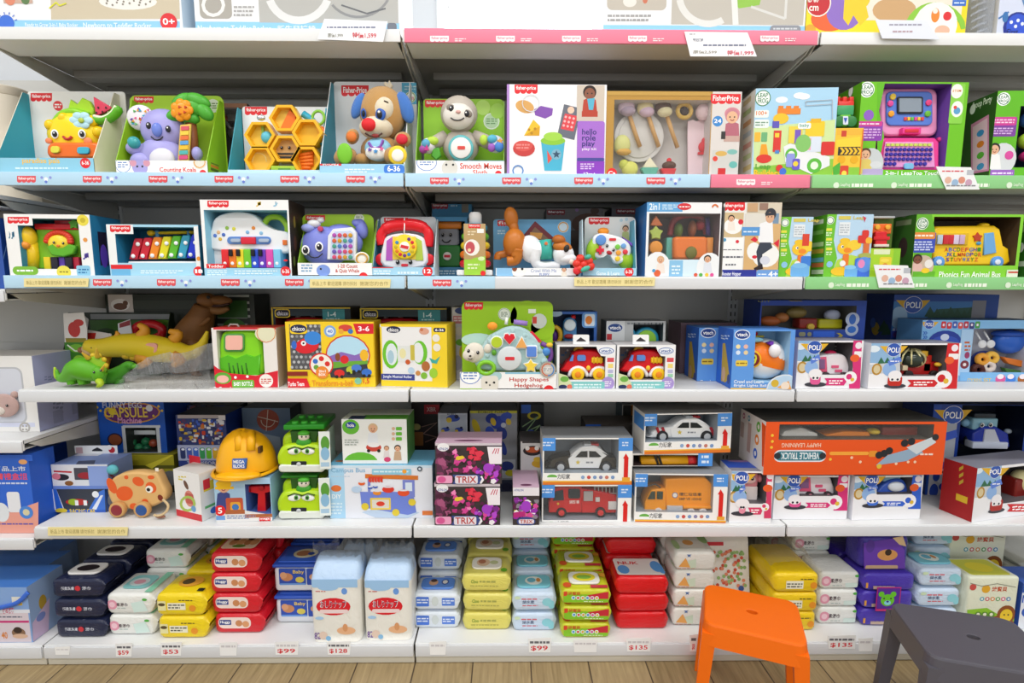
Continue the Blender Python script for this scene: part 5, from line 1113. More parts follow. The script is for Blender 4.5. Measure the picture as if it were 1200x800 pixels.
# musical roller
t,g=BX('toy_box','white and yellow box printed with green ringed musical roller','toy box',R,446,524,380,.12,.03,rz=-7,fc='#e9e9ea',sc='#e3c322',tc='#e6c92a')
g.rect(446,380,524,383,'#efd02c'); g.rect(446,446,524,453,'#efd02c'); g.rect(506,380,524,453,'#efd02c'); g.rect(445,383,448,448,'#efd02c'); g.disc(461,386,8.5,'#20264a',4); g.text('chicco',455,384,467,388.5,'#ffffff'); g.disc(497,388,6,'#d9a28a',4); g.disc(494,386,2,'#c8744a'); g.rect(508,384,522,389,'#20264a',2); g.text('6-36',510,385,520,388,'#fff')
g.disc(458,415,10,'#6cc02c',17); g.disc(459,415,7,'#dfe8ea',13); g.disc(458,418,4,'#a9c8d8',8); g.disc(492,413,9,'#6cc02c',14); g.disc(490,413,6.5,'#e3e6e8',12); g.rect(466,405,484,424,'#dfe2e0'); g.disc(472,414,4,'#e6dfa8',6); g.rect(481,404,486,422,'#c8b84a',1); g.disc(478,424,3,'#c85a2a'); g.disc(511,396,4.5,'#e8e4dc'); g.disc(512,407,4.5,'#e8e4dc'); g.poly([(503,419),(510,422),(516,417),(512,426),(506,425)],'#3fa8a0'); g.disc(499,429,5,'#b06a38',6); g.disc(497,440,4,'#7fb83a'); g.disc(508,437,5,'#9ccc3a',6); g.disc(490,437,3,'#c98a4a'); g.rect(447,438,486,445,'#3a4490'); g.text('Jungle Musical Roller',449,439.5,483,443.5,'#e8eaf6'); g.disc(482,434,4,'#b8d0e6')
s=side(t,'r'); t.done()
# bagged toy
t,g=BX('toy_box','narrow grey and white box in crinkled clear film beside the hedgehog box','toy box',R,530,548,360,.10,.16,fc='#c9c6c4',sc='#6a6660',tc='#b5b2ae')
g.disc(541,364,8,'#2a3f7a',4); g.rect(531,370,548,379,'#c8787c'); g.words(532,371,546,377,2,'#f0dede'); g.disc(538,388,5,'#d8d0c0'); g.disc(540,401,6,'#69b02c',4); g.disc(545,392,3,'#a03a6a'); g.disc(542,413,4,'#d8b82c',8); g.disc(536,425,6,'#a8a4b0',9); g.disc(540,440,5,'#d0cdd2',8); t.done()

# hedgehog
t,f,b=WD('toy_box','large green scalloped box with pale blue hedgehog toy and shape buttons','toy box',R,539,652,436,353,.07,.002,front='#f4f4f4',back='#9ccc22',ins='#8aba1e',out='#7fb01c',rad=.02,cardx=(541,648),wing=False)
b.brand(544,354,566,363)
f.text('Happy Shapes',597,442,643,448,'#c23a2e'); f.text('Hedgehog',603,449,636,455,'#c23a2e'); f.rect(592,436,652,438,'#8cc4dd'); f.disc(551,440,12,'#3f73c4',10); f.disc(551,440,11,'#ffffff',9.2); f.words(543,435,559,445,3,'#6d8fc9'); f.disc(575,440,13,'#a9cdd0',8); f.rect(564,440,584,457,'#e2ddd2',4); f.disc(570,448,1.4,'#222'); f.disc(579,448,1.4,'#222'); f.disc(574,451,1,'#222'); f.rect(539,455,565,459,'#9ccc22'); f.disc(643,457,6,RED)
e,m=toy(t,'card_scallops','scalloped green top of the card')
for x,y,r in ((592,368,14),(618,372,20),(636,384,14)): pprism(t,m,el_pts(x,y,r,r,24),.066,.0695,'#9ccc22')
gg=G(t,m,.0655); gg.disc(591,368,7.5,'#dfe6da'); gg.ring(591,368,6.5,'#9fb0a0',.7); gg.words(587,365,595,371,3,'#7a8a7a'); gg.disc(632,376,9,'#cfd8d0'); gg.rect(624,371,629,379,'#d0453a'); gg.rect(619,362,628,367,'#e6eedd'); gg.disc(560,398,20,'#bfe0d8',8)
e,m=toy(t,'hedgehog_toy'); HB=M('#b5d6d9',.85,'plush'); pprism(t,m,spline([(560,432),(568,400),(580,390),(596,383),(612,384),(626,394),(635,410),(638,432)],4,True),.012,.055,HB,.01)
Rr=random.Random(5)
for k in range(60):
    a=Rr.uniform(0,PI); q=Rr.uniform(.78,1.0); pell(t,m,600+38*q*math.cos(a),431-45*q*math.sin(a),3.4,3.4,.012+.01*Rr.random(),.006,HB,0,8,6)
pcyl(t,m,597,420,14.5,.002,.014,M('#d3dadd',.3)); pprism(t,m,rr_pts(592,418,603,422,1),.0012,.0022,'#d8313a'); pell(t,m,579,413,3,3.6,.008,.006,M('#5a9e2c',.3)); ptube(t,m,[(593,380,.03),(594,372,.03)],2,'#eef0ee',6)
for x,y,c,k in ((582,401,'#b5cc2e','o'),(597,397,'#d81f30','h'),(611,402,'#e8a85a','t'),(623,412,'#5a86d8','s'),(622,429,'#efd24a','x')):
    P_={'o': el_pts(x,y,6.4,6.4,16),'s': rr_pts(x-5.6,y-6,x+5.6,y+6,1.6),'t': [(x-6.6,y+5.4),(x+.5,y-7),(x+6.6,y+5.4)],'x': star_pts(x,y,8,.55),'h': [(x,y+6.5),(x-6.5,y-1),(x-5,y-5.5),(x-1.6,y-5.8),(x,y-3.6),(x+1.6,y-5.8),(x+5,y-5.5),(x+6.5,y-1)]}[k]
    cx,cy=x,y; pprism(t,m,[(cx+(p[0]-cx)*1.2,cy+(p[1]-cy)*1.2) for p in P_],.003,.014,'#f2f2f0',.001); pprism(t,m,P_,-.001,.005,M(c,.25),.001)
e2,m=toy(t,'hedgehog_face',None,e); FC=M('#ded7ca',.6); pell(t,m,556,413,12,12,.016,.014,FC); pell(t,m,550,416,8,7,.008,.012,FC); pell(t,m,572,408,5,6,.014,.01,FC,20); eyes(t,m,[(549,411),(560,413)],1.8,.0,False); pell(t,m,551,417,1.5,1.1,-.004,.002,'#2a2420'); smile(t,m,551,421,2.6,1.4,-.003,'#2a2420',.4)
e2,m=toy(t,'clip_rings','green and rainbow rings',e); ptube(t,m,[(p[0],p[1],.004) for p in el_pts(570,431,9,7,16)],2.6,M('#7ec22c',.3),8,True)
e2,m=toy(t,'teether','purple teether',e); ptube(t,m,[(p[0],p[1],.03) for p in spline([(634,402),(644,408),(645,420),(636,428)])],3,M('#7a4a9a',.3)); m=e['mb']; pell(t,m,640,412,5,5,.02,.008,M('#4a8ad0',.3)); pell(t,m,644,404,4,3,.022,.008,M('#e8c03a',.3)); pell(t,m,577,382,6,5,.03,.008,M('#f0992c',.4)); ptube(t,m,[(602,377,.03),(618,379,.03)],3,M('#9a7ac8',.3)); pprism(t,m,[(618,390),(624,388),(635,400),(630,402)],.02,.03,M('#d8283c',.3),.001)
e,m=toy(t,'age_disc'); pcyl(t,m,642,433,9.5,-.003,-.0005,'#f4f4f2',20,0); gg=G(t,m,-.003); gg.ring(642,433,7,'#d2603a',1.2); gg.arc(642,433,7,-60,90,'#4a86c8',1.4); gg.words(637,431,647,435,2,'#9a9aa0')
t.done()
# blue telephone box behind
t,g=BX('toy_box','navy box with white and blue toy phone behind the hedgehog box','toy box',R,636,699,365,.10,.14,fc='#2f5fae',sc='#1f4a8a',tc='#2a5696',win=(642,368,696,402),inner='#123a72')
g.rect(682,366,699,384,'#5f94d2',4); g.rect(685,368,697,382,'#cfdfee',2); g.disc(690,375,4,'#e0802c',5); g.disc(651,367,8,'#a9c4dc',4)
e,m=toy(t,'toy_phone'); pprism(t,m,rr_pts(660,372,676,403,7),.02,.05,M('#4f8ac0',.3),.004); pcyl(t,m,668,381,7,.012,.021,M('#dfe8ee',.3)); pell(t,m,667,394,6,3,.012,.008,'#a83034'); pell(t,m,672,371,3,3,.03,.01,RED); ptube(t,m,[(p[0],p[1],.03) for p in el_pts(650,393,7,10,14)],3,M('#e0b42c',.3),8,True); pell(t,m,650,394,4,7,.04,.01,'#5a2f8a'); t.done()
# drum box behind
t,g=BX('toy_box','grey box with teal and lime toy drum behind the red cars','toy box',R,710,779,376,.10,.16,fc='#bfc2c4',sc='#6a6e72',tc='#8a8e92',win=(742,378,777,404),inner='#4a525a')
g.rect(709,376,732,399,'#dfe2e4'); g.disc(721,384,9,'#dfe4ee',5.5); g.disc(721,384,8.4,'#2c4a8a',4.8); g.text('vtech',714.5,381.5,727.5,386,'#ffffff'); g.rect(711,391,717,398,'#c23038')
g.words(735,377,776,381,1,'#8c9196')
e,m=toy(t,'toy_drum'); pcyl(t,m,758,398,15,.025,.06,M('#2f9ac0',.3)); pcyl(t,m,758,398,11.5,.02,.03,M('#8fcc3a',.3)); pcyl(t,m,738,391,7,.03,.06,M('#2f9ac0',.3)); pcyl(t,m,738,391,4.5,.026,.032,M('#e0703a',.3)); t.done()
# red cars
def car_box(xl,label):
    X=lambda a: xl+a
    t,g=BX('toy_box',label,'toy box',R,X(0),X(68.5),404,.10,.014,fc='#eff0f2',sc='#bfc3c8',tc='#c9c6c8',win=(X(3),406,X(57),445),inner='#8d8588',rd=.088,group='boxed red toy cars')
    gi=G(t,t.mb,.087); Rr=random.Random(2)
    for k in range(40): gi.disc(X(3+Rr.random()*54),405+Rr.random()*30,1.3,Rr.choice(['#b8484a','#4a78b0','#c9a24a','#5a9a6a','#e0d8d8']))
    g.poly([(X(46),405),(X(69),405),(X(69),418),(X(52),417),(X(48),411)],'#eff0f2'); g.disc(X(58),411,9,'#3f68b0',4); g.disc(X(58),411,8,'#e9eef6',3.2); g.text('vtech',X(52),409,X(64),413,'#2f57a4')
    g.rect(X(59),419,X(67),424,'#d8505a'); g.rect(X(60),426,X(66),431,'#f0d87a'); g.rect(X(60),433,X(66),437,'#b8b8dc'); g.rect(X(60),438,X(66),442,'#9ad0b0'); g.disc(X(60),449,7.5,'#a994d4',8); g.words(X(56),446,X(64),453,3,'#efe9f6'); g.rect(X(16),447,X(56),456,'#7fc8c8',1.5); g.words(X(20),449,X(52),455,2,'#e6f6f6'); g.poly([(X(2),437),(X(12),440),(X(18),450),(X(2),452)],'#d3dcae'); g.disc(X(9),444,5,'#6fae4a',3.5); g.disc(X(7),453,5,'#23305a',2.5); g.disc(X(15),453,3,'#e0745a')
    pp=t.w/2; e,m=toy(t,'hang_tab','white hanging tab'); pprism(t,m,rr_pts(X(19),392,X(38),405,1.5),.018,.0195,'#f0f0f0'); gg=G(t,m,.018); gg.poly([(X(23),399),(X(26),396.5),(X(28),395),(X(30),396.5),(X(34),399),(X(34),400),(X(23),400)],'#3a3438')
    e,m=toy(t,'toy_car'); CR2=M('#d81a24',.22)
    pprism(t,m,spline([(X(8),436),(X(8),430),(X(12),424),(X(16),421),(X(20),413),(X(30),410),(X(36),410),(X(40),410),(X(50),413),(X(55),424),(X(55),436)],4,True),.02,.075,CR2,.008); pell(t,m,X(42),414,11,6,.045,.025,CR2)
    ptube(t,m,[(p[0],p[1],.05) for p in el_pts(X(26),411,5,4,12)],1.7,M('#f0b82a',.3),8,True); pprism(t,m,[(X(15),423),(X(18),416),(X(20),416),(X(19),423)],.013,.022,M('#5a86cf',.2)); pprism(t,m,rr_pts(X(24),416,X(34),423,2),.012,.022,M('#5a86cf',.2),.001); pbox(t,m,X(41),419,X(54),425,.012,.03,M('#f0c024',.25),.002)
    for k in range(3): pbox(t,m,X(43+k*4),418,X(44.5+k*4),426,.010,.02,M('#d8a818',.25),.001)
    for x in (25,50): ptube(t,m,[(p[0],p[1],.02) for p in el_pts(X(x),441,10.5,10.5,12,180,360)],2.2,M('#eceaf0',.3))
    pell(t,m,X(37),431,2.5,3,.013,.004,'#f0c83a')
    for x in (25,50):
        e2,m=toy(t,'wheel','yellow wheel',e); pcyl(t,m,X(x),439,7.6,.006,.03,M('#f3c51f',.25)); pcyl(t,m,X(x),439,3.6,.003,.008,M('#ea8a24',.25))
    t.done()
car_box(652.5,'left box of two matching boxed red toy cars with yellow wheels')
car_box(722.5,'right box of two matching boxed red toy cars with yellow wheels')

# crawl ball boxes
def ball_box(xl,xm,xr,yt,yf,d,label,ball,rz=0):
    t,g=BX('toy_box',label,'toy box',R,xm,xr,yt,d,yf,rz=rz,fc='#5f9ae4',sc='#2f6ad0',tc='#4f86d2',win=(xm+26,yt+2,xr-5,448) if ball else None,inner='#9cc8ea',group='blue boxed light balls')
    X=lambda a: xm+a
    g.disc(X(12),yt+6,9,'#e8eef8',6); g.disc(X(12),yt+6,8,'#22418c',5); g.text('vtech',X(6),yt+3.5,X(18),yt+8,'#ffffff')
    for i in range(2):
        for j in range(2): g.disc(X(7+i*9),yt+20+j*7,2.6,['#f2e0a8','#d8e6f8','#e8b8a8','#e6d0a0'][i*2+j])
    g.rect(X(4),yt+36,X(18),yt+43,'#e6c84a',2); g.words(X(5),yt+38,X(17),yt+41,1,'#8a6a1c'); g.rect(X(-2),454.5,X(58),456.6,'#f2c22c'); g.text('Crawl and Learn',X(2),445,X(37),449,'#eef5fd'); g.text('Bright Lights Ball',X(2),450,X(40),453.6,'#eef5fd')
    s=side(t,'l'); w=xm-xl
    s.poly([(xl+w*.35,yt+60),(xl+w*.45,yt+16),(xl+w*.6,yt+16),(xl+w*.85,yt+56),(xl+w*.6,yt+62)],'#c9a83a'); s.disc(xl+w*.5,yt+52,5,'#d9b08a',9); s.disc(xl+w*.78,yt+58,4,'#3a4a8a',6); s.words(xl+w*.35,yt+6,xl+w*.85,yt+12,2,'#cfe0f8')
    if ball:
        g.disc(X(62),yt+70,22,'#dfe8f2',18); g.disc(X(62),yt+70,20.5,'#b8d4ee',16.5); g.poly([(X(52),yt+68),(X(66),yt+60),(X(72),yt+72),(X(60),yt+74)],'#e8a85a'); g.disc(X(62),452,5,'#f0e0d0'); g.disc(X(50),449,4.5,'#d8b43a')
        e,m=toy(t,'light_ball'); pell(t,m,894,420,27,25,.065,.055,M('#f1f0f0',.3),0,28,18)
        e2,m=toy(t,'orange_band','orange band',e)
        vs=[]; c=t.P(894,420,.065); s_=t.s
        N=24; K=6
        for k in range(K+1):
            la=math.radians(52-70*k/K)
            for j in range(N+1):
                lo=math.radians(-10+200*j/N); vs.append((c.x-27.5*s_*math.cos(la)*math.cos(lo),.065-.056*math.cos(la)*math.sin(lo),c.z+25.5*s_*math.sin(la+.25*math.cos(lo))))
        m.add(vs,[(k*(N+1)+j,k*(N+1)+j+1,(k+1)*(N+1)+j+1,(k+1)*(N+1)+j) for k in range(K) for j in range(N)],M('#f07a1c',.25),True)
        pcyl(t,m,882,421,11,.012,.04,M('#f0b81f',.3)); pcyl(t,m,882,421,8.6,.009,.014,M('#7a1f2a',.3)); gg=G(t,m,.009); gg.text('19',876,415,887,428,'#d8d83a'); pprism(t,m,[(901,402),(907,400),(906,407)],.006,.03,'#6a2fa8',.001); pell(t,m,908,411,7,8,.006,.012,'#e8e6ea'); pell(t,m,883,391,5,3,.06,.01,RED); ptube(t,m,[(880,394,.05),(895,394,.05)],1.2,'#d8c23a',6); pell(t,m,886,398,9,3,.03,.01,M('#8ac8e0',.3))
    t.done()
ball_box(838,858,930,386,.002,.12,'blue box with orange and white light ball, nearest of the blue light ball boxes',True,-2)
ball_box(800,818,853,384,.13,.12,'blue box printed with a baby, left of the open orange light ball box',False)
t,g=BX('toy_box','purplish brown box standing behind the blue light ball boxes','toy box',R,797,862,378,.14,.27,fc='#6a5560',sc='#7a5f6c',tc='#4a4248'); t.done()

# blue rescue set boxes at the back
t,g=BX('toy_box','dark blue window box of small toy vehicles, on the back of the fourth shelf','toy box',R,889,1012,352,.13,.13,rz=-2,fc='#20429a',sc='#1a367e',tc='#1d3a86',win=(892,358,1003,386),inner='#6a6864',rd=.1)
for k in range(3): g.poly([(924+k*5,349),(928+k*5,349),(931+k*5,353),(927+k*5,353)],'#8a7a3a')
g.text('CITY',888,351,903,354,'#8a8a3a'); g.rect(953,388,978,395,'#2f62d0',1); g.disc(999,374,8,'#a8b4cc'); g.disc(998,386,7.5,'#a8b4cc'); g.disc(999,374,4,'#2f5fb0',6); g.disc(998,386,5,'#2f6ac0',4); g.poly([(980,390),(984,390),(988,393),(984,396),(980,396),(984,393)],'#a89a3a'); g.rect(936,389,944,394,'#8a8a70',2); g.rect(946,389,951,394,'#8a8a70',2)
e,m=toy(t,'toy_vehicles'); pbox(t,m,937,373,958,385,.03,.08,M('#8a2a22',.3),.005); pcyl(t,m,951,383,4,.02,.04,'#c0a03a'); pbox(t,m,960,374,988,385,.03,.08,M('#b8b422',.3),.006); pell(t,m,975,369,9,7,.05,.02,M('#a8b0c8',.3)); pell(t,m,933,366,12,7,.05,.02,M('#7a6a3a',.4)); pell(t,m,902,376,13,6,.05,.02,M('#a8582c',.4)); pell(t,m,916,372,8,6,.05,.02,M('#a86a3a',.4)); t.done()
def wings_logo(g,x,y,r):
    g.poly([(x-r*2,y-r*.55),(x,y-r*.5),(x+r*2,y-r*.55),(x+r*1.3,y+r*.2),(x+r*.9,y+r*.55),(x-r*.9,y+r*.55),(x-r*1.3,y+r*.2)],'#e0b02c'); g.disc(x,y,r*1.05,'#e8e8f0',r*1.0); g.disc(x,y,r,'#2f56b0',r*.95); g.text('POLI',x-r*.82,y-r*.35,x+r*.82,y+r*.4,'#ffffff')
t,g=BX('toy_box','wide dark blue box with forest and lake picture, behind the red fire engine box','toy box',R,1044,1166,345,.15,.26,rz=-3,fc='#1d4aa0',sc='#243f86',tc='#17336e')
g.rect(1044,353,1140,390,'#3f7fc0'); g.poly([(1086,372),(1100,362),(1138,360),(1138,378),(1086,378)],'#2c5a4a')
for k in range(7): g.tri(1090+k*8,367+(k%3)*2,8,'#26503a')
g.rect(1080,375,1140,390,'#8a98a8'); g.rect(1138,352,1154,388,'#8a8a92'); g.disc(1053,372,10,'#9fc0dc',13); g.poly([(1040,388),(1068,374),(1070,384),(1044,396)],'#3a50b8'); g.words(1046,383,1066,389,1,'#c9d2f0'); wings_logo(g,1070,357,10)
for x,y,c in ((1052,392,'#5a3a8a'),(1062,392,'#a03a7a'),(1074,382,'#3a4a7a')): g.disc(x,y,6,c,4)
s=side(t,'l'); s.disc(1026,385,7,'#b89a2c',8); s.disc(1023,378,5,'#3a64c0',6); s.tri(1036,384,9,'#1f4a3a'); s.tri(1040,388,9,'#1f4a3a'); t.done()
# cooking set
t,g=BX('toy_box','light blue window box of toy kitchenware with blue pot and donuts','toy box',R,1078,1215,375,.11,.125,rz=-1,fc='#7fb6e6',sc='#5f98d0',tc='#3a5a80',win=(1138,385,1210,440),inner='#c9ccd8',rd=.09)
wings_logo(g,1089,380,5.5)
for k,c in enumerate(['#d0303c','#d0303c','#3f5fb8','#d8504a','#b8344a','#3a3a7a','#4a9a4a']): g.rect(1103+k*6.6,376.5+(k%2),1108.6+k*6.6,384.5+(k%2)*.6,c,1.6); g.rect(1104.6+k*6.6,379,1107+k*6.6,382,'#e6dcea',.8)
g.disc(1107,400,19,'#203a9a',13); g.disc(1107,402,17,'#3050b8',9); g.disc(1107,395,5,'#c8d4ee',4)
for y in (389,394): g.text('»',1081,y-1,1087,y+3,'#3f73c4');
g.rect(1124,386,1138,440,'#a9cdf0'); g.words(1130,399,1137,412,3,'#c8602c'); g.disc(1133,416,3,'#a03a6a',4); g.disc(1130,427,5,'#7a2a3a'); g.disc(1130,427,2,'#e8e0e0'); g.rect(1124,436,1215,455,'#7fb6e6'); g.text('COOKING',1133,443,1150,448,'#e6c34a'); g.text('SET',1152,443,1161,448,'#e6c34a')
for x,c in ((1172,'#d85a9a'),(1184,'#3f7fd8'),(1198,'#a8642c')): g.disc(x,444,6,c,6); g.disc(x,441,4,'#f0e6ec',3)
e,m=toy(t,'kitchen_toys'); pell(t,m,1182,400,18,15,.05,.03,M('#2a5fc0',.2)); pell(t,m,1182,391,19,5,.05,.034,M('#1f4aa4',.2)); pcyl(t,m,1152,427,17,.05,.056,M('#27357c',.3)); pprism(t,m,[(1176,418),(1206,424),(1204,432),(1182,426)],.03,.05,M('#e07a2c',.4),.003); pprism(t,m,[(1178,431),(1206,436),(1200,440),(1180,436)],.03,.05,M('#4a7a3a',.4),.002)
for x,y,c in ((1146,433,'#5a2a24'),(1158,429,'#efe0d8'),(1151,421,'#f0a83a'),(1162,419,'#f0bc4a')): ptube(t,m,[(p[0],p[1],.035) for p in el_pts(x,y,5.4,4.8,14)],3.2,M(c,.4),8,True)
for x0 in (1143,1153): ptube(t,m,[(x0,388,.04),(x0+6,398,.035)],1.1,M('#dfe2e6',.3),6); pell(t,m,x0+8,403,5,5,.034,.006,M('#dfe2e6',.3))
t.done()
# pink ambulance and red fire engine boxes
def rescue_box(row,xl,xr,yt,yb_,yf,col,label,scene='#8fb6dc',vehicle=None,group='boxed rescue vehicles',rz=0,slab=.0):
    t,g=BX('toy_box',label,'toy box',row,xl,xr,yt,.10,yf,rz=rz,fc='#f0f0f4',sc='#e3e4ec',tc='#8a8a98',group=group,win=(xl+(xr-xl)*.34,yt+2,xr-(xr-xl)*.13,yb_-17),inner='#5f5c60',rd=.085)
    W=xr-xl; X=lambda a: xl+W*a; H=yb_-yt; Y=lambda a: yt+H*a
    g.rect(X(0),Y(0),X(.34),Y(.42),scene); g.disc(X(.05),Y(.12),7,'#dfeaf4',4)
    for k in range(3): g.tri(X(.13+k*.07),Y(.42),7,'#2f6a4a')
    g.poly([(X(.0),Y(.45)),(X(.34),Y(.4)),(X(.34),Y(.62)),(X(0),Y(.65))],'#c9ced6'); g.disc(X(.08),Y(.55),6,'#b8892c',7); g.disc(X(.08),Y(.55),4,'#d8c8a0',5); g.disc(X(.22),Y(.55),8,'#8fb4e6',8); wings_logo(g,X(.27),Y(.14),8.2); g.poly([(X(.2),Y(.38)),(X(.34),Y(.28)),(X(.36),Y(.38)),(X(.22),Y(.48))],'#5a7fd8'); g.words(X(.23),Y(.36),X(.33),Y(.4),1,'#ffffff')
    g.poly([(X(.87),Y(0)),(X(1),Y(0)),(X(1),Y(1)),(X(.8),Y(1)),(X(.8),Y(.8)),(X(.86),Y(.6)),(X(.85),Y(.3))],col); g.disc(X(.95),Y(.1),4,'#efe6ee'); g.rect(X(.88),Y(.22),X(.99),Y(.34),'#f0eff2',1); g.disc(X(.89),Y(.36),5.5,'#e8602c',4.5); g.disc(X(.82),Y(.76),W*.1,'#f4f2f6',W*.1); g.disc(X(.8),Y(.74),W*.045,col); g.disc(X(.85),Y(.8),W*.03,'#e0b83a'); g.poly([(X(.42),Y(.77)),(X(.72),Y(.77)),(X(.76),Y(.84)),(X(.72),Y(.92)),(X(.42),Y(.92)),(X(.46),Y(.845))],col); g.words(X(.49),Y(.8),X(.7),Y(.9),2,'#ffffff')
    vc=vehicle or col
    # printed little vehicle at lower left
    g.disc(X(.28),Y(.9),13,'#3a3a44',3); g.rect(X(.2),Y(.68),X(.36),Y(.9),vc,4); g.disc(X(.28),Y(.68),8,'#f0eef2',6); g.rect(X(.22),Y(.72),X(.34),Y(.8),'#f2f0f0',2); g.disc(X(.25),Y(.765),1.4,'#223'); g.disc(X(.31),Y(.765),1.4,'#223')
    return t,g,X,Y
t,g,X,Y=rescue_box(R,934,1010,399,456,.012,'#d8327a','boxed pink and white toy ambulance on the shelf right of the orange light ball',vehicle='#e05a96')
def ambulance(t,x,y,s):
    e,m=toy(t,'toy_ambulance'); AW=M('#e6e0e6',.3); q=lambda a,b: (x+a*s,y+b*s)
    pprism(t,m,spline([q(-18,14),q(-20,2),q(-14,-10),q(0,-13),q(14,-13),q(21,-6),q(22,14)],4,True),.02,.075,AW,.008); pprism(t,m,[q(-18,8),q(-19,0),q(-13,-9),q(-4,-10),q(-3,8)],.014,.03,M('#d8587e',.3),.003); pprism(t,m,[q(-16,4),q(-16,-2),q(-12,-7),q(-6,-7),q(-6,4)],.011,.016,M('#7f5a86',.2),.001); pell(t,m,*q(0,-14),7*s,4*s,.045,.015,M('#c82c58',.25)); pbox(t,m,*q(2,0),*q(10,3),.017,.022,'#d8587e'); pbox(t,m,*q(6,5),*q(14,8),.017,.022,'#d8587e')
    for a in (-4,17): e2,mm=toy(t,'wheel','dark wheel',e); pcyl(t,mm,*q(a,13),5*s,.012,.03,M('#3a2f34',.5)); pcyl(t,mm,*q(a,13),2.4*s,.01,.014,'#d88aa0')
ambulance(t,973,428,1.0); g2=G(t,t.mb,.084); g2.rect(977,402,998,430,'#2c2a2c')
for j in range(3): g2.words(978,404+j*9,997,411+j*9,2,'#8a8684')
t.done()
t,g,X,Y=rescue_box(R,1019,1124,402,457.5,.008,'#d02028','boxed red toy fire engine on the fourth shelf with yellow ladder',vehicle='#c02a1e')
e,m=toy(t,'toy_fire_engine'); FR=M('#a81a1a',.3); pbox(t,m,1056,424,1104,441,.03,.08,FR,.006); pell(t,m,1068,420,17,13,.05,.03,M('#d8cf9a',.35)); pell(t,m,1068,421,14,10,.035,.028,M('#2f3830',.2))
for a in (-8,0,8): ptube(t,m,[(1068+a*1.6,427,.012),(1068+a*1.2,416,.014),(1068+a*.4,408,.03)],1,'#d8cf9a',6)
pbox(t,m,1080,411,1088,420,.03,.05,M('#d8a82a',.3),.003); pbox(t,m,1082,416,1092,436,.03,.06,M('#b8281c',.3),.004); pbox(t,m,1098,408,1105,436,.04,.06,M('#7a1c18',.3),.002); pell(t,m,1099,427,4,2.5,.02,.008,'#d8a82a'); pbox(t,m,1058,428,1064,434,.022,.032,'#d8c8a8',.001)
for x in (1066,1096): e2,mm=toy(t,'wheel','dark wheel',e); pcyl(t,mm,x,439,5,.02,.04,'#221a1a')
t.done()
# ============================================================ fifth shelf (vehicles, blocks, pig)
R='S5'
# capsule machine
t,g=BX('toy_box','blue capsule machine box with lettered oval and small window of green figures','toy box',R,116,194,470,.15,.28,zb=ZD[R]+.1445,fc='#1c55b8',sc='#14409a',tc='#1a4aa4',win=(146,500,186,531),inner='#3a4440',rd=.1)
g.disc(155,484,33,'#d89a2c',12.5,4); g.disc(155,484,31,'#6a2f7a',11,4); g.text('FUNNY EGG',120,471,166,478,'#cfd4e8'); g.text('CAPSULE',122,477,173,489,'#f0d04a',True,False,-.02); g.text('Machine',138,489,166,496,'#e8a8d0'); g.disc(131,482,4,'#f0d83a'); g.disc(135,515,9,'#1a1a3a',8); g.disc(135,515,7.5,'#8a4a2c',6.5); g.rect(144,499,148,533,'#c9ced4'); g.rect(184,499,188,533,'#c9ced4'); g.rect(144,498,188,501,'#c9ced4'); g.rect(144,530,188,533,'#c9ced4'); g.disc(175,478,4,'#e8e8f0');
for x,y in ((114,477),(118,481),(186,476),(190,481),(180,487)): g.disc(x,y,1.4,'#e8c83a')
e,m=toy(t,'capsule_figures'); pbox(t,m,147,504,182,509,.05,.055,'#dfe4e6')
for x,y,c in ((155,518,'#2f8a5a'),(155,526,'#2f8a5a'),(163,524,'#3f9a6a'),(171,517,'#2a7a50'),(172,525,'#1f6a4a'),(180,519,'#a8503a'),(149,526,'#2f7a5a')): pell(t,m,x,y,5,5,.05,.014,M(c,.2))
t.done()
t,g=BX('toy_box','olive yellow and black striped box lying under the blue capsule machine box','toy box',R,132,205,533,.13,.26,fc='#a8a028',sc='#6a661c',tc='#9a9426')
g.rect(132,545,214,549,'#5a5a1a'); g.rect(132,553,214,600,'#2a2c28'); g.poly([(170,545),(200,533),(214,533),(178,549)],'#d8cc3a'); g.disc(200,560,10,'#6a6c70',9); g.rect(134,556,160,575,'#7a7a2c'); t.done()
# robots box
t,g=BX('toy_box','box crowded with small colourful robot figures above a row of coloured blocks','toy box',R,208,266,486,.13,.26,fc='#33407a',sc='#1f3f9a',tc='#2a2c3a',zb=ZD[R]+.1012)
Rr=random.Random(9)
g.rect(208,486,266,490,'#b8aeb0'); g.rect(256,487,264,492,'#e6e2e4')
for k in range(95): g.rect(*(lambda x,y: (x,y,x+Rr.uniform(2,6),y+Rr.uniform(2,5)))(Rr.uniform(209,260),Rr.uniform(490,518)),Rr.choice(['#d8b43a','#c8402c','#3f62c8','#8a92a8','#26264a','#c8742c','#dfe0e8','#5a3a6a']),1)
g.rect(209,521,266,545,'#aeb6d4')
for k,c in enumerate(['#2f3a6a','#4a5fb0','#3f6ac8','#3a9a5a','#6ab82c','#e0b02c','#d8782c']): g.rect(212+k*7.6,524,218+k*7.6,537,c,2); g.disc(215+k*7.6,526,2,'#dfe4f0',1.4)
g.rect(209,539,266,546,'#30428a'); g.text('TRANSFORM',220,540,258,544,'#c8ccdc'); t.done()
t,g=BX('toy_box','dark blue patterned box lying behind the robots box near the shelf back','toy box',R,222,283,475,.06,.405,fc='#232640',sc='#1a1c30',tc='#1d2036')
Rr=random.Random(4)
for k in range(30): g.disc(Rr.uniform(216,262),Rr.uniform(474,484),2.5,Rr.choice(['#6a6a8a','#8a5a5a','#4a5a9a']))
g.disc(258,478,10,'#2f52b0',4); g.text('robot',251,476,265,480,'#c8d2ee'); t.done()
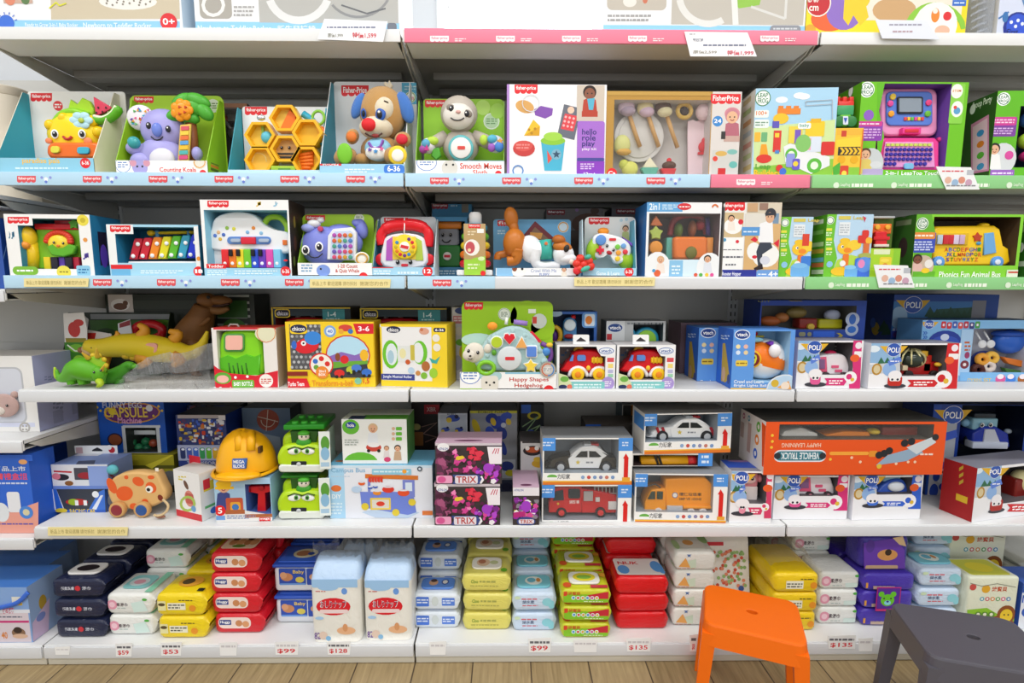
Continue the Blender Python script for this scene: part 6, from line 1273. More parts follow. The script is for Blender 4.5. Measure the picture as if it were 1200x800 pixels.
t,g=BX('toy_box','box supporting the robots box, mostly hidden behind the small white phone toy box','toy box',R,214,268,547,.14,.255,fc='#3a3a34',sc='#26261f',tc='#4a4a3a'); g.rect(206,547,230,556,'#c8b82c'); t.done()
# toy car boxes stacked
t,g=BX('toy_box','lower blue and black race car box, under the pale blue car box','toy box',R,61,124,573,.11,.10,fc='#3a3f4a',sc='#3f66b8',tc='#5f7fc0')
g.poly([(60,573),(66,573),(76,598),(62,601)],'#e6e8ee'); g.poly([(62,573),(66,573),(74,596),(66,598)],'#2a62c8'); g.disc(90,588,13,'#b8302c',4); g.disc(86,588,6,'#9ab82c',4); g.rect(98,586,102,592,'#f0f0f0'); g.rect(88,586,92,592,'#f0f0f0'); g.poly([(102,600),(116,576),(124,573),(124,602)],'#3f72d0'); g.poly([(108,596),(118,580),(121,580),(113,597)],'#dfe6f4'); g.rect(62,597,124,604,'#2f5fc0'); g.text('RACING CAR',82,596,112,601,'#e6c83a'); g.disc(72,598,7,'#e0c83a',3); g.disc(112,579,4,'#e8ecf2'); s=side(t,'r'); s.disc(130,585,5,'#b8c4dc',7); o_l=t.done(); H_l=t.h
t,g=BX('toy_box','upper pale blue car box with hanging tab, on top of the race car box','toy box',R,61,127,544,.11,.10,zb=ZD[R]+.0012+H_l,fc='#d9dde6',sc='#8fa4d8',tc='#8aa2dc')
g.rect(62,545,87,567,'#dfe0e6'); g.poly([(63,551),(84,552),(84,554),(63,553)],'#c02a2e'); g.disc(72,559,9,'#2c2a30',4); g.disc(66,558,5,'#d87a8a',4); g.rect(87,548,112,562,'#4a4a54',1); g.disc(100,557,9,'#9a2a34',4); g.rect(104,546,127,574,'#8aa2dc'); g.disc(81,566,5,'#8a5a2c',3); g.rect(62,569,127,574,'#6a88d0')
s=side(t,'r')
for k in range(5): s.disc(129+k*2,552+k*4,2.6,'#9a4a5a')
s=side(t,'t'); s.poly([(92,540),(112,539),(108,545),(84,546)],'#4a5678'); s.rect(90,531,118,534,'#dfe4f2')
e,m=toy(t,'hang_tab','white hanging tab'); y_=t.d-.004; p=[t.P(87,522,y_),t.P(137,522,y_)]; z0=t.h; m.box((p[0].x,y_,z0),(min(p[1].x,t.w/2),y_+.002,p[0].z),'#eef0f2'); gg=G(t,m,y_); gg.poly([(108,527),(112,525),(114,524),(116,525),(120,527),(120,528.5),(108,528.5)],'#2a2a30'); gg.rect(89,524,97,531,'#c9a8b0'); gg.disc(131,527,4,'#c02a34'); gg.disc(128,524,3,'#f0f0f0'); t.done()
# wooden pig
o=at_z(160,603,ZD[R])
t=T('pig_toy','wooden pull along pig with orange spots on wooden wheels','pull toy',V((o.x,o.y-.02,ZD[R]+.0006)),0,None,(.2,.07,.15)); m=t.mb; WD_=M('#dcb071',.5)
body=spline([(126,580),(126,570),(131,561),(143,555),(160,553),(176,555),(182,553),(185,557),(190,568),(194,576),(194,584),(187,590),(172,596),(150,597),(134,594)],4,True)
pprism(t,m,body,.012,.05,WD_,.008); gg=G(t,m,.012)
for x,y,rx,ry,a in ((146,578,10,9,20),(162,564,7,5.5,-25),(131,569,5,10,20),(157,593,5,4,0),(170,587,3.6,3,0),(177,571,6,7,30),(148,559,2.5,2.5,0),(177,559,4,2.5,0)): gg.disc(x,y,rx,'#e2602a',ry,a)
gg.disc(175,573,4.4,'#f0ece2'); gg.disc(174,573.5,2.2,'#26201c'); gg.disc(188,583,3,'#7a2c1c',4,20); gg.rect(182,548,186,552,'#eee6d8')
e,m=toy(t,'ear','teal felt ear'); pell(t,m,132,550,6.5,6,.03,.012,M('#5fb0bc',.8));
for x,c in ((136,'#8a2a34'),(165,'#2c5290')):
    e,m=toy(t,'wheel','wooden wheel with red face' if x==136 else 'wooden wheel with blue face'); pcyl(t,m,x,598,9.2,-.008,.010,M('#c89a5f',.5)); pcyl(t,m,x,598,6.6,-.0095,-.004,M(c,.4))
for x in (128,158): e,m=toy(t,'wheel','wooden rear wheel'); pcyl(t,m,x+6,597.5,8.6,.052,.066,M('#b88a50',.5))
e,m=toy(t,'pull_cord','beige pull cord'); ptube(t,m,[(p[0],p[1],-.004-.012*i/16) for i,p in enumerate(spline([(191,585),(197,592),(194,600),(186,604),(180,603)]))],1.5,'#cdb48a',6); pell(t,m,188,605,6,2,-.014,.006,'#8a5a44')
t.done('body')
# small hanging white box
t,g=BX('toy_box','small white box with red edge, printed with a toy phone, beside the yellow helmet','toy box',R,205,235,553,.075,yb=607,rz=-22,fc='#ecebea',sc='#e4e2e0',tc='#dedad6')
g.rect(206,599,240,612,'#d03038'); g.rect(206,597,240,600,'#ecebea'); g.disc(218,568,3,'#6a4a3a',6,30); g.disc(222,584,8,'#d8887a',10); g.rect(218,578,227,590,'#c05a50',2); g.ring(220,590,8,'#a8c45a',3); g.disc(227,596,4,'#6aa0d0'); g.words(209,557,218,563,2,'#d8c83a')
s=side(t,'r'); s.rect(238,563,246,572,'#d8303a'); s.text('CLEM',247,562,258,569,'#3a2a1a'); s.rect(238,561,262,572,'#e2c83a'); s.rect(238,561,246,573,'#d8303a'); s.rect(240,590,256,593,'#5fae6a'); s.disc(251,597,5,'#3f6ac0',4); s.rect(236,607,262,612,'#d03038')
e,m=toy(t,'hang_tab','white and red hanging tab'); y_=t.d-.003; a,b=t.P(226,543,y_),t.P(252,552,y_); m.box((-t.w/2,y_,t.h),(t.w/2,y_+.002,a.z),'#efeeec'); gg=G(t,m,y_); gg.rect(222,534,235,549,'#d8283a'); t.done()
# helmet set
t,g=BX('toy_box','blue builder set box with yellow toy helmet on top and red drill inside','toy box',R,252,318,560,.13,yb=611,rz=3,fc='#a9cdea',sc='#8fb8da',tc='#7aa6cc',win=(288,567,319,602),inner='#4f6fb8',rd=.1)
g.poly([(252,595),(288,598),(321,603),(321,612),(252,612)],'#e6e4e2'); g.rect(287,602,322,606,'#b0643a'); g.kid(262,562,36,'#3f4a8a','#e6b83a','#e0ac8a'); g.disc(262,567,9,'#f0c01f',5); g.rect(252,570,274,573,'#f0c01f'); g.rect(265,583,285,598,'#c8583a',2); g.rect(270,588,282,599,'#e8a83a',2); g.disc(276,594,4,'#3f7ac0'); g.rect(264,597,287,602,'#b0643a'); g.disc(258,598,6.4,RED); g.text('5',255.5,594.5,260.5,601.5,'#ffffff'); g.rect(253,604,264,609,'#6fa0dc'); g.words(266,603,300,608,2,'#8a9ac0'); g.brand(304,606,317,610.5,'mega')
e,m=toy(t,'toy_drill','red toy drill'); DR=M('#d01f28',.25); pprism(t,m,[(293,570),(318,569),(319,575),(311,577),(312,602),(301,602),(302,578),(292,576)],.02,.06,DR,.005); pbox(t,m,290,570,294,577,.025,.055,DR,.003); pcyl(t,m,306,572,3,.012,.022,'#a8141c')
w2=t.w/2
t.done(); H_h=t.h
o=at_y(289,560,t.loc.y+.055)
hz=t.loc.z+t.h+.001
t=T('toy_helmet','yellow builder toy helmet sitting on the blue builder set box','toy helmet',V((at_y(288,545,t.loc.y+.06).x,t.loc.y-.012,hz)),math.radians(3),None,(.2,.15,.12)); m=t.mb; HY=M('#f3b012',.28)
c=t.P(290,558,.075); S_=t.s; vs=[]; n=32; K=9
for k in range(K+1):
    a=PI/2*k/K
    for j in range(n):
        b=2*PI*j/n; r_=35*S_*math.cos(a)**.8
        vs.append((c.x+r_*math.cos(b),.078+.075*math.cos(a)**.8*math.sin(b),.012+47*S_*math.sin(a)**1.05*(1-.04*math.cos(b))))
m.add(vs,[(k*n+j,k*n+(j+1)%n,(k+1)*n+(j+1)%n,(k+1)*n+j) for k in range(K) for j in range(n)],HY,True)
m.lathe([(.0,.004),(34*S_,.003),(37.5*S_,.005),(38*S_,.009),(34.5*S_,.013)],HY,(c.x,.07,0),'z',32)
pell(t,m,c.x*0+279,557,26,5,.0,.03,HY)
e,m=toy(t,'crest_ridge')
for dx in (-9,5): ptube(t,m,[(289+dx+(0),528,.025),(289+dx,514,.04),(290+dx,508,.065),(291+dx,509,.1)],5,HY,10)
e,m=toy(t,'badge','white lettered blue badge'); pprism(t,m,[(272,538),(288,538),(288,549),(272,549)],.001,.014,'#3f6ab8',.001); gg=G(t,m,.001); gg.text('MEGA',273.5,539,286.5,543,'#ffffff'); gg.text('BLOKS',273.5,544,286.5,548,'#ffffff'); pbox(t,m,302,524,305,531,.02,.04,'#5a3a1c')
t.done('shell')
# green cars
def green_car(yb_,zb,label,roofbed):
    z=ZD[R]+.0006 if zb is None else zb
    y=at_z(354,610,ZD[R]).y
    t=T('toy_car',label,'toy car',V((at_y(353,590,y).x,y,z)),math.radians(4),'stacked lime green toy cars',(.16,.2,.14)); m=t.mb; LG=M('#b5d81f',.28); Y=lambda a: yb_+a
    pprism(t,m,spline([(324,Y(-16)),(325,Y(-24)),(332,Y(-33)),(352,Y(-35)),(374,Y(-34)),(381,Y(-24)),(382,Y(-14)),(378,Y(-8)),(352,Y(-6)),(328,Y(-9))],4,True),.01,.07,LG,.012)
    pprism(t,m,rr_pts(330,Y(-48),376,Y(-14),9),.04,.18,LG,.012); pprism(t,m,rr_pts(326,Y(-11),380,Y(-2),4),.006,.17,M('#dfe3dc',.35),.005)
    e,m=toy(t,'windshield_opening','dark green cab opening'); pprism(t,m,[(342,Y(-34)),(340,Y(-50)),(372,Y(-50)),(370,Y(-34))],.03,.05,'#2c5a1c',.002)
    e,m=toy(t,'driver','small white faced green driver'); pell(t,m,356,Y(-37),9,7,.024,.012,M('#3f9a2c',.4)); pell(t,m,356,Y(-44),6.5,6,.024,.012,M('#e6dccc',.4)); eyes(t,m,[(353.5,Y(-44)),(358.5,Y(-44))],1,.011,False); pell(t,m,356,Y(-48),7,3.4,.024,.012,M('#4aa82c',.4))
    e,m=toy(t,'eyes','white cartoon eyes');
    for x in (345,361): pell(t,m,x,Y(-27),7.5,4,.009,.005,'#f2f2ee',-6 if x<350 else 6); pell(t,m,x+(2 if x<350 else-1),Y(-27),2.4,3,.0045,.003,'#4f9a3a'); pell(t,m,x+(2 if x<350 else-1),Y(-27),1.2,1.6,.0025,.002,'#16181a'); ptube(t,m,[(x-8,Y(-29),.006),(x,Y(-32),.006),(x+8,Y(-30),.006)],.8,'#3a5a1c',6)
    e,m=toy(t,'grille','black grille'); pprism(t,m,rr_pts(341,Y(-15),359,Y(-9),1),.0075,.014,'#22262a',.001); pell(t,m,350,Y(-12),2.6,2.2,.0065,.003,'#c8ccd0')
    for x in (332,372): e,m=toy(t,'wheel','dark wheel'); p=t.P(x,Y(-5),.06); m.cyl((0,.06,.0125),.0122,p.x-.012,p.x+.012,'#23262a','x')
    if roofbed:
        e,m=toy(t,'block_roof','dark green studded block roof'); pbox(t,m,332,Y(-58),380,Y(-52),.03,.17,M('#2f9a2c',.3),.003)
        for k in range(3): p=t.P(346+k*11,Y(-58),.05); m.cyl((p.x,.05,0),.0105,p.z-.001,p.z+.013,M('#3fae34',.3),'z',16); m.cyl((p.x,.12,0),.0105,p.z-.001,p.z+.013,M('#3fae34',.3),'z',16)
    else:
        e,m=toy(t,'block_roof','dark green block roof'); pbox(t,m,329,Y(-53),372,Y(-50),.03,.17,M('#2a7a1f',.3),.002)
    e,m=toy(t,'card_tag','pictured card tag'); a=t.P(378,Y(-50),.03).x; z0=t.P(378,Y(-6),.03).z; z1=t.P(378,Y(-50),.03).z
    m.box((a+.012,.02,z0),(a+.0135,.12,z1),'#e6ece8'); pbox(t,m,374,Y(-50),387,Y(-6),.0,.0015,'#e6ece8'); gg=G(t,m,.0); gg.disc(381,Y(-36),5,'#5a9a3a',9); gg.disc(381,Y(-24),5,'#8ab8d8',8); gg.rect(376,Y(-14),386,Y(-9),'#a8c8e0')
    t.done('body'); return t
tt=green_car(610,None,'lower lime green block car with cartoon eyes, under another like it',False)
green_car(555.5,ZD[R]+.0006+tt.P(350,557,.03).z+.009,'upper lime green block car with studded roof, on top of its twin',True)
# basketball dark box behind
t,g=BX('toy_box','dark blue grey box printed with a basketball, behind the helmet and green cars','toy box',R,286,342,478,.10,.34,fc='#566a84',sc='#2a323e',tc='#3a4454')
g.disc(314,492,13,'#8f3a26'); g.arc(314,492,8,0,180,'#c9beb0',.8); g.line([(302,488),(326,494)],'#c9beb0',.8); g.line([(314,480),(312,505)],'#c9beb0',.8); g.poly([(300,506),(328,512),(332,540),(318,560),(304,540)],'#8a98a8'); t.done()
# campus bus and box above
t,g=BX('toy_box','pale blue and white box printed with a blue kitchen bus','toy box',R,386,507,545,.15,yb=607,fc='#e4e7f0',sc='#9cc8e6',tc='#79bce0')
g.rect(386,545,404,608,'#a9d4f0'); g.rect(386,545,507,548,'#cfe3f2'); g.text('Campus Bus',388,548,428,555,'#7fb2d6'); g.words(388,557,410,559,1,'#b8cce0'); g.disc(394,572,6,'#e0743a',4); g.text('DIY',389,579,400,584,'#f0f6fb'); g.words(388,588,401,603,4,'#d8ecf8'); g.poly([(424,600),(448,594),(492,600),(478,607),(440,606)],'#bccfe6')
g.poly([(422,576),(484,576),(488,600),(478,603),(424,594)],'#6f84d6'); g.rect(434,583,458,597,'#e6c84a',1); g.rect(436,585,456,595,'#d9d4c8',1); g.disc(446,590,5,'#d8402c',3); g.rect(431,556,434,578,'#7a86d0'); g.rect(472,562,486,582,'#7a86d0'); g.rect(475,565,483,575,'#d9e6f4'); g.poly([(428,555),(490,557),(490,562),(428,560)],'#d4762f'); g.rect(436,549,482,556,'#8fc8e0',1); g.words(438,550.5,480,554,1,'#d8f0f8'); g.disc(474,552,2.6,'#f0a43a')
for k in range(5): g.poly([(432+k*3.4,558),(435+k*3.4,558),(435+k*3.4,565),(432+k*3.4,564)],'#d8402c')
for x,y,rx,c in ((455,573,7,'#d83a2c'),(473,577,7,'#e0502c'),(442,577,5,'#e0882c'),(424,566,4,'#e0602c'),(434,571,3,'#3f62c0'),(440,570,3,'#3f62c0')): g.disc(x,y,rx,c,rx*.6); g.disc(x,y-rx*.4,rx*.8,'#d9dde4',1)
for x,y in ((428,593),(464,600),(483,588)): g.disc(x,y,4.4,'#e0c83a')
g.disc(492,549,3,'#3a4a5a'); g.disc(492,549,1.6,'#cfd8e4'); g.rect(495,598,507,603,'#e07a3a'); g.disc(418,573,6,'#b8cfe8',4); s=side(t,'t'); s.disc(398,540,5,'#c8743a',3); t.done(); H_b=t.h
t,g=BX('toy_box','white and green baby toy box standing on the kitchen bus box','toy box',R,401,477,491,.13,yf=t.loc.y+.012,zb=t.loc.z+H_b+.0008,fc='#eef0ee',sc='#5f9a4a',tc='#dfe3d8')
g.disc(411,500,10,'#69bd3a',9); g.disc(411,498,6,'#2c4aa0',4); g.text('hola',407,496,415,500,'#fff'); g.disc(423,542,20,'#69bd3a',13); g.rect(401,539,477,543,'#eef0ee'); g.kid(437,496,26,'#e6ebf2','#d9b890'); g.disc(438,524,9,'#c8453a',5); g.disc(438,521,7,'#efeef0',3); g.disc(432,528,2,'#222'); g.disc(444,528,2,'#222');
for k in range(3): g.rect(464,500+k*6,471,504+k*6,'#69bd3a',1); g.disc(461,502+k*6,2,'#e0b89a')
g.kid(453,522,14,'#e0d8d8','#8a5a3a'); g.kid(466,521,18,'#c9a88a','#2a1e1a'); g.disc(454,538,4,'#d84a78',3); g.words(404,514,420,522,3,'#a8b0aa'); s=side(t,'t'); s.rect(425,486,500,492,'#5fae3a'); s.rect(410,487,428,491,'#2c3a5a'); t.done()
# dark boxes behind
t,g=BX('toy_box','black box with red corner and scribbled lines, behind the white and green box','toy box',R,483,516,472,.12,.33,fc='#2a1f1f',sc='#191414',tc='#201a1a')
g.rect(497,474,515,485,'#a8202c'); g.text('XBR',500,477,511,482,'#d8b8b8'); g.line([(494,500),(512,495),(496,508),(512,512),(498,518)],'#8a6a60',1); g.rect(484,506,496,522,'#8a5a2c'); g.disc(488,500,5,'#a8a060',4); t.done()
t,g=BX('toy_box','white edged box printed with small blue robots, above left of the pink packs','toy box',R,514,548,484,.12,.24,fc='#c9cbd4',sc='#3a3c4a',tc='#8a8c96')
g.rect(516,486,546,512,'#b8bcc8'); g.text('ROBO',524,483.5,534,486.5,'#2a2a3a')
for x,y,r in ((531,490,8),(522,503,5),(538,503,5)): g.disc(x,y,r,'#3f56b0',r*.5); g.disc(x-r*.6,y+2,r*.4,'#d8b83a'); g.disc(x+r*.5,y-2,r*.3,'#26264a')
t.done()
t,g=BX('toy_box','tall silver box printed with a large blue and yellow robot','toy box',R,551,606,481,.12,.26,fc='#9a9ca4',sc='#2c2e3a',tc='#6a6c74')
g.rect(551,481,606,484,'#c8c23a'); g.text('ROBOT FORCE',560,481.2,596,484,'#4a4a2a')
for x,y,rx,ry,c in ((584,495,9,8,'#3247a8'),(593,488,7,5,'#3a56c0'),(576,490,7,6,'#2c3f94'),(588,507,6,8,'#2c3f94'),(574,505,5,6,'#3a56c0'),(589,524,4,10,'#2c3f94'),(578,494,3,5,'#d8b83a'),(596,494,3,4,'#d8b83a'),(558,500,4,10,'#c8b02c'),(558,512,3,5,'#8a6a2c'),(590,498,3,3,'#c8ccd8')): g.disc(x,y,rx,c,ry,20)
g.rect(586,538,604,560,'#c8ccd6'); g.disc(594,546,8,'#2c3f94',6); g.disc(598,554,6,'#d8c82c',4); g.rect(586,562,604,585,'#3a3f5a'); g.disc(594,570,6,'#26264a',5); g.words(588,578,602,583,2,'#a8aec4'); t.done()
t,g=BX('toy_box','black box printed with green lined robot, left of the police car box top','toy box',R,610,637,474,.12,.30,fc='#23262c',sc='#15171b',tc='#1a1c20')
g.rect(611,474,622,484,'#2f62c0'); g.disc(626,487,8,'#c8b82c',5); g.disc(626,487,5,'#23262c',3); g.line([(612,500),(630,488),(616,506),(633,498),(620,512)],'#8aa878',1.2); g.disc(622,507,5,'#3f56b0',4); t.done()
t,g=BX('toy_box','white box printed with small yellow car, between robot box and fire truck box','toy box',R,610,640,517,.12,.15,fc='#d4d2d0',sc='#8a8886',tc='#5a5658')
g.disc(624,528,11,'#2a2426',6); g.disc(624,527,8,'#c8582c',3.4); g.disc(618,525,2.6,'#f0ede6'); g.disc(629,525,2.6,'#f0ede6'); g.disc(632,543,9,'#d8a82c',5); g.disc(630,538,5,'#e0b83a',3); g.rect(612,517,640,519,'#3a3638'); t.done()
# pink transforming packs
def pink_pack(xl,xr,yt,zb,label,narrow=False,yf=None,yb=None):
    t,g=BX('toy_box',label,'toy box',R,xl,xr,yt,.12 if not narrow else .15,yf or .02,yb,zb=zb,fc='#3c3436',sc='#2c2528',tc='#c9a8bc',group='pink transforming toy packs')
    W=xr-xl; H=48 if not narrow else 44; X=lambda a: xl+W*a; Y=lambda a: yt+H*a
    if not narrow:
        g.rect(X(0),Y(0),X(1),Y(.06),'#cfc4cc'); g.rect(X(.02),Y(.1),X(.24),Y(.75),'#5a2f4a'); g.disc(X(.12),Y(.1),7,'#ecebee',5); g.text('ATHLON',X(.05),Y(.11),X(.19),Y(.17),'#3a5aa0')
        Rp=random.Random(5)
        def shards(n,x0,x1,y0,y1,pal,k=1.0):
            for _ in range(n):
                px,py,r=X(Rp.uniform(x0,x1)),Y(Rp.uniform(y0,y1)),Rp.uniform(2,5.5)*k; q=[(px+r*Rp.uniform(.5,1.2)*math.cos(v),py+r*Rp.uniform(.4,1.1)*math.sin(v)) for v in (0,1.2,2.4,3.7,5.1)]; g.poly(q,Rp.choice(pal))
        shards(26,.04,.24,.2,.76,['#6a2f50','#8a3f66','#4a2038','#a8557e','#2a1a24']); shards(34,.27,.6,.14,.74,['#d84a9a','#b8327c','#3a2a30','#e8c83a','#6a2a4a','#f08ac0','#2a2024']); shards(12,.5,.68,.14,.4,['#c82040','#e03a50','#a01830']); shards(34,.62,.97,.42,.95,['#9a2fae','#7a2a8a','#e8d04a','#f0ecf2','#d84a9a','#2f3a2c','#b84ad0','#5a2048']); g.disc(X(.8),Y(.6),6,'#a33fc4',6)
        g.poly([(X(.78),Y(.08)),(X(1),Y(.08)),(X(1),Y(.5)),(X(.82),Y(.5))],'#f0eaf0')
        for k in range(3): g.line([(X(.86+k*.04),Y(.25)),(X(.9+k*.03),Y(.12))],'#c83a5a',1)
        g.rect(X(.02),Y(.78),X(.26),Y(.97),'#eda4c8',2); g.disc(X(.1),Y(.88),5,'#d85a98',4); g.poly([(X(.26),Y(.76)),(X(.66),Y(.76)),(X(.7),Y(.86)),(X(.66),Y(.99)),(X(.26),Y(.99)),(X(.3),Y(.86))],'#3a4a8a'); g.rect(X(.3),Y(.78),X(.64),Y(.98),'#e6dfe8',2); g.text('TRIX',X(.32),Y(.8),X(.62),Y(.96),'#b83a3a')
    else:
        g.rect(X(0),Y(0),X(1),Y(.22),'#e6e2e8'); g.text('ATHLON',X(.05),Y(.04),X(.4),Y(.1),'#3a5aa0')
        Rp=random.Random(6)
        for _ in range(46):
            px,py,r=X(Rp.uniform(.06,.94)),Y(Rp.uniform(.24,.84)),Rp.uniform(2,5); g.poly([(px+r*Rp.uniform(.5,1.2)*math.cos(v),py+r*Rp.uniform(.4,1.1)*math.sin(v)) for v in (0,1.2,2.4,3.7,5.1)],Rp.choice(['#9a2fae','#7a2a8a','#e8d04a','#f0ecf2','#d84a9a','#3a2a30','#5a2048','#8a8490']))
        g.disc(X(.5),Y(.5),6,'#a33fc4',7)
        g.poly([(X(.02),Y(.66)),(X(.45),Y(.62)),(X(.45),Y(.76)),(X(.02),Y(.8))],'#b82a7a'); g.disc(X(.5),Y(.9),11,'#3a4a8a',6); g.rect(X(.22),Y(.84),X(.8),Y(.96),'#e6dfe8',2); g.text('TRIX',X(.26),Y(.85),X(.76),Y(.95),'#c04a3a')
    s=side(t,'t'); s.disc((xl+xr)/2,yt-3,W*.22,'#6a3a58',3)
    t.done(); return t
tp=pink_pack(509,586,567,None,'lower of two stacked pink and purple transforming toy packs',yb=615)
pink_pack(510,588,519,tp.loc.z+tp.h+.0006,'upper of two stacked pink and purple transforming toy packs',yf=tp.loc.y)
pink_pack(601,632,571,None,'narrow pink and purple toy pack standing alone left of the fire truck box',True,yb=615)
# blue cornered toy vehicle boxes
def vehicle_box(xl,xr,yt,label,zb=None,yf=.02,yb=None,rz=0,d=.13,c1='#4f93e0',bot=17,lf=26):
    t,g=BX('toy_box',label,'toy box',R,xl,xr,yt,d,yf,yb,rz,'#f2f2f0','#e4e2de','#8f9296',(xl+1.5,yt+1.5,xr-16,yt+lf+15),'#98a2ac',d-.015,'white and blue boxed toy vehicles',zb)
    a=yt; g.rect(xl-3,a,xl+15,a+15,c1); g.words(xl,a+4,xl+13,a+10,2,'#dfeaf8'); g.rect(xr-16,a,xr+2,a+15,c1); g.words(xr-12,a+4,xr-4,a+10,2,'#dfeaf8')
    b=a+lf+16; g.rect(xl,b+8,xr,b+10,'#efb73a'); g.rect(xl,b+9.4,xr,b+14,'#e07a2c'); g.disc(xl+11,b+3.6,6,'#6ab04a',3); g.rect(xl+4,b+4,xl+18,b+7,'#f2f2f0'); g.text('力玩家',xl+17,b,xl+32,b+6,'#6a6a6e')
    for k in range(6): g.disc(xr-58+k*7,b+4,2.2,['#8aa8d0','#c8504a','#7a9ac8','#8a8ab0','#c87a6a','#7a9ac8'][k])
    g.rect(xr-10,a+24,xr-5,b+7,'#d8241f'); g.tri(xr-7.5,a+22,4,'#d8241f'); g.rect(xr-12,b+4,xr-3,b+8,'#e8a83a')
    s=side(t,'l'); s.rect(xl-12,a,xl,a+16,c1)
    return t,g
def wheel(t,e,x,y,r,d0,c='#23252a',hub='#b8bcc2',lab='dark wheel'):
    k,mm=toy(t,'wheel',lab,e); pcyl(t,mm,x,y,r,d0,d0+.022,M(c,.5)); pcyl(t,mm,x,y,r*.62,d0-.001,d0+.004,M(hub,.3))
def sedan(t,X,paint,hood,label,stripes=None,lw=1.0):
    e,m=toy(t,'toy_car',label)
    P_=[X(0,22),X(2,16),X(12,12),X(26,10),X(38,2),X(48,0),X(60,.5),X(70,6),X(76,12),X(84,14),X(86,22),X(84,26),X(2,26)]
    pprism(t,m,spline(P_,3,True),.03,.085,M(hood,.2,'gloss'),.008)
    pprism(t,m,[X(26,25),X(24,14),X(38,2.5),X(60,2),X(72,10),X(66,14),X(62,25)],.0275,.05,M(paint,.2,'gloss'),.002); pprism(t,m,spline([X(26,11),X(38,1),X(48,-1),X(60,-.5),X(74,10),X(64,5),X(40,5)],3,True),.029,.08,M(paint,.2,'gloss'),.003)
    pprism(t,m,[X(33,12),X(40,5),X(48,4.6),X(48,12)],.0255,.03,M('#20282c',.15),.001); pprism(t,m,[X(50,12),X(50,4.6),X(58,5),X(65,11),X(62,12)],.0255,.03,M('#20282c',.15),.001)
    gg=G(t,m,.0272); gg.star(*X(36,18),3,'#d8c04a'); gg.words(*X(46,16),*X(56,20),1,'#8a8e96')
    if stripes:
        for a in stripes: pprism(t,m,[X(a,12),X(a+3,11),X(a+7,22),X(a+4,23)],.026,.031,'#a82a38')
    k,mm=toy(t,'light_bar','red and white roof lights',e); a,b=X(44,-4),X(62,-1); pbox(t,mm,a[0],a[1],(a[0]+b[0])/2,b[1]-.5,.04,.07,M('#dfe2e6',.2),.001); pbox(t,mm,(a[0]+b[0])/2-1,a[1],b[0],b[1]-.5,.04,.07,M('#c83038',.2),.001)
    for x in (15,71): wheel(t,e,*X(x,24),6.8*lw,.022)
t,g=vehicle_box(635,740,568,'box with red toy fire truck, under the black and white police car box',yb=611)
e,m=toy(t,'toy_fire_truck'); FT_=M('#c8262a',.25); pprism(t,m,[(643,601),(643,590),(647,576),(652,570),(682,570),(682,601)],.02,.085,FT_,.005); pprism(t,m,[(681,601),(681,572),(724,580),(724,601)],.024,.08,FT_,.004); pprism(t,m,[(648,587),(651,576),(660,574),(661,586)],.016,.022,M('#26323a',.15),.001); pprism(t,m,rr_pts(666,573,680,584,2),.016,.022,M('#26323a',.15),.001); pbox(t,m,684,576,695,587,.018,.03,M('#a8a4a4',.3),.001); pbox(t,m,713,588,724,597,.018,.03,M('#d4d2d0',.3),.001); pbox(t,m,698,583,703,588,.018,.03,M('#c8c4c2',.3),.001); gg=G(t,m,.0198); gg.text('消防車',667,586,679,590,'#e8dcd8'); gg.star(654,590,2,'#d8b83a')
k,mm=toy(t,'ladder','grey ladder',e)
for y in (570,578): ptube(t,mm,[(696,y,.03),(724,y,.03)],.8,'#b8b4b0',6)
for q in range(7): ptube(t,mm,[(697+q*4.4,569,.03),(697+q*4.4,579,.03)],.6,'#b8b4b0',6)
for x in (658,704): wheel(t,e,x,601,6,.014,'#2a1c1c','#d03030')
window(t,mat=film()); t.done(); tf=t
t,g=vehicle_box(636,741,513,'box with black and white toy police car on the fire truck box',zb=tf.loc.z+tf.h+.0008,yf=tf.loc.y)
sedan(t,lambda a,b: (643+a*.95,524+b*.98),'#eceef0','#33322e','black and white toy police car'); window(t); t.done()
t,g=vehicle_box(744,852,555,'box with orange toy garbage truck at the shelf front',yb=612,rz=-2,lf=30)
e,m=toy(t,'toy_garbage_truck'); OT=M('#f09a1c',.3); pprism(t,m,[(780,561),(826,559),(840,572),(842,597),(780,597)],.02,.09,OT,.005); pprism(t,m,[(755,600),(756,588),(764,574),(780,572),(781,600)],.018,.085,OT,.004); pprism(t,m,[(759,585),(764,576),(768,576),(768,585)],.0145,.02,M('#33423a',.15),.001); pbox(t,m,770,576,777,585,.0145,.02,M('#33423a',.15),.001); pbox(t,m,782,593,800,601,.014,.04,M('#b8bcc4',.3),.001); pbox(t,m,801,593,838,596,.012,.03,OT,.002); ptube(t,m,[(757,570,.02),(768,567,.02),(774,571,.02)],.9,'#4a4a44',6); gg=G(t,m,.0198); gg.text('環保垃圾車',796,577,822,581,'#4a3a2a'); gg.text('EMP VE 10XHE',796,583,822,586,'#6a4a2a'); gg.disc(791,580,3.4,'#e8e6e0'); gg.ring(791,580,3,'#3a6aa8',.8)
for x in (772,810,824): wheel(t,e,x,600,4.6,.012,'#d4d2d2','#a8a8ac','grey wheel')
window(t); t.done(); tg=t
t,g=BX('toy_box','windowed box with yellow roller drum toy, resting on the garbage truck box','toy box',R,740,835,531,.12,tg.loc.y+.035,zb=tg.loc.z+tg.h+.012,fc='#dfdcd8',sc='#8a8684',tc='#8a8a8e',win=(742,533,818,546),inner='#4a3a3a',rd=.1)
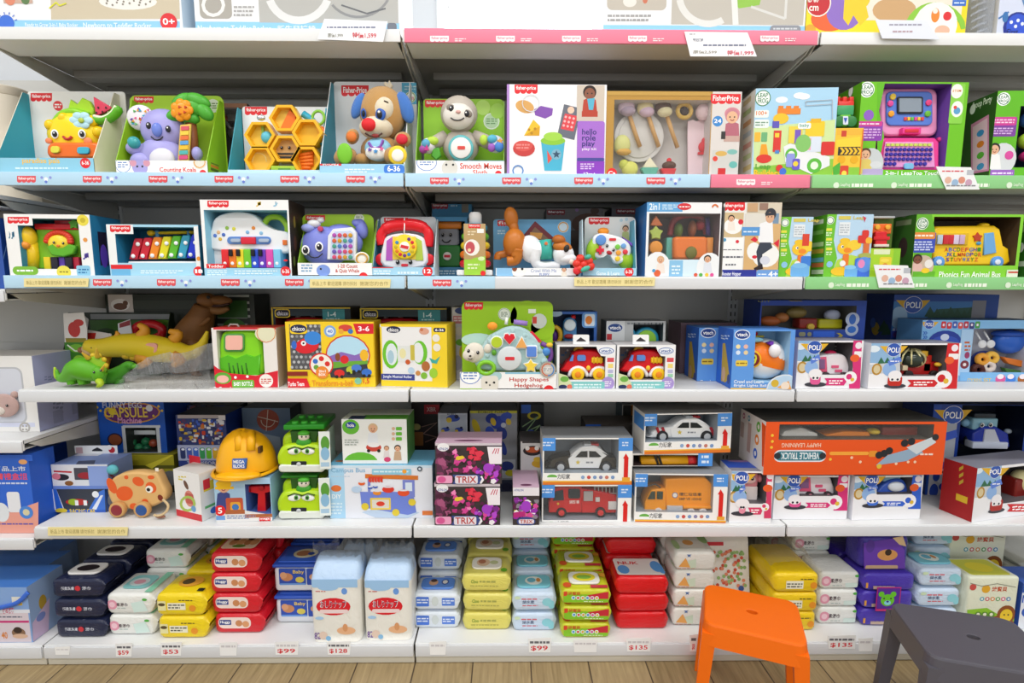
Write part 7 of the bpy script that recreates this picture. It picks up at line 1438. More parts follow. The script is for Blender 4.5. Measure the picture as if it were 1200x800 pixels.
g.rect(818,528,836,548,'#4f93e0'); g.words(822,532,832,544,2,'#dfeaf8'); e,m=toy(t,'yellow_drum'); ptube(t,m,[(750,540,.03),(804,539,.03)],7.5,M('#e0a01c',.3),12); ptube(t,m,[(804,539,.03),(814,539,.03)],7.6,M('#c02a2c',.3),12); ptube(t,m,[(815,539,.03),(819,539,.03)],6,'#26262a',12);
for q in range(2): pprism(t,m,[(766+q*4,533),(769+q*4,533),(773+q*4,546),(770+q*4,546)],.008,.012,'#26221c')
t.done(); ty=t
t,g=vehicle_box(755,857,484,'box with white and red striped toy police car, topmost of its stack',zb=ty.loc.z+ty.h+.001,yf=tg.loc.y+.03,rz=4,d=.12,lf=18)
sedan(t,lambda a,b: (763+a*.93,491+b*.86),'#eef0f2','#eef0f2','white toy police car with red stripes',(6,13,74,80)); t.done()
t,g=BX('toy_box','low box with blue corner label, behind the black and white police car box','toy box',R,686,752,497,.12,.22,zb=ZD[R]+.1595,fc='#4a4440',sc='#3a3430',tc='#5f564e'); g.rect(686,497,704,508,'#2f62c0'); g.words(706,500,740,504,2,'#3a3634'); t.done()
t,g=BX('toy_box','box lying underneath the low blue cornered box, hidden behind the police car','toy box',R,686,750,532,.12,.22,fc='#5a5450',sc='#3a3430',tc='#5f564e'); t.done()
t,g=BX('toy_box','box with yellow excavator toy standing at the back above the striped police car','toy box',R,728,808,474,.11,.345,fc='#c9c4be',sc='#4f6068',tc='#8a8a8e',win=(730,474,806,494),inner='#8a8a86',rd=.09)
g.disc(737,499,6,'#5f9a4a',3); e,m=toy(t,'toy_excavator','yellow toy excavator'); pbox(t,m,744,480,800,490,.02,.06,M('#d8961c',.3),.004); pbox(t,m,741,474,748,494,.02,.05,M('#d8861c',.3),.004)
for q in range(8): pbox(t,m,752+q*6,475,754+q*6,481,.018,.04,'#3a2c1c')
t.done()
# orange vehicle truck box, label upside down
t,g=BX('toy_box','long orange vehicle box lying upside down across three pink and blue boxes','toy box',R,896,1107,494,.17,.0,yb=None,rz=0,zb=ZD[R]+.1665,fc='#e4541c',sc='#e9e1dc',tc='#3a3a38',win=(913,497,1094,515),inner='#5a564e',rd=.14)
g.text('HAPPY LEARNING',916,519,962,524,'#f0c8b0',True,True); g.rect(907,527,968,541,'#dfe2ea',7); g.rect(908.5,528.5,966.5,539.5,'#3a7a8a',6); g.text('VEHICLE TRUCK',915,530,960,538,'#e8f0f4',True,True); g.disc(911,534,4,'#2a3038'); g.disc(964,534,4,'#2a3038'); g.rect(972,529,1018,533,'#f0a43a',2); g.rect(1018,528,1028,535,'#e0902c',2)
for x,y in ((905,510),(905,517),(904,524),(973,538),(998,536),(1008,541),(1050,543),(1064,541),(1072,541)): g.disc(x,y,1.7,'#f2c23a' if x<980 else '#f0c8a8')
g.poly([(1026,545),(1040,533),(1072,524),(1082,530),(1062,540)],'#8fa8c0'); g.poly([(1062,524),(1092,512),(1097,518),(1074,532)],'#c9d2d8')
for x,y in ((1030,533),(1036,531),(1042,528),(1060,519),(1068,517)): g.disc(x,y,4.4,'#22242a');
g.disc(1096,512,4,'#2a2c30'); g.disc(1030,546,3,'#e0b83a'); g.words(1078,530,1094,534,1,'#f0d8c8')
s=side(t,'l')
for x,y,r,c in ((889,500,5,'#6ab04a'),(887,515,5,'#e8873a'),(885,531,5,'#3f6ac8'),(872,487,3,'#a83a6a'),(878,490,3,'#4a9ab0')): s.disc(x,y,r,c,r*1.3); s.disc(x,y,r*.5,'#efe8e0',r*.6)
s.rect(876,495,880,530,'#c8a8a0'); s.rect(868,494,872,512,'#c8b0a8'); s.poly([(893,494),(899,500),(899,550),(893,546)],'#e4541c')
e,m=toy(t,'toy_vehicles'); pprism(t,m,[(914,514),(920,505),(940,501),(958,508),(960,515)],.04,.1,M('#d4d2cc',.3),.004); pprism(t,m,[(964,516),(968,510),(990,505),(1018,506),(1024,516)],.04,.1,M('#e8862c',.3),.004); pell(t,m,1023,505,7,4,.05,.02,M('#d8b82c',.3)); pbox(t,m,1034,500,1076,516,.05,.1,M('#8a2c1c',.3),.006)
window(t); t.done(); to=t
# robot and rescue boxes on the deck
t,g,X,Y=rescue_box(R,856,905,552,607,.012,'#d8406a','pink robot in a small blue topped box under the orange box end',vehicle='#e890a8',rz=-3)
s=side(t,'t'); s.rect(830,530,912,548,'#2f50b0'); s.disc(866,540,14,'#8a6a9a',4)
e,m=toy(t,'toy_robot','pink and white toy robot'); RP=M('#e0909a',.3); pbox(t,m,868,553,889,571,.03,.06,RP,.008); pbox(t,m,869,570,888,588,.03,.06,M('#e8dcdc',.3),.004); pell(t,m,878,562,8,5,.028,.008,'#f0c8c8'); eyes(t,m,[(874,561),(882,561)],1.6,.02,False); pbox(t,m,867,588,890,595,.025,.07,M('#a82838',.3),.004); pell(t,m,867,560,3,5,.04,.01,RP); pell(t,m,890,560,3,5,.04,.01,RP); t.done()
t,g,X,Y=rescue_box(R,907,994,557,598,.035,'#d8327a','boxed pink and white toy ambulance under the long orange box',vehicle='#e05a96'); ambulance(t,954,568,1.0); t.done()
t,g,X,Y=rescue_box(R,1000,1080,557,596,.03,'#2f62d0','boxed blue and white toy police car under the long orange box',vehicle='#3f72d8',rz=2)
e,m=toy(t,'toy_police_car'); pprism(t,m,spline([(1030,580),(1032,572),(1042,564),(1058,562),(1064,572),(1064,582)],4,True),.02,.07,M('#3a5fc0',.25),.006); pbox(t,m,1036,556,1056,566,.03,.06,M('#8fb8c8',.25),.005); pell(t,m,1050,570,10,6,.018,.01,M('#dfe6f0',.3)); pell(t,m,1046,555,5,3,.04,.01,'#3a72d8'); t.done()
# tall robot box
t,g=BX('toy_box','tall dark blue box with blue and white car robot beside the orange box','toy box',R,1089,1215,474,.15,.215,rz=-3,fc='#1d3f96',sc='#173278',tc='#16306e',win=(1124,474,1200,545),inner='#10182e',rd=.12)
g.rect(1089,474,1098,586,'#1d4aa8'); wings_logo(g,1117,486,11); g.rect(1103,496,1119,545,'#a8aeb8'); g.poly([(1104,508),(1121,503),(1122,512),(1106,517)],'#3f62d0'); g.rect(1088,545,1215,586,'#d4d2d6'); g.rect(1122,540,1215,586,'#1a2c66')
g.rect(1099,548,1114,566,'#e6e8ee',3); g.disc(1107,553,7,'#cfe0f0',5); g.disc(1104,553,1.2,'#223'); g.disc(1110,553,1.2,'#223'); g.rect(1100,541,1114,549,'#2f50b8',2); g.disc(1097,558,4,'#2f50b8',6); g.disc(1117,552,5,'#20305a',6); g.disc(1094,575,5,'#2f50b8',9); g.disc(1106,570,6,'#2f50b8',5); g.disc(1094,548,5,'#6fa0dc',4)
e,m=toy(t,'toy_robot','blue and white car robot'); pprism(t,m,[(1140,525),(1140,508),(1152,500),(1168,500),(1182,508),(1184,524)],.02,.09,M('#2a3fb0',.25),.006); pprism(t,m,[(1152,523),(1155,503),(1166,503),(1174,523)],.015,.03,M('#d8dcea',.25),.002); pbox(t,m,1140,518,1182,526,.012,.05,M('#cdd4e6',.25),.004); pbox(t,m,1140,490,1170,504,.03,.07,M('#8fc0d4',.25),.006); pbox(t,m,1142,484,1168,492,.035,.07,M('#26303a',.3),.005); eyes(t,m,[(1151,498),(1161,498)],1.6,.024,True); pell(t,m,1131,495,5,5,.05,.012,M('#7fb0d0',.3)); pell(t,m,1135,516,5,9,.05,.012,M('#26303a',.4)); pell(t,m,1181,505,4,3,.05,.01,'#b8c8d8'); t.done()
# fire engine box at the right edge
t,g,X,Y=rescue_box(R,1142,1232,544,604,.03,'#d02028','red sided fire engine box turned slightly at the right frame edge',vehicle='#b02a1e',rz=13)
s=side(t,'l'); s.rect(1100,530,1150,612,'#a81f22');
for k in range(3): s.poly([(1124,548+k*8),(1129,545+k*8),(1129,549+k*8),(1124,552+k*8)],'#c8a83a')
s.rect(1120,580,1134,588,'#e0b82c')
e,m=toy(t,'toy_fire_engine'); pbox(t,m,1190,560,1230,590,.03,.08,M('#7a1c18',.3),.006); pell(t,m,1196,563,12,14,.05,.03,M('#d8cf9a',.35)); t.done()
# top right small items
t,g=BX('toy_box','dark box with small picture disc, behind the tall robot box at the frame edge','toy box',R,1192,1250,472,.10,.33,fc='#2a2438',sc='#1f1a2c',tc='#241f30'); g.disc(1196,485,7,'#6a7ac0'); g.disc(1196,485,3,'#d8c8d8'); t.done()
# ============================================================ base deck: wipes, diapers
R='B'
def pack(xl,xr,yt,yb_,d,col,front,top=None,lid=None,fin=.012,name='wipes_pack',cat='wipes pack',kind='wrap',yf=.03):
    """soft pack lying flat; printed on its front long side and its top"""
    o,w,h=place(R,xl,xr,yt,yf,yb_)
    t=T(name,'',cat,o,0,None,(w,d,h)); m=t.mb; N=20; C=M(col,.4,kind); vs=[]
    for i in range(N+1):
        u=-1+2*i/N; k=max(0,1-abs(u)**14*.4); e=abs(u)**22
        for a,b in rr_pts(d/2*(1-k)*.5,h/2*(1-k),d-d/2*(1-k)*.5,h-h/2*(1-k),min(h,d)*.15*k,3):
            bz=h/2+(b-h/2)*(1-.8*e)
            vs.append((u*(w/2+fin*0),a,bz+(.0035*math.sin(a/d*PI)*(b>h*.7)*k)))
    n=len(rr_pts(0,0,1,1,.2,3))
    m.add(vs,[(i*n+j,(i+1)*n+j,(i+1)*n+(j+1)%n,i*n+(j+1)%n) for i in range(N) for j in range(n)]+[tuple(range(n)),tuple(range(N*n,N*n+n))],C,True)
    g=t.on(m,-.0004); g.lim=(-w*.44,w*.44,h*.1,h*.9); front(g)
    gt=G(t,m,0,(0,0,h+.0038),(1,0,0),(0,1,0)); gt.lim=(-w*.45,w*.45,d*.06,d*.94)
    if top: top(gt,w,d)
    if lid:
        e,mm=toy(t,'lid',lid[3] if len(lid)>3 else None); a,b=lid[1]*w/2,lid[2]*d/2
        mm.prism(rr_pts(-a,d/2-b,a,d/2+b,b*.6),'z',h+.003,h+.010,M(lid[0],.3),None,.0015)
        if len(lid)>4:
            gl=G(t,mm,0,(0,0,h+.0102),(1,0,0),(0,1,0))
            for (cx,cy,rx,ry,c) in lid[4]: gl.fill(el_pts(cx*w/2,d/2+cy*d/2,rx*w/2,ry*d/2,16),c)
    return t
ORD={1: ['only'],2: ['lower','upper'],3: ['lowest','middle','top'],4: ['lowest','second lowest','second highest','top'],5: ['lowest','second lowest','middle','second highest','top'],6: ['lowest','second lowest','third lowest','third highest','second highest','top']}
SP=['front','second','rear']
def stack(t,desc,group,cols,jit=.004,body='wrapper'):
    """copies the pack t into stacks: cols = [(dx, dy, how many)], first pack of cols[0] is t itself"""
    t.label='%s, %s in the %s stack'%(desc,ORD[cols[0][2]][0],SP[0]); t.group=group; t.cat=t.cat
    r=t.done(body); Rr=random.Random(len(desc)); H=t.h+(.0112 if r.children and any(c.name.startswith('lid') for c in r.children) else .0046)
    for ci,(dx,dy,n) in enumerate(cols):
        for k in range(n):
            if ci==0 and k==0: continue
            copy_thing(r,(t.loc.x+dx+(Rr.uniform(-jit,jit) if k else 0),t.loc.y+dy,t.loc.z+k*H),'%s, %s in the %s stack'%(desc,ORD[n][k],SP[ci]),Rr.uniform(-.02,.02) if k else 0)
# navy
def f(g): g.text('超柔潔膚',76,735,91,739,'#c9ccd8'); g.disc(95,737,3.2,'#c8323c'); g.text('濕巾',100,735,110,739,'#c9ccd8')
stack(pack(64,124,727,747,.105,'#1b2240',f,None,('#e4e2e0',.62,.6,'white lid with dark oval',[(0,0,.42,.36,'#2a2026')])),'navy wet wipes pack with white lid','navy wipes packs',[(0,0,3),(-.002,.118,3),(0,.24,3)])
# white and teal
def f(g): g.disc(134,733,6,'#e29ab0'); g.disc(134,733,3.4,'#f0c8d4'); g.text('柔濕巾',139,731,152,735,'#5a4a50'); g.words(140,736,150,738,1,'#b8c4c0'); g.disc(172,727,3,'#58b04a',1.6); g.poly([(156,731),(170,728),(176,740),(160,742)],'#d4eae4')
def tp(g,w,d): g.fill(rr_pts(-w*.3,d*.2,w*.25,d*.8,.02),'#8fd0d0'); g.fill(el_pts(-w*.05,d*.5,w*.2,d*.18),'#d8e8ea'); g.fill(el_pts(-w*.05,d*.5,w*.12,d*.1),'#e6a8b8'); g.fill(rr_pts(w*.3,0,w*.45,d,0),'#8ad0b0')
stack(pack(126,182,721,744,.13,'#e9eae6',f,tp),'white and teal wipes pack near navy packs','white and teal wipes packs at left',[(0,0,2),(.03,.145,3),(.03,.29,3)])
# yellow
def f(g): g.rect(187,731,197,742,'#e8e2a8',1); g.disc(192,735,4,'#5a4a2a',2); g.rect(199,733,220,741,'#f0ecd4'); g.words(200,734,219,740,2,'#5a5a4a'); g.disc(228,739,4,'#e8962c'); g.words(212,729,228,731,1,'#4a4428')
def tp(g,w,d): g.fill(el_pts(0,d*.55,w*.24,d*.24),'#e9a83a'); g.fill(el_pts(-w*.05,d*.55,w*.12,d*.14),'#5a4a2a'); g.fill(rr_pts(w*.3,d*.1,w*.43,d*.24,0),'#2a2a20')
stack(pack(184,243,723,748,.12,'#f0d31c',f,tp),'bright yellow wipes pack with orange fruit mark','yellow wipes packs at left',[(0,0,2),(.01,.135,2),(.01,.27,2)])
# red
def f(g): g.rect(256,723,294,736,'#f0dcd4',6); g.rect(257,726,271,732,'#3a4a8a',1); g.text('Huggy',258,727,270,731,'#ffffff'); g.disc(280,730,4,'#c9885a'); g.disc(288,731,4,'#d89a6a')
def tp(g,w,d): g.fill(rr_pts(-w*.36,d*.18,w*.32,d*.84,.012),'#ecd2b8'); [g.fill(el_pts(w*x,d*.5,.014,.02),c) for x,c in ((-.2,'#c98a5a'),(-.05,'#d89a6a'),(.1,'#b8784a'),(.22,'#d89a6a'))]; [g.fill(el_pts(w*x,d*.68,.012,.012),'#3a241c') for x in (-.2,.1)]; g.fill(el_pts(-.004,d*.3,.022,.01),'#6a8a3a')
stack(pack(250,309,720,742,.13,'#d41a2a',f,tp),'glossy red wipes pack with baby picture','red baby wipes packs at left',[(0,0,4),(.014,.145,4),(.014,.29,4)],.008)
# tubs
def tub(xl,xr,yt,yb_):
    o,w,h=place(R,xl,xr,yt,.085,None); t=T('wipes_tub','','wipes tub',o,0,None,(w,.12,h)); m=t.mb
    m.box((-w/2,0,0),(w/2,.12,h),M('#dfe3ea',.3),.014); g=t.on(m,-.0003); g.rect(329,703,360,722,'#2f50b0',1.5); g.disc(338,713,7,'#c98a5f',5); g.disc(334,711,4,'#d8a078'); g.text('Baby',345,705,358,710,'#e6c84a'); g.disc(353,716,5,'#d8c85a',3.6); g.rect(330,720,360,722,'#6a9ae0'); g.rect(361,703,378,722,'#2f50b0',1.5); g.disc(369,713,5,'#d8a078',4)
    e,mm=toy(t,'lid','blue lid with oval baby picture'); mm.box((-w/2-.003,-.003,h-.0002),(w/2+.003,.123,h+.012),M('#2f55b8',.3),.005); mm.box((-w/2+.012,.012,h+.011),(w/2-.012,.108,h+.016),M('#3a62c4',.3),.003); gl=G(t,mm,0,(0,0,h+.0163),(1,0,0),(0,1,0)); gl.fill(el_pts(.0,.062,.042,.03),'#e6e0b8'); gl.fill(el_pts(-.008,.062,.024,.018),'#c98a5f'); gl.fill(el_pts(.02,.06,.012,.01),'#3a5ab0')
    return t
t=tub(323,383,702,725); t.h+=.0155
t.h,h0=t.h,t.h; stack(t,'blue lidded white wipes tub','blue lidded wipes tubs',[(0,0,2),(.0,.14,2)],.002,'tub')
# diaper packs
def diaper(xl,xr,yt,yb_,yf,label,d=.12):
    o,w,h=place(R,xl,xr,yt,yf,yb_); t=T('diaper_pack',label,'diaper pack',o,0,'tall white and blue diaper packs',(w,d,h)); m=t.mb; C=M('#eceae2',.4,'wrap')
    N=10; vs=[]; n=len(rr_pts(0,0,1,1,.2,3))
    for i in range(N+1):
        z=i/N; k=1-.12*max(0,(z-.8)/.2)**2-.03*max(0,(.15-z)/.15); dd=d*(1-.55*max(0,(z-.8)/.2)**1.5); o_=(d-dd)*.6*(z>.8)
        vs+=[(a,b+o_,z*h) for a,b in rr_pts(-w/2*k,0,w/2*k,dd,.018,3)]
    q=lambda a,b: [(i*n+j,i*n+(j+1)%n,(i+1)*n+(j+1)%n,(i+1)*n+j) for i in range(a,b) for j in range(n)]
    m.add(vs,q(0,8)+[tuple(range(n))],C,True); m.add(vs,q(8,N)+[tuple(range(N*n,N*n+n))],M('#b9d2ee',.35,'wrap'),True)
    g=t.on(m,-.0005); g.lim=(-w*.46,w*.46,.002,h*.82); yt-=22; X=lambda a: xl+(xr-xl)*a; Y=lambda a: yt+(yb_-yt)*a
    g.rect(X(.0),Y(.1),X(1),Y(.43),'#9cc4ea',3); g.rect(X(.3),Y(.24),X(.66),Y(.34),'#d8343c',3); g.disc(X(.35),Y(.43),12,'#9cc4ea',4); g.disc(X(.68),Y(.47),3.4,'#6a9ae0',4); g.disc(X(.46),Y(.63),20,'#d81f2c',11); g.text('おしりナップ',X(.19),Y(.565),X(.73),Y(.645),'#f4f0f2'); g.text('おしりナップ',X(.2),Y(.57),X(.72),Y(.64),'#2a2a5a',False); g.rect(X(.18),Y(.66),X(.76),Y(.7),'#f0d8d8',2); g.disc(X(.72),Y(.88),11,'#e8b48a',5); g.disc(X(.7),Y(.85),3,'#d89a6a',5); g.words(X(.1),Y(.46),X(.3),Y(.48),1,'#c86a6a'); g.text('82',X(.08),Y(.9),X(.2),Y(.97),'#7a5aa0'); g.disc(X(.26),Y(.93),5,'#e8d0c0'); g.disc(X(.36),Y(.96),3,'#8ac0e8'); g.disc(X(.18),Y(.75),5,'#a8cdf0',2)
    e,mm=toy(t,'top_film','crumpled clear top film'); CF2=film('gathered_film',.12,.12,.8,'#e9eef4'); Rr=random.Random(int(xl)); L=18; vs=[]
    for j in range(4):
        for i in range(L+1): u=i/L; vs.append((-w*.52+w*1.04*u+Rr.uniform(-.003,.003),d*.45+Rr.uniform(-.012,.012),h*(.86+.12*j)+(j==3)*Rr.uniform(-.02,.012)))
    mm.add(vs,[(j*(L+1)+i,j*(L+1)+i+1,(j+1)*(L+1)+i+1,(j+1)*(L+1)+i) for j in range(3) for i in range(L)],CF2,True)
    return t
diaper(364,422,662,752,.0,'white and blue diaper pack right of the blue lidded tubs').done('wrapper')
diaper(426,482,664,750,.004,'white and blue diaper pack beside the blue and white wipes stack').done('wrapper')
diaper(399,436,646,712,.15,'pale diaper pack in clear film behind the front left diaper pack').done('wrapper'); diaper(440,482,650,712,.15,'blue topped diaper pack behind the front right diaper pack').done('wrapper')
# blue white
def f(g): g.rect(488,721,503,732,'#4a78d8',1); g.words(489,723,502,729,2,'#dfe8f8'); g.disc(510,726,4,'#cfd8d8',6); g.rect(518,722,533,731,'#5a84dc',1); g.words(519,724,532,729,2,'#e6eefa')
L4=('#5f8ede',.72,.58,'blue lid with baby picture',[(-.2,0,.2,.34,'#d8a888'),(-.2,.2,.14,.18,'#4a3226'),(.3,.05,.16,.3,'#2f4f9c'),(.3,.05,.11,.2,'#e6e2dc')])
stack(pack(484,539,718,736,.105,'#dde5ee',f,None,L4,yf=.05),'white wipes pack with blue lid','white wipes packs with blue lids',[(0,0,2),(-.003,.125,3),(0,.25,4)])
# soft yellow
def f(g): g.text('Cloo',553,725,561,729,'#7a9a3a'); g.words(563,725,582,729,1,'#a8a858'); g.words(552,731,585,733,1,'#b0aa5a')
LW=('#efeade',.62,.58,'white lid with baby picture',[(-.15,0,.28,.4,'#e0c0a0'),(-.2,.08,.16,.22,'#b8785a'),(.3,0,.18,.2,'#c8cc9a')])
stack(pack(542,599,719,738,.115,'#dfd56a',f,lambda g,w,d: g.fill(el_pts(w*.36,d*.2,.011),'#6ab02c'),LW,yf=.05),'soft pale yellow wipes pack with white lid','pale yellow wipes packs',[(0,0,3),(0,.13,3),(0,.26,3)])
# light blue
def f(g): g.words(611,724,630,727,1,'#d8707c'); g.text('純水柔',612,727,626,731,'#5a6a8a'); g.words(612,732,630,734,1,'#d8606a'); g.disc(641,729,6,'#8fd0dc',5); g.disc(646,732,4,'#8fd0dc',5); g.disc(606,724,4,'#d0e4c0',2)
LB=('#7cc4d4',.78,.6,'teal lid',[(0,0,.4,.42,'#e4ece6'),(-.1,.05,.2,.24,'#6ab4cc'),(.22,.05,.1,.2,'#c88a4a')])
TB=pack(600,652,719,739,.115,'#cbdcf0',f,None,LB,yf=.05)
stack(TB,'light blue wipes pack with teal lid','light blue wipes packs',[(0,0,2),(0,.13,2),(0,.26,4)])
# green
def f(g):
    g.rect(655,736,716,745,'#86c42c'); g.rect(655,732,665,738,'#d84a2c',2); g.poly([(688,737),(716,730),(716,741),(690,741)],'#c82c3a')
    for k,c in enumerate(['#5aa0d0','#d85a4a','#e0a83a','#5a9ad0','#d8609a','#e0c84a']): g.disc(672+k*5.4,740,2.4,'#e8f0f4'); g.disc(672+k*5.4,740,1.6,c)
    g.text('綠寶貝',666,733,680,737,'#c8502c'); g.words(684,743,706,745,1,'#dfeec0')
LG2=('#f0efe4',.62,.56,'white lid with yellow oval',[(0,0,.46,.42,'#e6d83a'),(0,0,.3,.2,'#8ac04a')])
stack(pack(657,716,731,747,.115,'#c8cc2c',f,lambda g,w,d: (g.fill(rr_pts(w*.1,d*.05,w*.44,d*.2,0),'#c83a44'),g.fill(el_pts(-w*.36,d*.2,.014),'#d85a2c'),g.fill(el_pts(w*.4,d*.7,.012),'#e8a83a')),LG2,yf=.035),'green and yellow wipes pack with white lid','green and yellow wipes packs',[(0,0,3),(-.004,.13,3),(-.006,.26,4)])
# red and white
def f(g): pass
stack(pack(721,784,718,737,.12,'#d8141c',f,lambda g,w,d: (g.fill(rr_pts(-w*.44,d*.08,w*.44,d*.92,.01),'#e2dcd8'),g.fill(el_pts(-w*.3,d*.35,.02,.026),'#5a98d8'),g.fill(el_pts(w*.34,d*.5,.02,.034),'#5a98d8'),g.fill(el_pts(w*.42,d*.3,.012,.02),'#5a98d8'),[g.fill([(-w*.38+.034*vx,d*.6+.026*vy) for vx,vy in [text_mesh('NUK',True)[0][i] for i in fc]],'#c8202c') for fc in text_mesh('NUK',True)[1]]),yf=.055),'red sided wipes pack with grey white top','red sided wipes packs',[(0,0,3),(-.012,.135,4),(-.02,.27,5)])
# fox
def f(g): g.poly([(792,729),(800,719),(806,730)],'#e8a85a'); g.star(804,716,3,'#5a7ab0'); g.words(791,730,810,733,1,'#c8503a'); g.poly([(802,723),(812,720),(812,730),(806,731)],'#cfe0c8')
stack(pack(787,836,713,733,.12,'#e8e8e0',f,lambda g,w,d: (g.fill(rr_pts(-w*.3,d*.2,w*.3,d*.8,.015),'#f2f0e8'),g.fill(el_pts(-.008,d*.5,.018,.018),'#e8a85a'),g.fill(el_pts(w*.36,d*.7,.016,.03),'#a8cc8a'),g.fill(el_pts(-w*.38,d*.4,.012,.03),'#b4d49a')),yf=.06),'white wipes pack with orange fox print','fox print wipes packs',[(0,0,4),(0,.135,5),(0,.27,5)])
# floral pouches
for xl,xr,yt,yf,lab in ((829,880,632,.16,'white floral pouch with red flowers standing behind the orange stool'),(822,872,624,.29,'rear white floral pouch behind the front floral pouch')):
    o,w,h=place(R,xl,xr,yt,yf); t=T('floral_pouch',lab,'pouch',o,0,'white floral pouches',(w,.08,h)); m=t.mb
    m.prism([(0,0),(.075,0),(.079,h*.2),(.05,h*.92),(.046,h),(.042,h),(.036,h*.92),(0,h*.2)],'x',-w/2,w/2,M('#e9e6de',.35,'wrap')); Rr=random.Random(int(xl)); sl=V((0,.036,h*.72)).normalized(); g=G(t,m,0,(0,-.0005,h*.2),(1,0,0),sl)
    for k in range(70): g.fill(el_pts(Rr.uniform(-w*.44,w*.44),Rr.uniform(.03,h*.6),.0065,None,7),Rr.choice(['#d8604a','#e08a6a','#c8503a','#8ab06a','#9cc07a']))
    g.fill(rr_pts(-w*.46,h*.66,-w*.08,h*.71,0),'#c8323c'); g.fill(rr_pts(-w*.1,h*-.02,w*.46,h*.02,0),'#c8323c'); g.fill(el_pts(w*.3,h*.08,.01),'#3a5aa0'); t.done()
# yellow bundle in clear film
def f(g): g.rect(918,726,938,735,'#f0ecd4'); g.words(919,728,937,734,2,'#5a5a4a'); g.disc(950,731,4,'#e8962c'); g.words(935,723,950,725,1,'#4a4428')
stack(pack(903,958,718,739,.2,'#efcb1c',f,yf=.05),'yellow wipes pack under clear film behind orange stool','filmed yellow wipes packs',[(0,0,3)],.001)
o=at_z(925,700,.33); zt=.078+.0
t=T('clear_film','crinkled clear film dome over the yellow wipes bundle behind orange stool','plastic film',V((at_y(928,700,.06).x,.06,ZD[R]+.214)),0,None,(.16,.2,.06)); vs=[]; Rr=random.Random(8)
for j in range(9):
    for i in range(13): u,v_=i/12*2-1,j/8; vs.append((u*.08,v_*.19,.004+.055*(1-u*u)**.5*math.sin(PI*min(1,v_*.9+.1))+Rr.uniform(0,.006)))
t.mb.add(vs,[(j*13+i,j*13+i+1,(j+1)*13+i+1,(j+1)*13+i) for j in range(8) for i in range(12)],film('dome_film',.1,.12,.8,'#f0ead0'),True); t.done()
# white teal at right of yellow
def f(g): g.disc(966,722,6,'#e29ab0'); g.disc(966,722,3.4,'#f0c8d4'); g.text('柔濕巾',971,719,984,724,'#5a4a50'); g.disc(1002,716,2.8,'#58b04a',1.6); g.rect(988,724,1002,729,'#d4e6e0',1); g.words(973,726,984,728,1,'#b8c4c0')
stack(pack(958,1006,712,731,.12,'#e9eae6',f,yf=.06),'white and teal wipes pack near purple packs','white and teal wipes packs at right',[(0,0,3),(-.02,.13,5),(-.04,.26,5)])
# purple
def f(g): g.rect(1009,724,1014,730,'#e0a040'); g.words(1020,727,1040,730,1,'#d8b878'); g.rect(1020,728,1045,732,'#c8b0a0',1)
PU=pack(1008,1070,714,733,.12,'#4a36b0',f,yf=.055); stack(PU,'purple wipes pack beside the grey stool','purple wipes packs',[(0,0,3),(0,.135,3)],.002)
t,g=BX('price_poster','small purple card with green bear face on the purple wipes packs','card',R,1027,1055,688,.0015,.049,zb=ZD[R]+.062,fc='#c02a78',sc='#8a2a9a',group=None)
g.rect(1028,689,1054,713,'#5a2a9a'); g.disc(1040,703,8,'#6cc82c',7.5); g.disc(1033,696,3.4,'#6cc82c'); g.disc(1047,696,3.4,'#6cc82c'); g.disc(1040,706,4,'#8fd8e8',3); g.disc(1040,704.6,1.6,'#2a2a80',1.2); g.disc(1036,701,1,'#222'); g.disc(1044,701,1,'#222'); g.rect(1027,714,1055,718,'#d83a78'); g.words(1028,719,1052,721,1,'#f0d8e8'); t.done()
t,g=BX('wipes_bag','purple wipes bag with orange oval standing on top of the purple packs','wipes bag',R,1009,1066,628,.09,.075,zb=ZD[R]+3*.0655+.003,fc='#3c2f9c',sc='#2a2270',tc='#3a2f8a',body=False)
t.mb.box((-t.w/2,0,0),(t.w/2,.09,t.h),M('#3c2f9c',.3,'wrap'),.02); g.poly([(1012,636),(1050,630),(1060,645),(1060,672),(1012,672)],'#6a3fb0'); g.disc(1040,650,12,'#d89a5a',7); g.disc(1041,647,4,'#3a2a22'); g.rect(1014,662,1052,668,'#c8a888',2); g.poly([(1046,630),(1058,628),(1062,640),(1054,638)],'#e8c89a'); g.disc(1020,640,5,'#5a3a9a',8); t.done()
# light blue right: copies of the light blue pack
for k,(x,y,n) in enumerate(((1101,.055,3),(1087,.19,4))):
    for j in range(n): copy_thing(TB.root,(at_y(x,700,y).x,y,ZD[R]+.0006+j*(TB.h+.0112)),'light blue wipes pack by the lion bundles, %s in %s stack'%(ORD[n][j],['front','rear'][k]))['group']='light blue wipes packs at right'
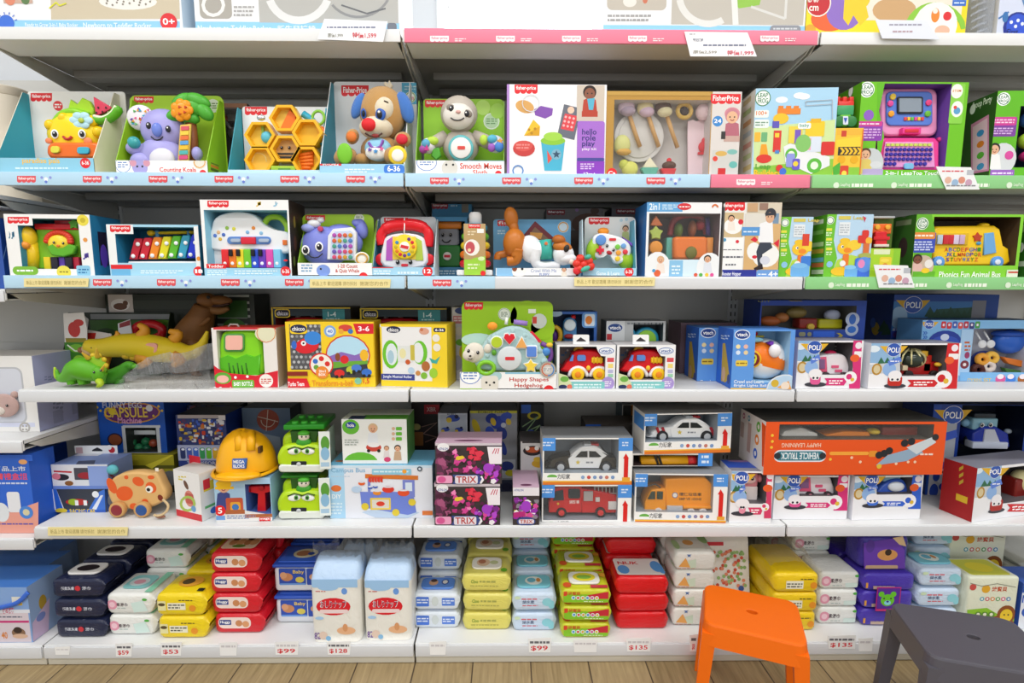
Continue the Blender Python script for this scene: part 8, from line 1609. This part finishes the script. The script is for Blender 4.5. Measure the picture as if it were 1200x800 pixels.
# lion packs
def lion(xl,xr,yt,yf,zb,label):
    t,g=BX('wipes_bundle',label,'wipes bundle',R,xl,xr,yt,.12,yf,zb=zb,body=False,group='green lion wipes bundles'); t.mb.box((-t.w/2,0,0),(t.w/2,.12,t.h),M('#dfe2cc',.4,'wrap'),.008); W=xr-xl; X=lambda a: xl+W*a; Y=lambda a: yt+58*a
    g.lim=(-t.w*.48,t.w*.48,.004,t.h-.004); g.poly([(X(0),Y(.66)),(X(.4),Y(.62)),(X(.7),Y(.8)),(X(1),Y(.8)),(X(1),Y(1.2)),(X(0),Y(1.2))],'#8abf2c'); g.poly([(X(.3),Y(.86)),(X(.6),Y(.78)),(X(1),Y(.9)),(X(1),Y(1.05)),(X(.4),Y(1.0))],'#8a2a2c'); g.disc(X(.78),Y(.76),11,'#8a4a1c',12); g.disc(X(.78),Y(.78),7.5,'#e6c32c',8.5); g.disc(X(.74),Y(.76),1,'#222'); g.disc(X(.82),Y(.76),1,'#222'); g.disc(X(.38),Y(.24),5,'#e0a82c'); g.text('綠寶貝',X(.5),Y(.19),X(.8),Y(.29),'#c8502c')
    for k,c in enumerate(['#4aa0b8','#c84a5a','#d8883a','#5aa05a','#d85a8a','#4a8ac0']): g.disc(X(.3+k*.105),Y(.44),2.6,c); g.disc(X(.3+k*.105),Y(.44),1.4,'#eef0e6')
    g.disc(X(.12),Y(.2),4,'#c8504a'); g.line([(X(.02),Y(.12)),(X(.3),Y(.18)),(X(.6),Y(.13)),(X(.97),Y(.2))],'#8a8a7a',.8)
    for k in range(3): g.disc(X(.22+k*.13),Y(.76),4,'#5a8a2c'); g.disc(X(.22+k*.13),Y(.75),2,'#e8e8d0')
    gt=side(t,'t'); w,d=t.w,t.d; gt.fill(rr_pts(-w*.4,d*.1,w*.4,d*.9,.01),'#cfd04a'); gt.fill(el_pts(0,d*.5,w*.25,d*.25),'#e6d83a'); t.done(); return t
a=lion(1133,1192,676,.04,None,'lion print wipes bundle standing at the front behind the grey stool'); lion(1112,1178,618,.2,ZD[R]+.09,'lion print wipes bundle raised at the back above the front lion bundle'); t,g=BX('wipes_bundle','green wipes bundle supporting the raised lion bundle at the back','wipes bundle',R,1114,1180,690,.11,.205,fc='#8ab03a',sc='#6a8a2c',tc='#c8c84a'); t.h; g.lim; g.disc(1146,700,8,'#e0c83a'); t.done()
def f(g): pass
WT=pack(1196,1262,692,None,.2,'#dfe0da',f,yf=.2); stack(WT,'plain white wipes pack at the right frame edge','plain white wipes packs',[(0,0,4)])
t,g=BX('wipes_box','blue and white box cut off by the right frame edge on the base deck','box',R,1196,1262,683,.1,.04,fc='#e4e8f0',sc='#2f52a8',tc='#3f62b8'); g.rect(1196,683,1262,694,'#2f5ab8'); g.text('N',1198,697,1206,706,'#2f5ab8'); g.disc(1203,717,6,'#2f5ab8'); t.done()
# ============================================================ far left bay goods
def crate(xl,xr,yt,yf,d,z,label,fc,sc,tc,name='carton'):
    ZD['Q']=z; return BX(name,label,'carton','Q',xl,xr,yt,d,yf,fc=fc,sc=sc,tc=tc)
t,g=crate(-60,42,417,.09,.15,.754,'white carton with round window showing pink bear toy, at the far left','#e6e5e3','#a3a8cc','#dcdad6')
g.lim=None; g.rect(-30,430,29,496,'#b8bac0',8); g.rect(-30,432,27,494,'#cfd3de',7); g.rect(-30,495,41,500,'#d0d4e8'); g.rect(-30,506,41,509,'#c8cde4'); g.ring(29,501,5.6,'#b0aca8',2.2)
for x,y in ((27,499),(31,499),(27,503),(31,503)): g.disc(x,y,1.2,'#a8a4a0')
s=side(t,'r'); s.words(52,440,66,446,2,'#8288ac'); s.words(62,470,74,490,4,'#7a7f9c')
for x in (62,84): s.rect(x,480-(x-62)*.4,x+12,495-(x-62)*.5,'#8f95b4')
e,m=toy(t,'bear_toy','pink bear plush'); PB=M('#c9a8a2',.9,'plush'); pell(t,m,5,475,17,14,-.012,.010,PB); pell(t,m,17,462,4,4,-.008,.007,PB); pell(t,m,-8,462,4,4,-.008,.007,PB); pell(t,m,0,481,6,5,-.02,.006,M('#e6ddd4',.9,'plush')); eyes(t,m,[(8,475),(-8,475)],1.3,-.022,False); t.done()
t,g=crate(-60,42,417,.26,.15,.754,'second lavender sided carton behind the pink bear carton','#dfe0e4','#9aa0c4','#d4d2d0'); s=side(t,'r'); s.rect(78,468,92,488,'#8a90b0'); s.words(80,472,90,484,3,'#6a6f8a'); t.done()
t,g=crate(-80,38,533,.03,.09,.435,'blue and peach carton printed with bottles on the far left shelf','#2f66d0','#2a5ec8','#3a6ad0')
g.lim=None; g.rect(-30,533,38,540,'#2f66d0'); g.poly([(-40,612),(0,604),(45,588),(45,622),(-40,622)],'#e8a090'); g.poly([(-40,622),(45,622),(42,628),(-40,628)],'#e8a090'); g.text('新品上市',-8,546,30,552,'#dfe6f4'); g.text('護膚禮盒組',-14,554,32,562,'#e4506a'); g.words(-20,564,32,568,1,'#c8d4f0'); g.disc(27,541,5,'#e8a86a',3); g.rect(9,576,24,600,'#e6e8ee',3); g.disc(2,600,9,'#dfe4ea',12); g.disc(31,600,8,'#4a86d8'); g.disc(31,600,4,'#d8d0a8'); g.words(-10,612,40,615,1,'#6a5ab0'); t.done()
t,g=crate(-80,37,533,.14,.15,.435,'plain blue carton standing right behind the blue and peach carton','#2a5cc4','#1f4aa8','#2f62c8'); t.done()
ZB_=ZD['B']
for k,(xr,yt,yf,lab) in enumerate(((35,688,.0,'blue and pink diaper carton with blue strap handle, front of the row'),(49,668,.15,'plain blue topped diaper carton in the middle of the row'),(58,652,.3,'rear blue topped diaper carton of the row below the far left shelf'))):
    ZD['Q']=ZB_; t,g=BX('diaper_carton',lab,'diaper carton','Q',-60,xr,yt,.13,yf,fc='#86a8dc',sc='#8fa8d0',tc='#4a80d0',group='blue diaper cartons')
    g.lim=None
    if not k:
        g.rect(-40,716,35,752,'#d9cdd6'); g.rect(-40,714,35,718,'#e0e4ee'); g.rect(-30,727,34,729.5,'#c8327a'); g.rect(14,699,26,708,'#e6e2d4'); g.rect(14,706,26,709,'#d8b03a'); g.text('超薄',3,712,17,719,'#c8426a'); g.words(-10,721,26,724,1,'#6a6a80'); g.disc(22,741,8,'#8a6a52',6); g.disc(21,738,5,'#3a2a24',4); g.disc(24,745,9,'#d9b49a',3); g.text('40',2,740,9,748,'#e0862c')
        s=side(t,'r'); s.disc(50,705,5,'#b8983a',9); s.poly([(38,730),(58,700),(58,748),(38,752)],'#cdb4d4'); s.disc(48,722,6,'#7a8ac8',5)
        e,m=toy(t,'strap_handle','blue strap handle'); ptube(t,m,[(p[0],p[1],-.006) for p in spline([(-20,716),(0,712),(20,706),(33,694)])],2.6,M('#3a6ad0',.4),8,False,.35)
    t.done()
o=at_y(3,140,.15); t=T('storage_jar','cream cylinder at the left frame edge beside the pineapple toy box','jar',V((o.x,.15,1.5006)),0,None,(.1,.1,.2)); zt=t.P(5,96,0).z
t.mb.cyl((-.03,.06,0),.055,0,zt,M('#d9d0bf',.5),'z',28,.006); t.mb.cyl((-.03,.06,0),.0565,zt-.03,zt-.004,M('#c9bfae',.5),'z',28,.002); t.done()
ZD['Q']=1.222; t,g=BX('toy_box','blue wrapped box at the left frame edge beside the lion piano box','toy box','Q',-60,3,255,.2,.04,fc='#2f55a8',sc='#244a98',tc='#2c50a0'); s=side(t,'r'); s.poly([(4,300),(9,280),(9,284),(4,304)],'#8fb0e0'); t.done()
ZD['Q']=1.5; t,g=BX('toy_box','grey brown box behind the cream cylinder at the left frame edge','toy box','Q',-50,22,104,.12,.3,fc='#8f8a80',sc='#a8a296',tc='#b0aa9e'); t.done()

# ============================================================ top shelf
R='S1'
def rocker(xl,xr,label,txt,d=.2,badge=None):
    t,g=BX('rocker_box',label,'rocker box',R,xl,xr,-70,d,.03,fc='#e9eaec',sc='#cfe0ee',tc='#e0e2e4',group='baby rocker boxes'); W=xr-xl
    return t,g
t,g=rocker(-7,211,'baby rocker box with blue strip and red 0+ disc','')
g.rect(-30,24,211,37,'#8fc8ec'); g.poly([(58,-60),(211,-60),(211,22),(60,23)],'#c9bda4'); g.disc(150,2,34,'#e8e6e0',9); [g.disc(124+(k*13)%58,-4+(k*7)%11,1.2,'#8a8478') for k in range(22)]; g.rect(4,-8,38,4,'#c8a898'); g.disc(12,0,6,'#d8866a'); g.disc(30,0,5,'#5a7a4a'); g.disc(8,27,9,'#3f6fd0'); [g.line([(8+10*math.cos(a),27+10*math.sin(a)),(8+13*math.cos(a),27+13*math.sin(a))],'#3f6fd0',1) for a in (-2.8,-2.3,-1.8,-1.3,-.8,-.3)]; g.line([(58,10),(66,3),(70,7),(78,4)],'#d8d82c',1.6); g.text('Ready to Grow 3-in-1 Baby Rocker',30,27,92,33,'#e8f4fb'); g.text('Newborn to Toddler Rocker',98,27,178,33,'#e8f4fb'); g.badge(198,26,10,'#d8242c','0+'); t.done()
t,g=rocker(226,468,'baby rocker box with large grey cradle picture, left of the bright window','')
g.rect(226,26,468,40,'#8fc8ec'); g.rect(232,-60,270,22,'#a8a49c',6); g.ring(250,6,12,'#e6e6e4',4); g.rect(302,-60,466,27,'#b4b4b0'); g.arc(350,-12,36,20,160,'#dfe0e0',9); g.arc(420,-20,40,30,140,'#8e8f90',3); g.line([(400,6),(430,16),(452,10)],'#6a6c70',2); g.words(274,6,298,20,3,'#a8a8a8'); g.text('Newborn-to-Toddler Rocker',232,30,318,37,'#e8f4fb'); g.text('新生兒搖椅',325,30,370,37,'#e8f4fb'); g.rect(454,27,465,40,'#6f7580',3); t.done()
t,g=rocker(707,946,'baby rocker box with green seat picture, right of the bright window','')
g.rect(707,30,946,45,'#8fc8ec'); g.rect(712,-60,782,12,'#bdb6aa',6); g.disc(738,2,8,'#e2ddd6',6); g.disc(756,0,3,'#c8745a',4); g.rect(788,-60,944,29,'#bdb8ae'); g.poly([(858,-20),(896,-20),(890,6),(866,10),(858,2)],'#8fc04a'); g.arc(830,-6,34,60,170,'#dcdcd8',8); g.line([(860,-10),(862,29)],'#e2e2de',7); g.line([(880,8),(920,22),(922,-10)],'#d4d4d0',3); g.words(712,16,764,26,2,'#a0a0a0'); g.text('Infant-to-Toddler Rocker',714,37,802,43,'#e8f4fb'); g.rect(902,30,938,45,'#8a8e96',4); g.words(906,32,934,43,3,'#c8ccd0'); t.done()
t,g=BX('play_gym_box','yellow play gym box with red round 60 cm mark and elephant shapes','play gym box',R,947,1136,-70,.16,.03,fc='#f0d81f',sc='#d8c01a',tc='#e8e8e0')
g.rect(962,-60,1130,24,'#e8e0d0',4); g.disc(972,22,22,'#e8602c',14); g.disc(990,12,22,'#8a6ac0',22); g.poly([(990,-10),(1012,-6),(1018,20),(1008,30),(1000,18),(994,30),(988,22)],'#efc81f'); g.disc(1008,-2,12,'#efc81f'); g.disc(1048,12,26,'#c8a070',14); g.arc(1096,40,34,190,350,'#8ac43a',7); g.disc(1096,30,26,'#f0efe8',26); g.disc(1096,18,5,'#e8862c',8); g.disc(1096,13,3,'#f0e8dc'); g.disc(1110,19,5,'#d8282c'); g.disc(1104,36,9,'#e0b49a',6); g.rect(1116,0,1132,7,'#2f6ac8'); g.words(1118,2,1130,5,1,'#d8e6f8'); g.disc(959,4,15,'#f0ece0'); g.disc(959,4,13.6,'#c01f28'); g.text('Ø 60',947,-3,959,3,'#f4f0e8'); g.text('cm',948,7,959,13,'#f4f0e8'); g.disc(949,36,7,'#d8a02c'); t.done()
t=T('bubble_wrap_roll','clear bubble wrap bundle between the yellow box and blue ball box','bubble wrap',V((at_y(1147,30,.06).x,.03,ZD[R]+.0006)),0,None,(.07,.07,.25)); m=t.mb; FB=film('bubble_film',.3,.15,.7,'#dfe6f2')
m.box((-.026,.004,0),(.026,.07,.26),FB,.012)
for j in range(12): ptube(t,m,[(1138,42-j*8,0),(1147,37-j*8,-.003),(1156,34-j*8,0)],1.4,FB,6)
t.done()
t,g=BX('toy_box','pale box with dark blue ball picture at the top shelf right end','toy box',R,1173,1262,-70,.16,.03,fc='#cfd6ea',sc='#dcdad8',tc='#d8dce4'); g.poly([(1178,-60),(1262,-60),(1262,14),(1200,8)],'#5a86b8'); g.disc(1192,32,17,'#1f2f8a'); g.disc(1192,30,13,'#2f52c8'); [g.disc(x,y,2,'#dfe8f8') for x,y in ((1185,26),(1193,24),(1198,28),(1190,31))]; g.text('First',1180,34,1193,41,'#14205a'); g.disc(1178,20,3.5,'#3a72b0',6); g.line([(1170,22),(1182,14)],'#3a72b0',2); t.done()

# ============================================================ printed strips on the shelf edges
def strip(bay,row,x0,x1,y0,y1,col,kind):
    r=bays[bay]; t=T('s','','',V((r.location.x,0,0)),0,None,(1.2,.01,1)); z=ZD[row]; mb=MB()
    a,b=max(t.P(x0,(y0+y1)/2,-.005).x,-.597),min(t.P(x1,(y0+y1)/2,-.005).x,.597); mb.box((a,-.006,z-.0375),(b,-.0005,z+.0005),col,.0008); g=G(t,mb,-.006); g.lim=(a,b,z-.0375,z); n=max(1,int((x1-x0)/72))
    for k in range(n):
        x=x0+30+k*(x1-x0-20)/n; ym=(y0+y1)/2
        if x+22>x1: break
        if kind=='b':
            g.brand(x,ym-4,x+22,ym+4,c='#e0525a')
            if x+44<x1: [g.disc(x+34+dx,ym+dy,1.5 if dy else 2.2,c) for dx,dy,c in ((-5,-2,'#8f9ae0'),(5,-2,'#8f9ae0'),(0,0,'#f4f6fa'),(0,3,'#6a84d8'))]
        elif kind=='p': g.brand(x,ym-4.5,x+22,ym+2.5,c='#f4eef0',tc='#d8607c'); (x+44<x1) and g.words(x+29,ym-2,x+42,ym+2.5,2,'#f6e6ea')
        else: g.disc(x,ym+1,3.2,'#dff0d8'); g.text('LeapFrog',x+5,ym-1.5,x+16,ym+3,'#e8f6e2'); g.words(x+18,ym-1.5,x+44,ym+3.5,1,'#eef8e8',.8)
    par=[c for c in r.children if c.get('row')==row][0]; mb.build('printed_strip',par)
SB,SPK,SG='#b9dcf2','#ea7f98','#8fd08a'
strip(1,'S2',-10,473,203,217,SB,'b'); strip(2,'S2',474,832,205,219,SB,'b'); strip(2,'S2',833,949,208,221,SPK,'p'); strip(3,'S2',950,1240,209,223,SG,'g')
strip(1,'S3',4,474,324,338,SB,'b'); strip(2,'S3',477,580,325,338,SB,'b'); strip(3,'S3',944,1240,326,340,SG,'g'); strip(2,'S1',474,958,41,52,SPK,'p')

# ============================================================ loose cards and tags hung on the shelf edges
def card(name,label,cat,row,pts,y,col,draw,th=.0012):
    """thin card from four picture corners (tl, tr, br, bl) hung in front of the shelf edge"""
    xm=sum(p[0] for p in pts)/4; o=at_y(xm,pts[3][1],y); t=T(name,label,cat,V((o.x,y,o.z)),0,None,(.1,th,.03)); t.s=(V((o.x,y,o.z))-CAM).dot(CF)/FPX
    q=[t.P(*p) for p in pts]; t.mb.prism([(p.x,p.z) for p in q],'y',0,th,col); draw(t.on()); t.parts=[]
    o=t.mb.build(name,None,t.loc); tag(o,label,cat); return o
def d1(g): g.words(383,30,440,34,1,'#8a90a8'); g.text('原價1,999',384,39,402,44,'#9a9a92'); g.text('特價1,599',413,38,441,45,'#d8505c')
card('price_card','white price card below the grey cradle rocker box','price card','S1',[(380,22),(454,25),(449,49),(372,46)],-.0095,'#eef0f4',d1)
def d2(g): g.words(808,39,816,41,1,'#8a8a92'); g.text('嬰兒搖椅',812,45,824,49,'#7a7f90'); g.words(824,51,874,55,1,'#7a8298'); g.text('原價2,599',812,59,840,63,'#a8a49a'); g.text('特價1,999',852,59,883,65,'#d86070')
card('price_card','white price card below the green seat rocker box','price card','S1',[(802,37),(876,38),(887,66),(809,66)],-.0095,'#f0eff2',d2)
def d3(g): g.words(1042,27,1080,31,1,'#a0a0b0'); g.words(1046,35,1070,39,1,'#b8a0a8')
card('price_card','white price sheet below the yellow play gym box','price card','S1',[(1026,23),(1086,24),(1101,46),(1034,45)],-.0095,'#e2e6f2',d3)
def flyer(ox,oy):
    def d(g): g.words(ox+5,oy+3,ox+30,oy+6,1,'#d8505a'); g.rect(ox+34,oy+3,ox+42,oy+9,'#b8bcc4'); [g.disc(ox+12+k*8,oy+15+(k%2)*3,4,['#e0b4a0','#9ab8d8','#d8907a','#c8a0b8'][k]) for k in range(4)]; g.words(ox+10,oy+20,ox+44,oy+23,1,'#8a8a90')
    return d
card('flyer','printed flyer hanging below the pink laptop box','flyer','S2',[(1097,195),(1138,196),(1148,222),(1109,222)],-.0095,'#eef0f2',flyer(1099,196)); card('flyer','printed flyer hanging below the yellow bus box','flyer','S3',[(1024,310),(1064,311),(1072,337),(1030,337)],-.0095,'#eef0f2',flyer(1025,311))
def yl(x0,x1,y):
    def d(g): g.text('新品上市 歡迎選購 請勿拆封',x0+3,y-2.4,x0+(x1-x0)*.58,y+2.6,'#a8985a',False); g.text('謝謝您的合作',x0+(x1-x0)*.62,y-2.4,x1-3,y+2.6,'#a8985a',False)
    return d
for x0,x1,y,yy,lab in ((28,104,331,-.0095,'yellow notice strip below the lion piano box'),(363,458,332,-.0095,'yellow notice strip below the whale toy box'),(673,768,330,-.0095,'yellow notice strip below the game controller box'),(56,150,622.5,-.0095,'yellow notice strip below the wooden pig')):
    card('notice_strip',lab,'notice','S3',[(x0,y-5),(x1,y-5),(x1-1,y+5),(x0,y+5)],yy,'#efe0a0',yl(x0,x1,y))
def pt(x0,x1,y0,y1,price,c='#d8303a',pale=False):
    def d(g):
        if price: g.text(price,x0+3,y0+(y1-y0)*.52,x1-4,y1-1.5,c)
        g.words(x0+2,y0+2,x1-2,y0+(y1-y0)*.42,1,'#d0ccd0' if pale else '#6a6a70',.55)
    return d
for x0,x1,y0,y1,price,lab,pale in ((64,82,758,767,'','navy wipes',1),(135,155,754,769,'$59','white and teal wipes at left',0),(188,213,753,768,'$53','yellow wipes',0),(257,278,753,768,'','red baby wipes',1),(322,350,752,767,'$99','blue lidded tubs',1),(383,411,752,767,'$128','front left diaper pack',0),(503,523,752,767,'','blue lidded white wipes',1),(619,646,748,764,'$99','light blue wipes',0),(672,700,750,764,'','green and yellow wipes',1),(734,763,748,763,'$135','red sided wipes',1),(808,818,744,763,'$8','fox print wipes',0),(970,1003,745,760,'$135','white and teal wipes at right',0),(1006,1023,748,763,'','purple wipes',1)):
    card('price_tag','small white price tag below the '+lab,'price tag','B',[(x0,y0),(x1,y0-1),(x1-1,y1),(x0+1,y1)],-.0201,'#f2f2f2',pt(x0,x1,y0,y1,price,'#d8303a',pale))

# ============================================================ stools
def stool(label,col,c,rz,W,D,h):
    r=bpy.data.objects.new('plastic_stool',None); COL.objects.link(r); r.location=(c[0],c[1],0); r.rotation_euler.z=math.radians(rz); tag(r,label,'stool','plastic stools'); C=M(col,.42); mb=MB()
    hw,hd,e=W/2,D/2,.03; outer=rr_pts(-hw,-hd,hw,hd,e,5); n=len(outer); H=[(.015*math.cos(2*PI*k/n),.010*math.sin(2*PI*k/n)) for k in range(n)]
    off=min(range(n),key=lambda k: abs(math.atan2(outer[0][1],outer[0][0])-math.atan2(H[k][1],H[k][0]))); H=[H[(k+off)%n] for k in range(n)]
    sc=lambda k: [(x*(1-k/hw),y*(1-k/hd)) for x,y in outer]
    rings=[[(x,y,h-.016) for x,y in H],[(x,y,h-.001) for x,y in H],[(x*1.12,y*1.12,h) for x,y in H],[(x,y,h) for x,y in sc(.006)],[(x,y,h-.0015) for x,y in sc(.002)],[(x,y,h-.006) for x,y in sc(0)],[(x,y,h-.062) for x,y in sc(-.006)],[(x,y,h-.062) for x,y in sc(.0)],[(x,y,h-.012) for x,y in sc(.008)],[(x,y,h-.016) for x,y in sc(.03)],[(x,y,h-.016) for x,y in H]]
    vs=[p for q in rings for p in q]; K=len(rings); mb.add(vs,[(k*n+j,k*n+(j+1)%n,(k+1)*n+(j+1)%n,(k+1)*n+j) for k in range(K-1) for j in range(n)],C,False); mb.build('seat',r)
    for sx in (-1,1):
        for sy in (-1,1):
            mb=MB(); a=(sx*(hw-.012),sy*(hd-.012)); b=(sx*(hw+.002),sy*(hd-.004)); L=.024; vs=[]
            for (x,y),z,l in ((a,h-.028,L),((a[0]+(b[0]-a[0])*.1,a[1]+(b[1]-a[1])*.1),h-.05,L*1.1),(b,.0006,L*.8)): vs+=[(x-l*(sx>0)*1.4+(sx<0)*0,y-l*(sy>0)*1.4,z),(x+l*1.4*(sx<0),y-l*(sy>0)*1.4,z),(x+l*1.4*(sx<0),y+l*1.4*(sy<0),z),(x-l*(sx>0)*1.4,y+l*1.4*(sy<0),z)]
            vs=[(x+sx*.015,y+sy*.015,z) for x,y,z in vs]
            mb.add(vs,[(k*4+j,k*4+(j+1)%4,k*4+4+(j+1)%4,k*4+4+j) for k in range(2) for j in range(4)]+[(3,2,1,0),(8,9,10,11)],C); mb.build('leg',r)
c=at_z(877,711,.30); stool('orange plastic stool with rectangular seat in front of the wipes','#ee6c0a',(c.x,c.y-.021),-22,.258,.205,.30)
c=at_z(1134,746,.30); stool('dark grey plastic stool with rectangular seat at the lower right','#55535c',(c.x+.015,c.y),-16,.30,.235,.30)
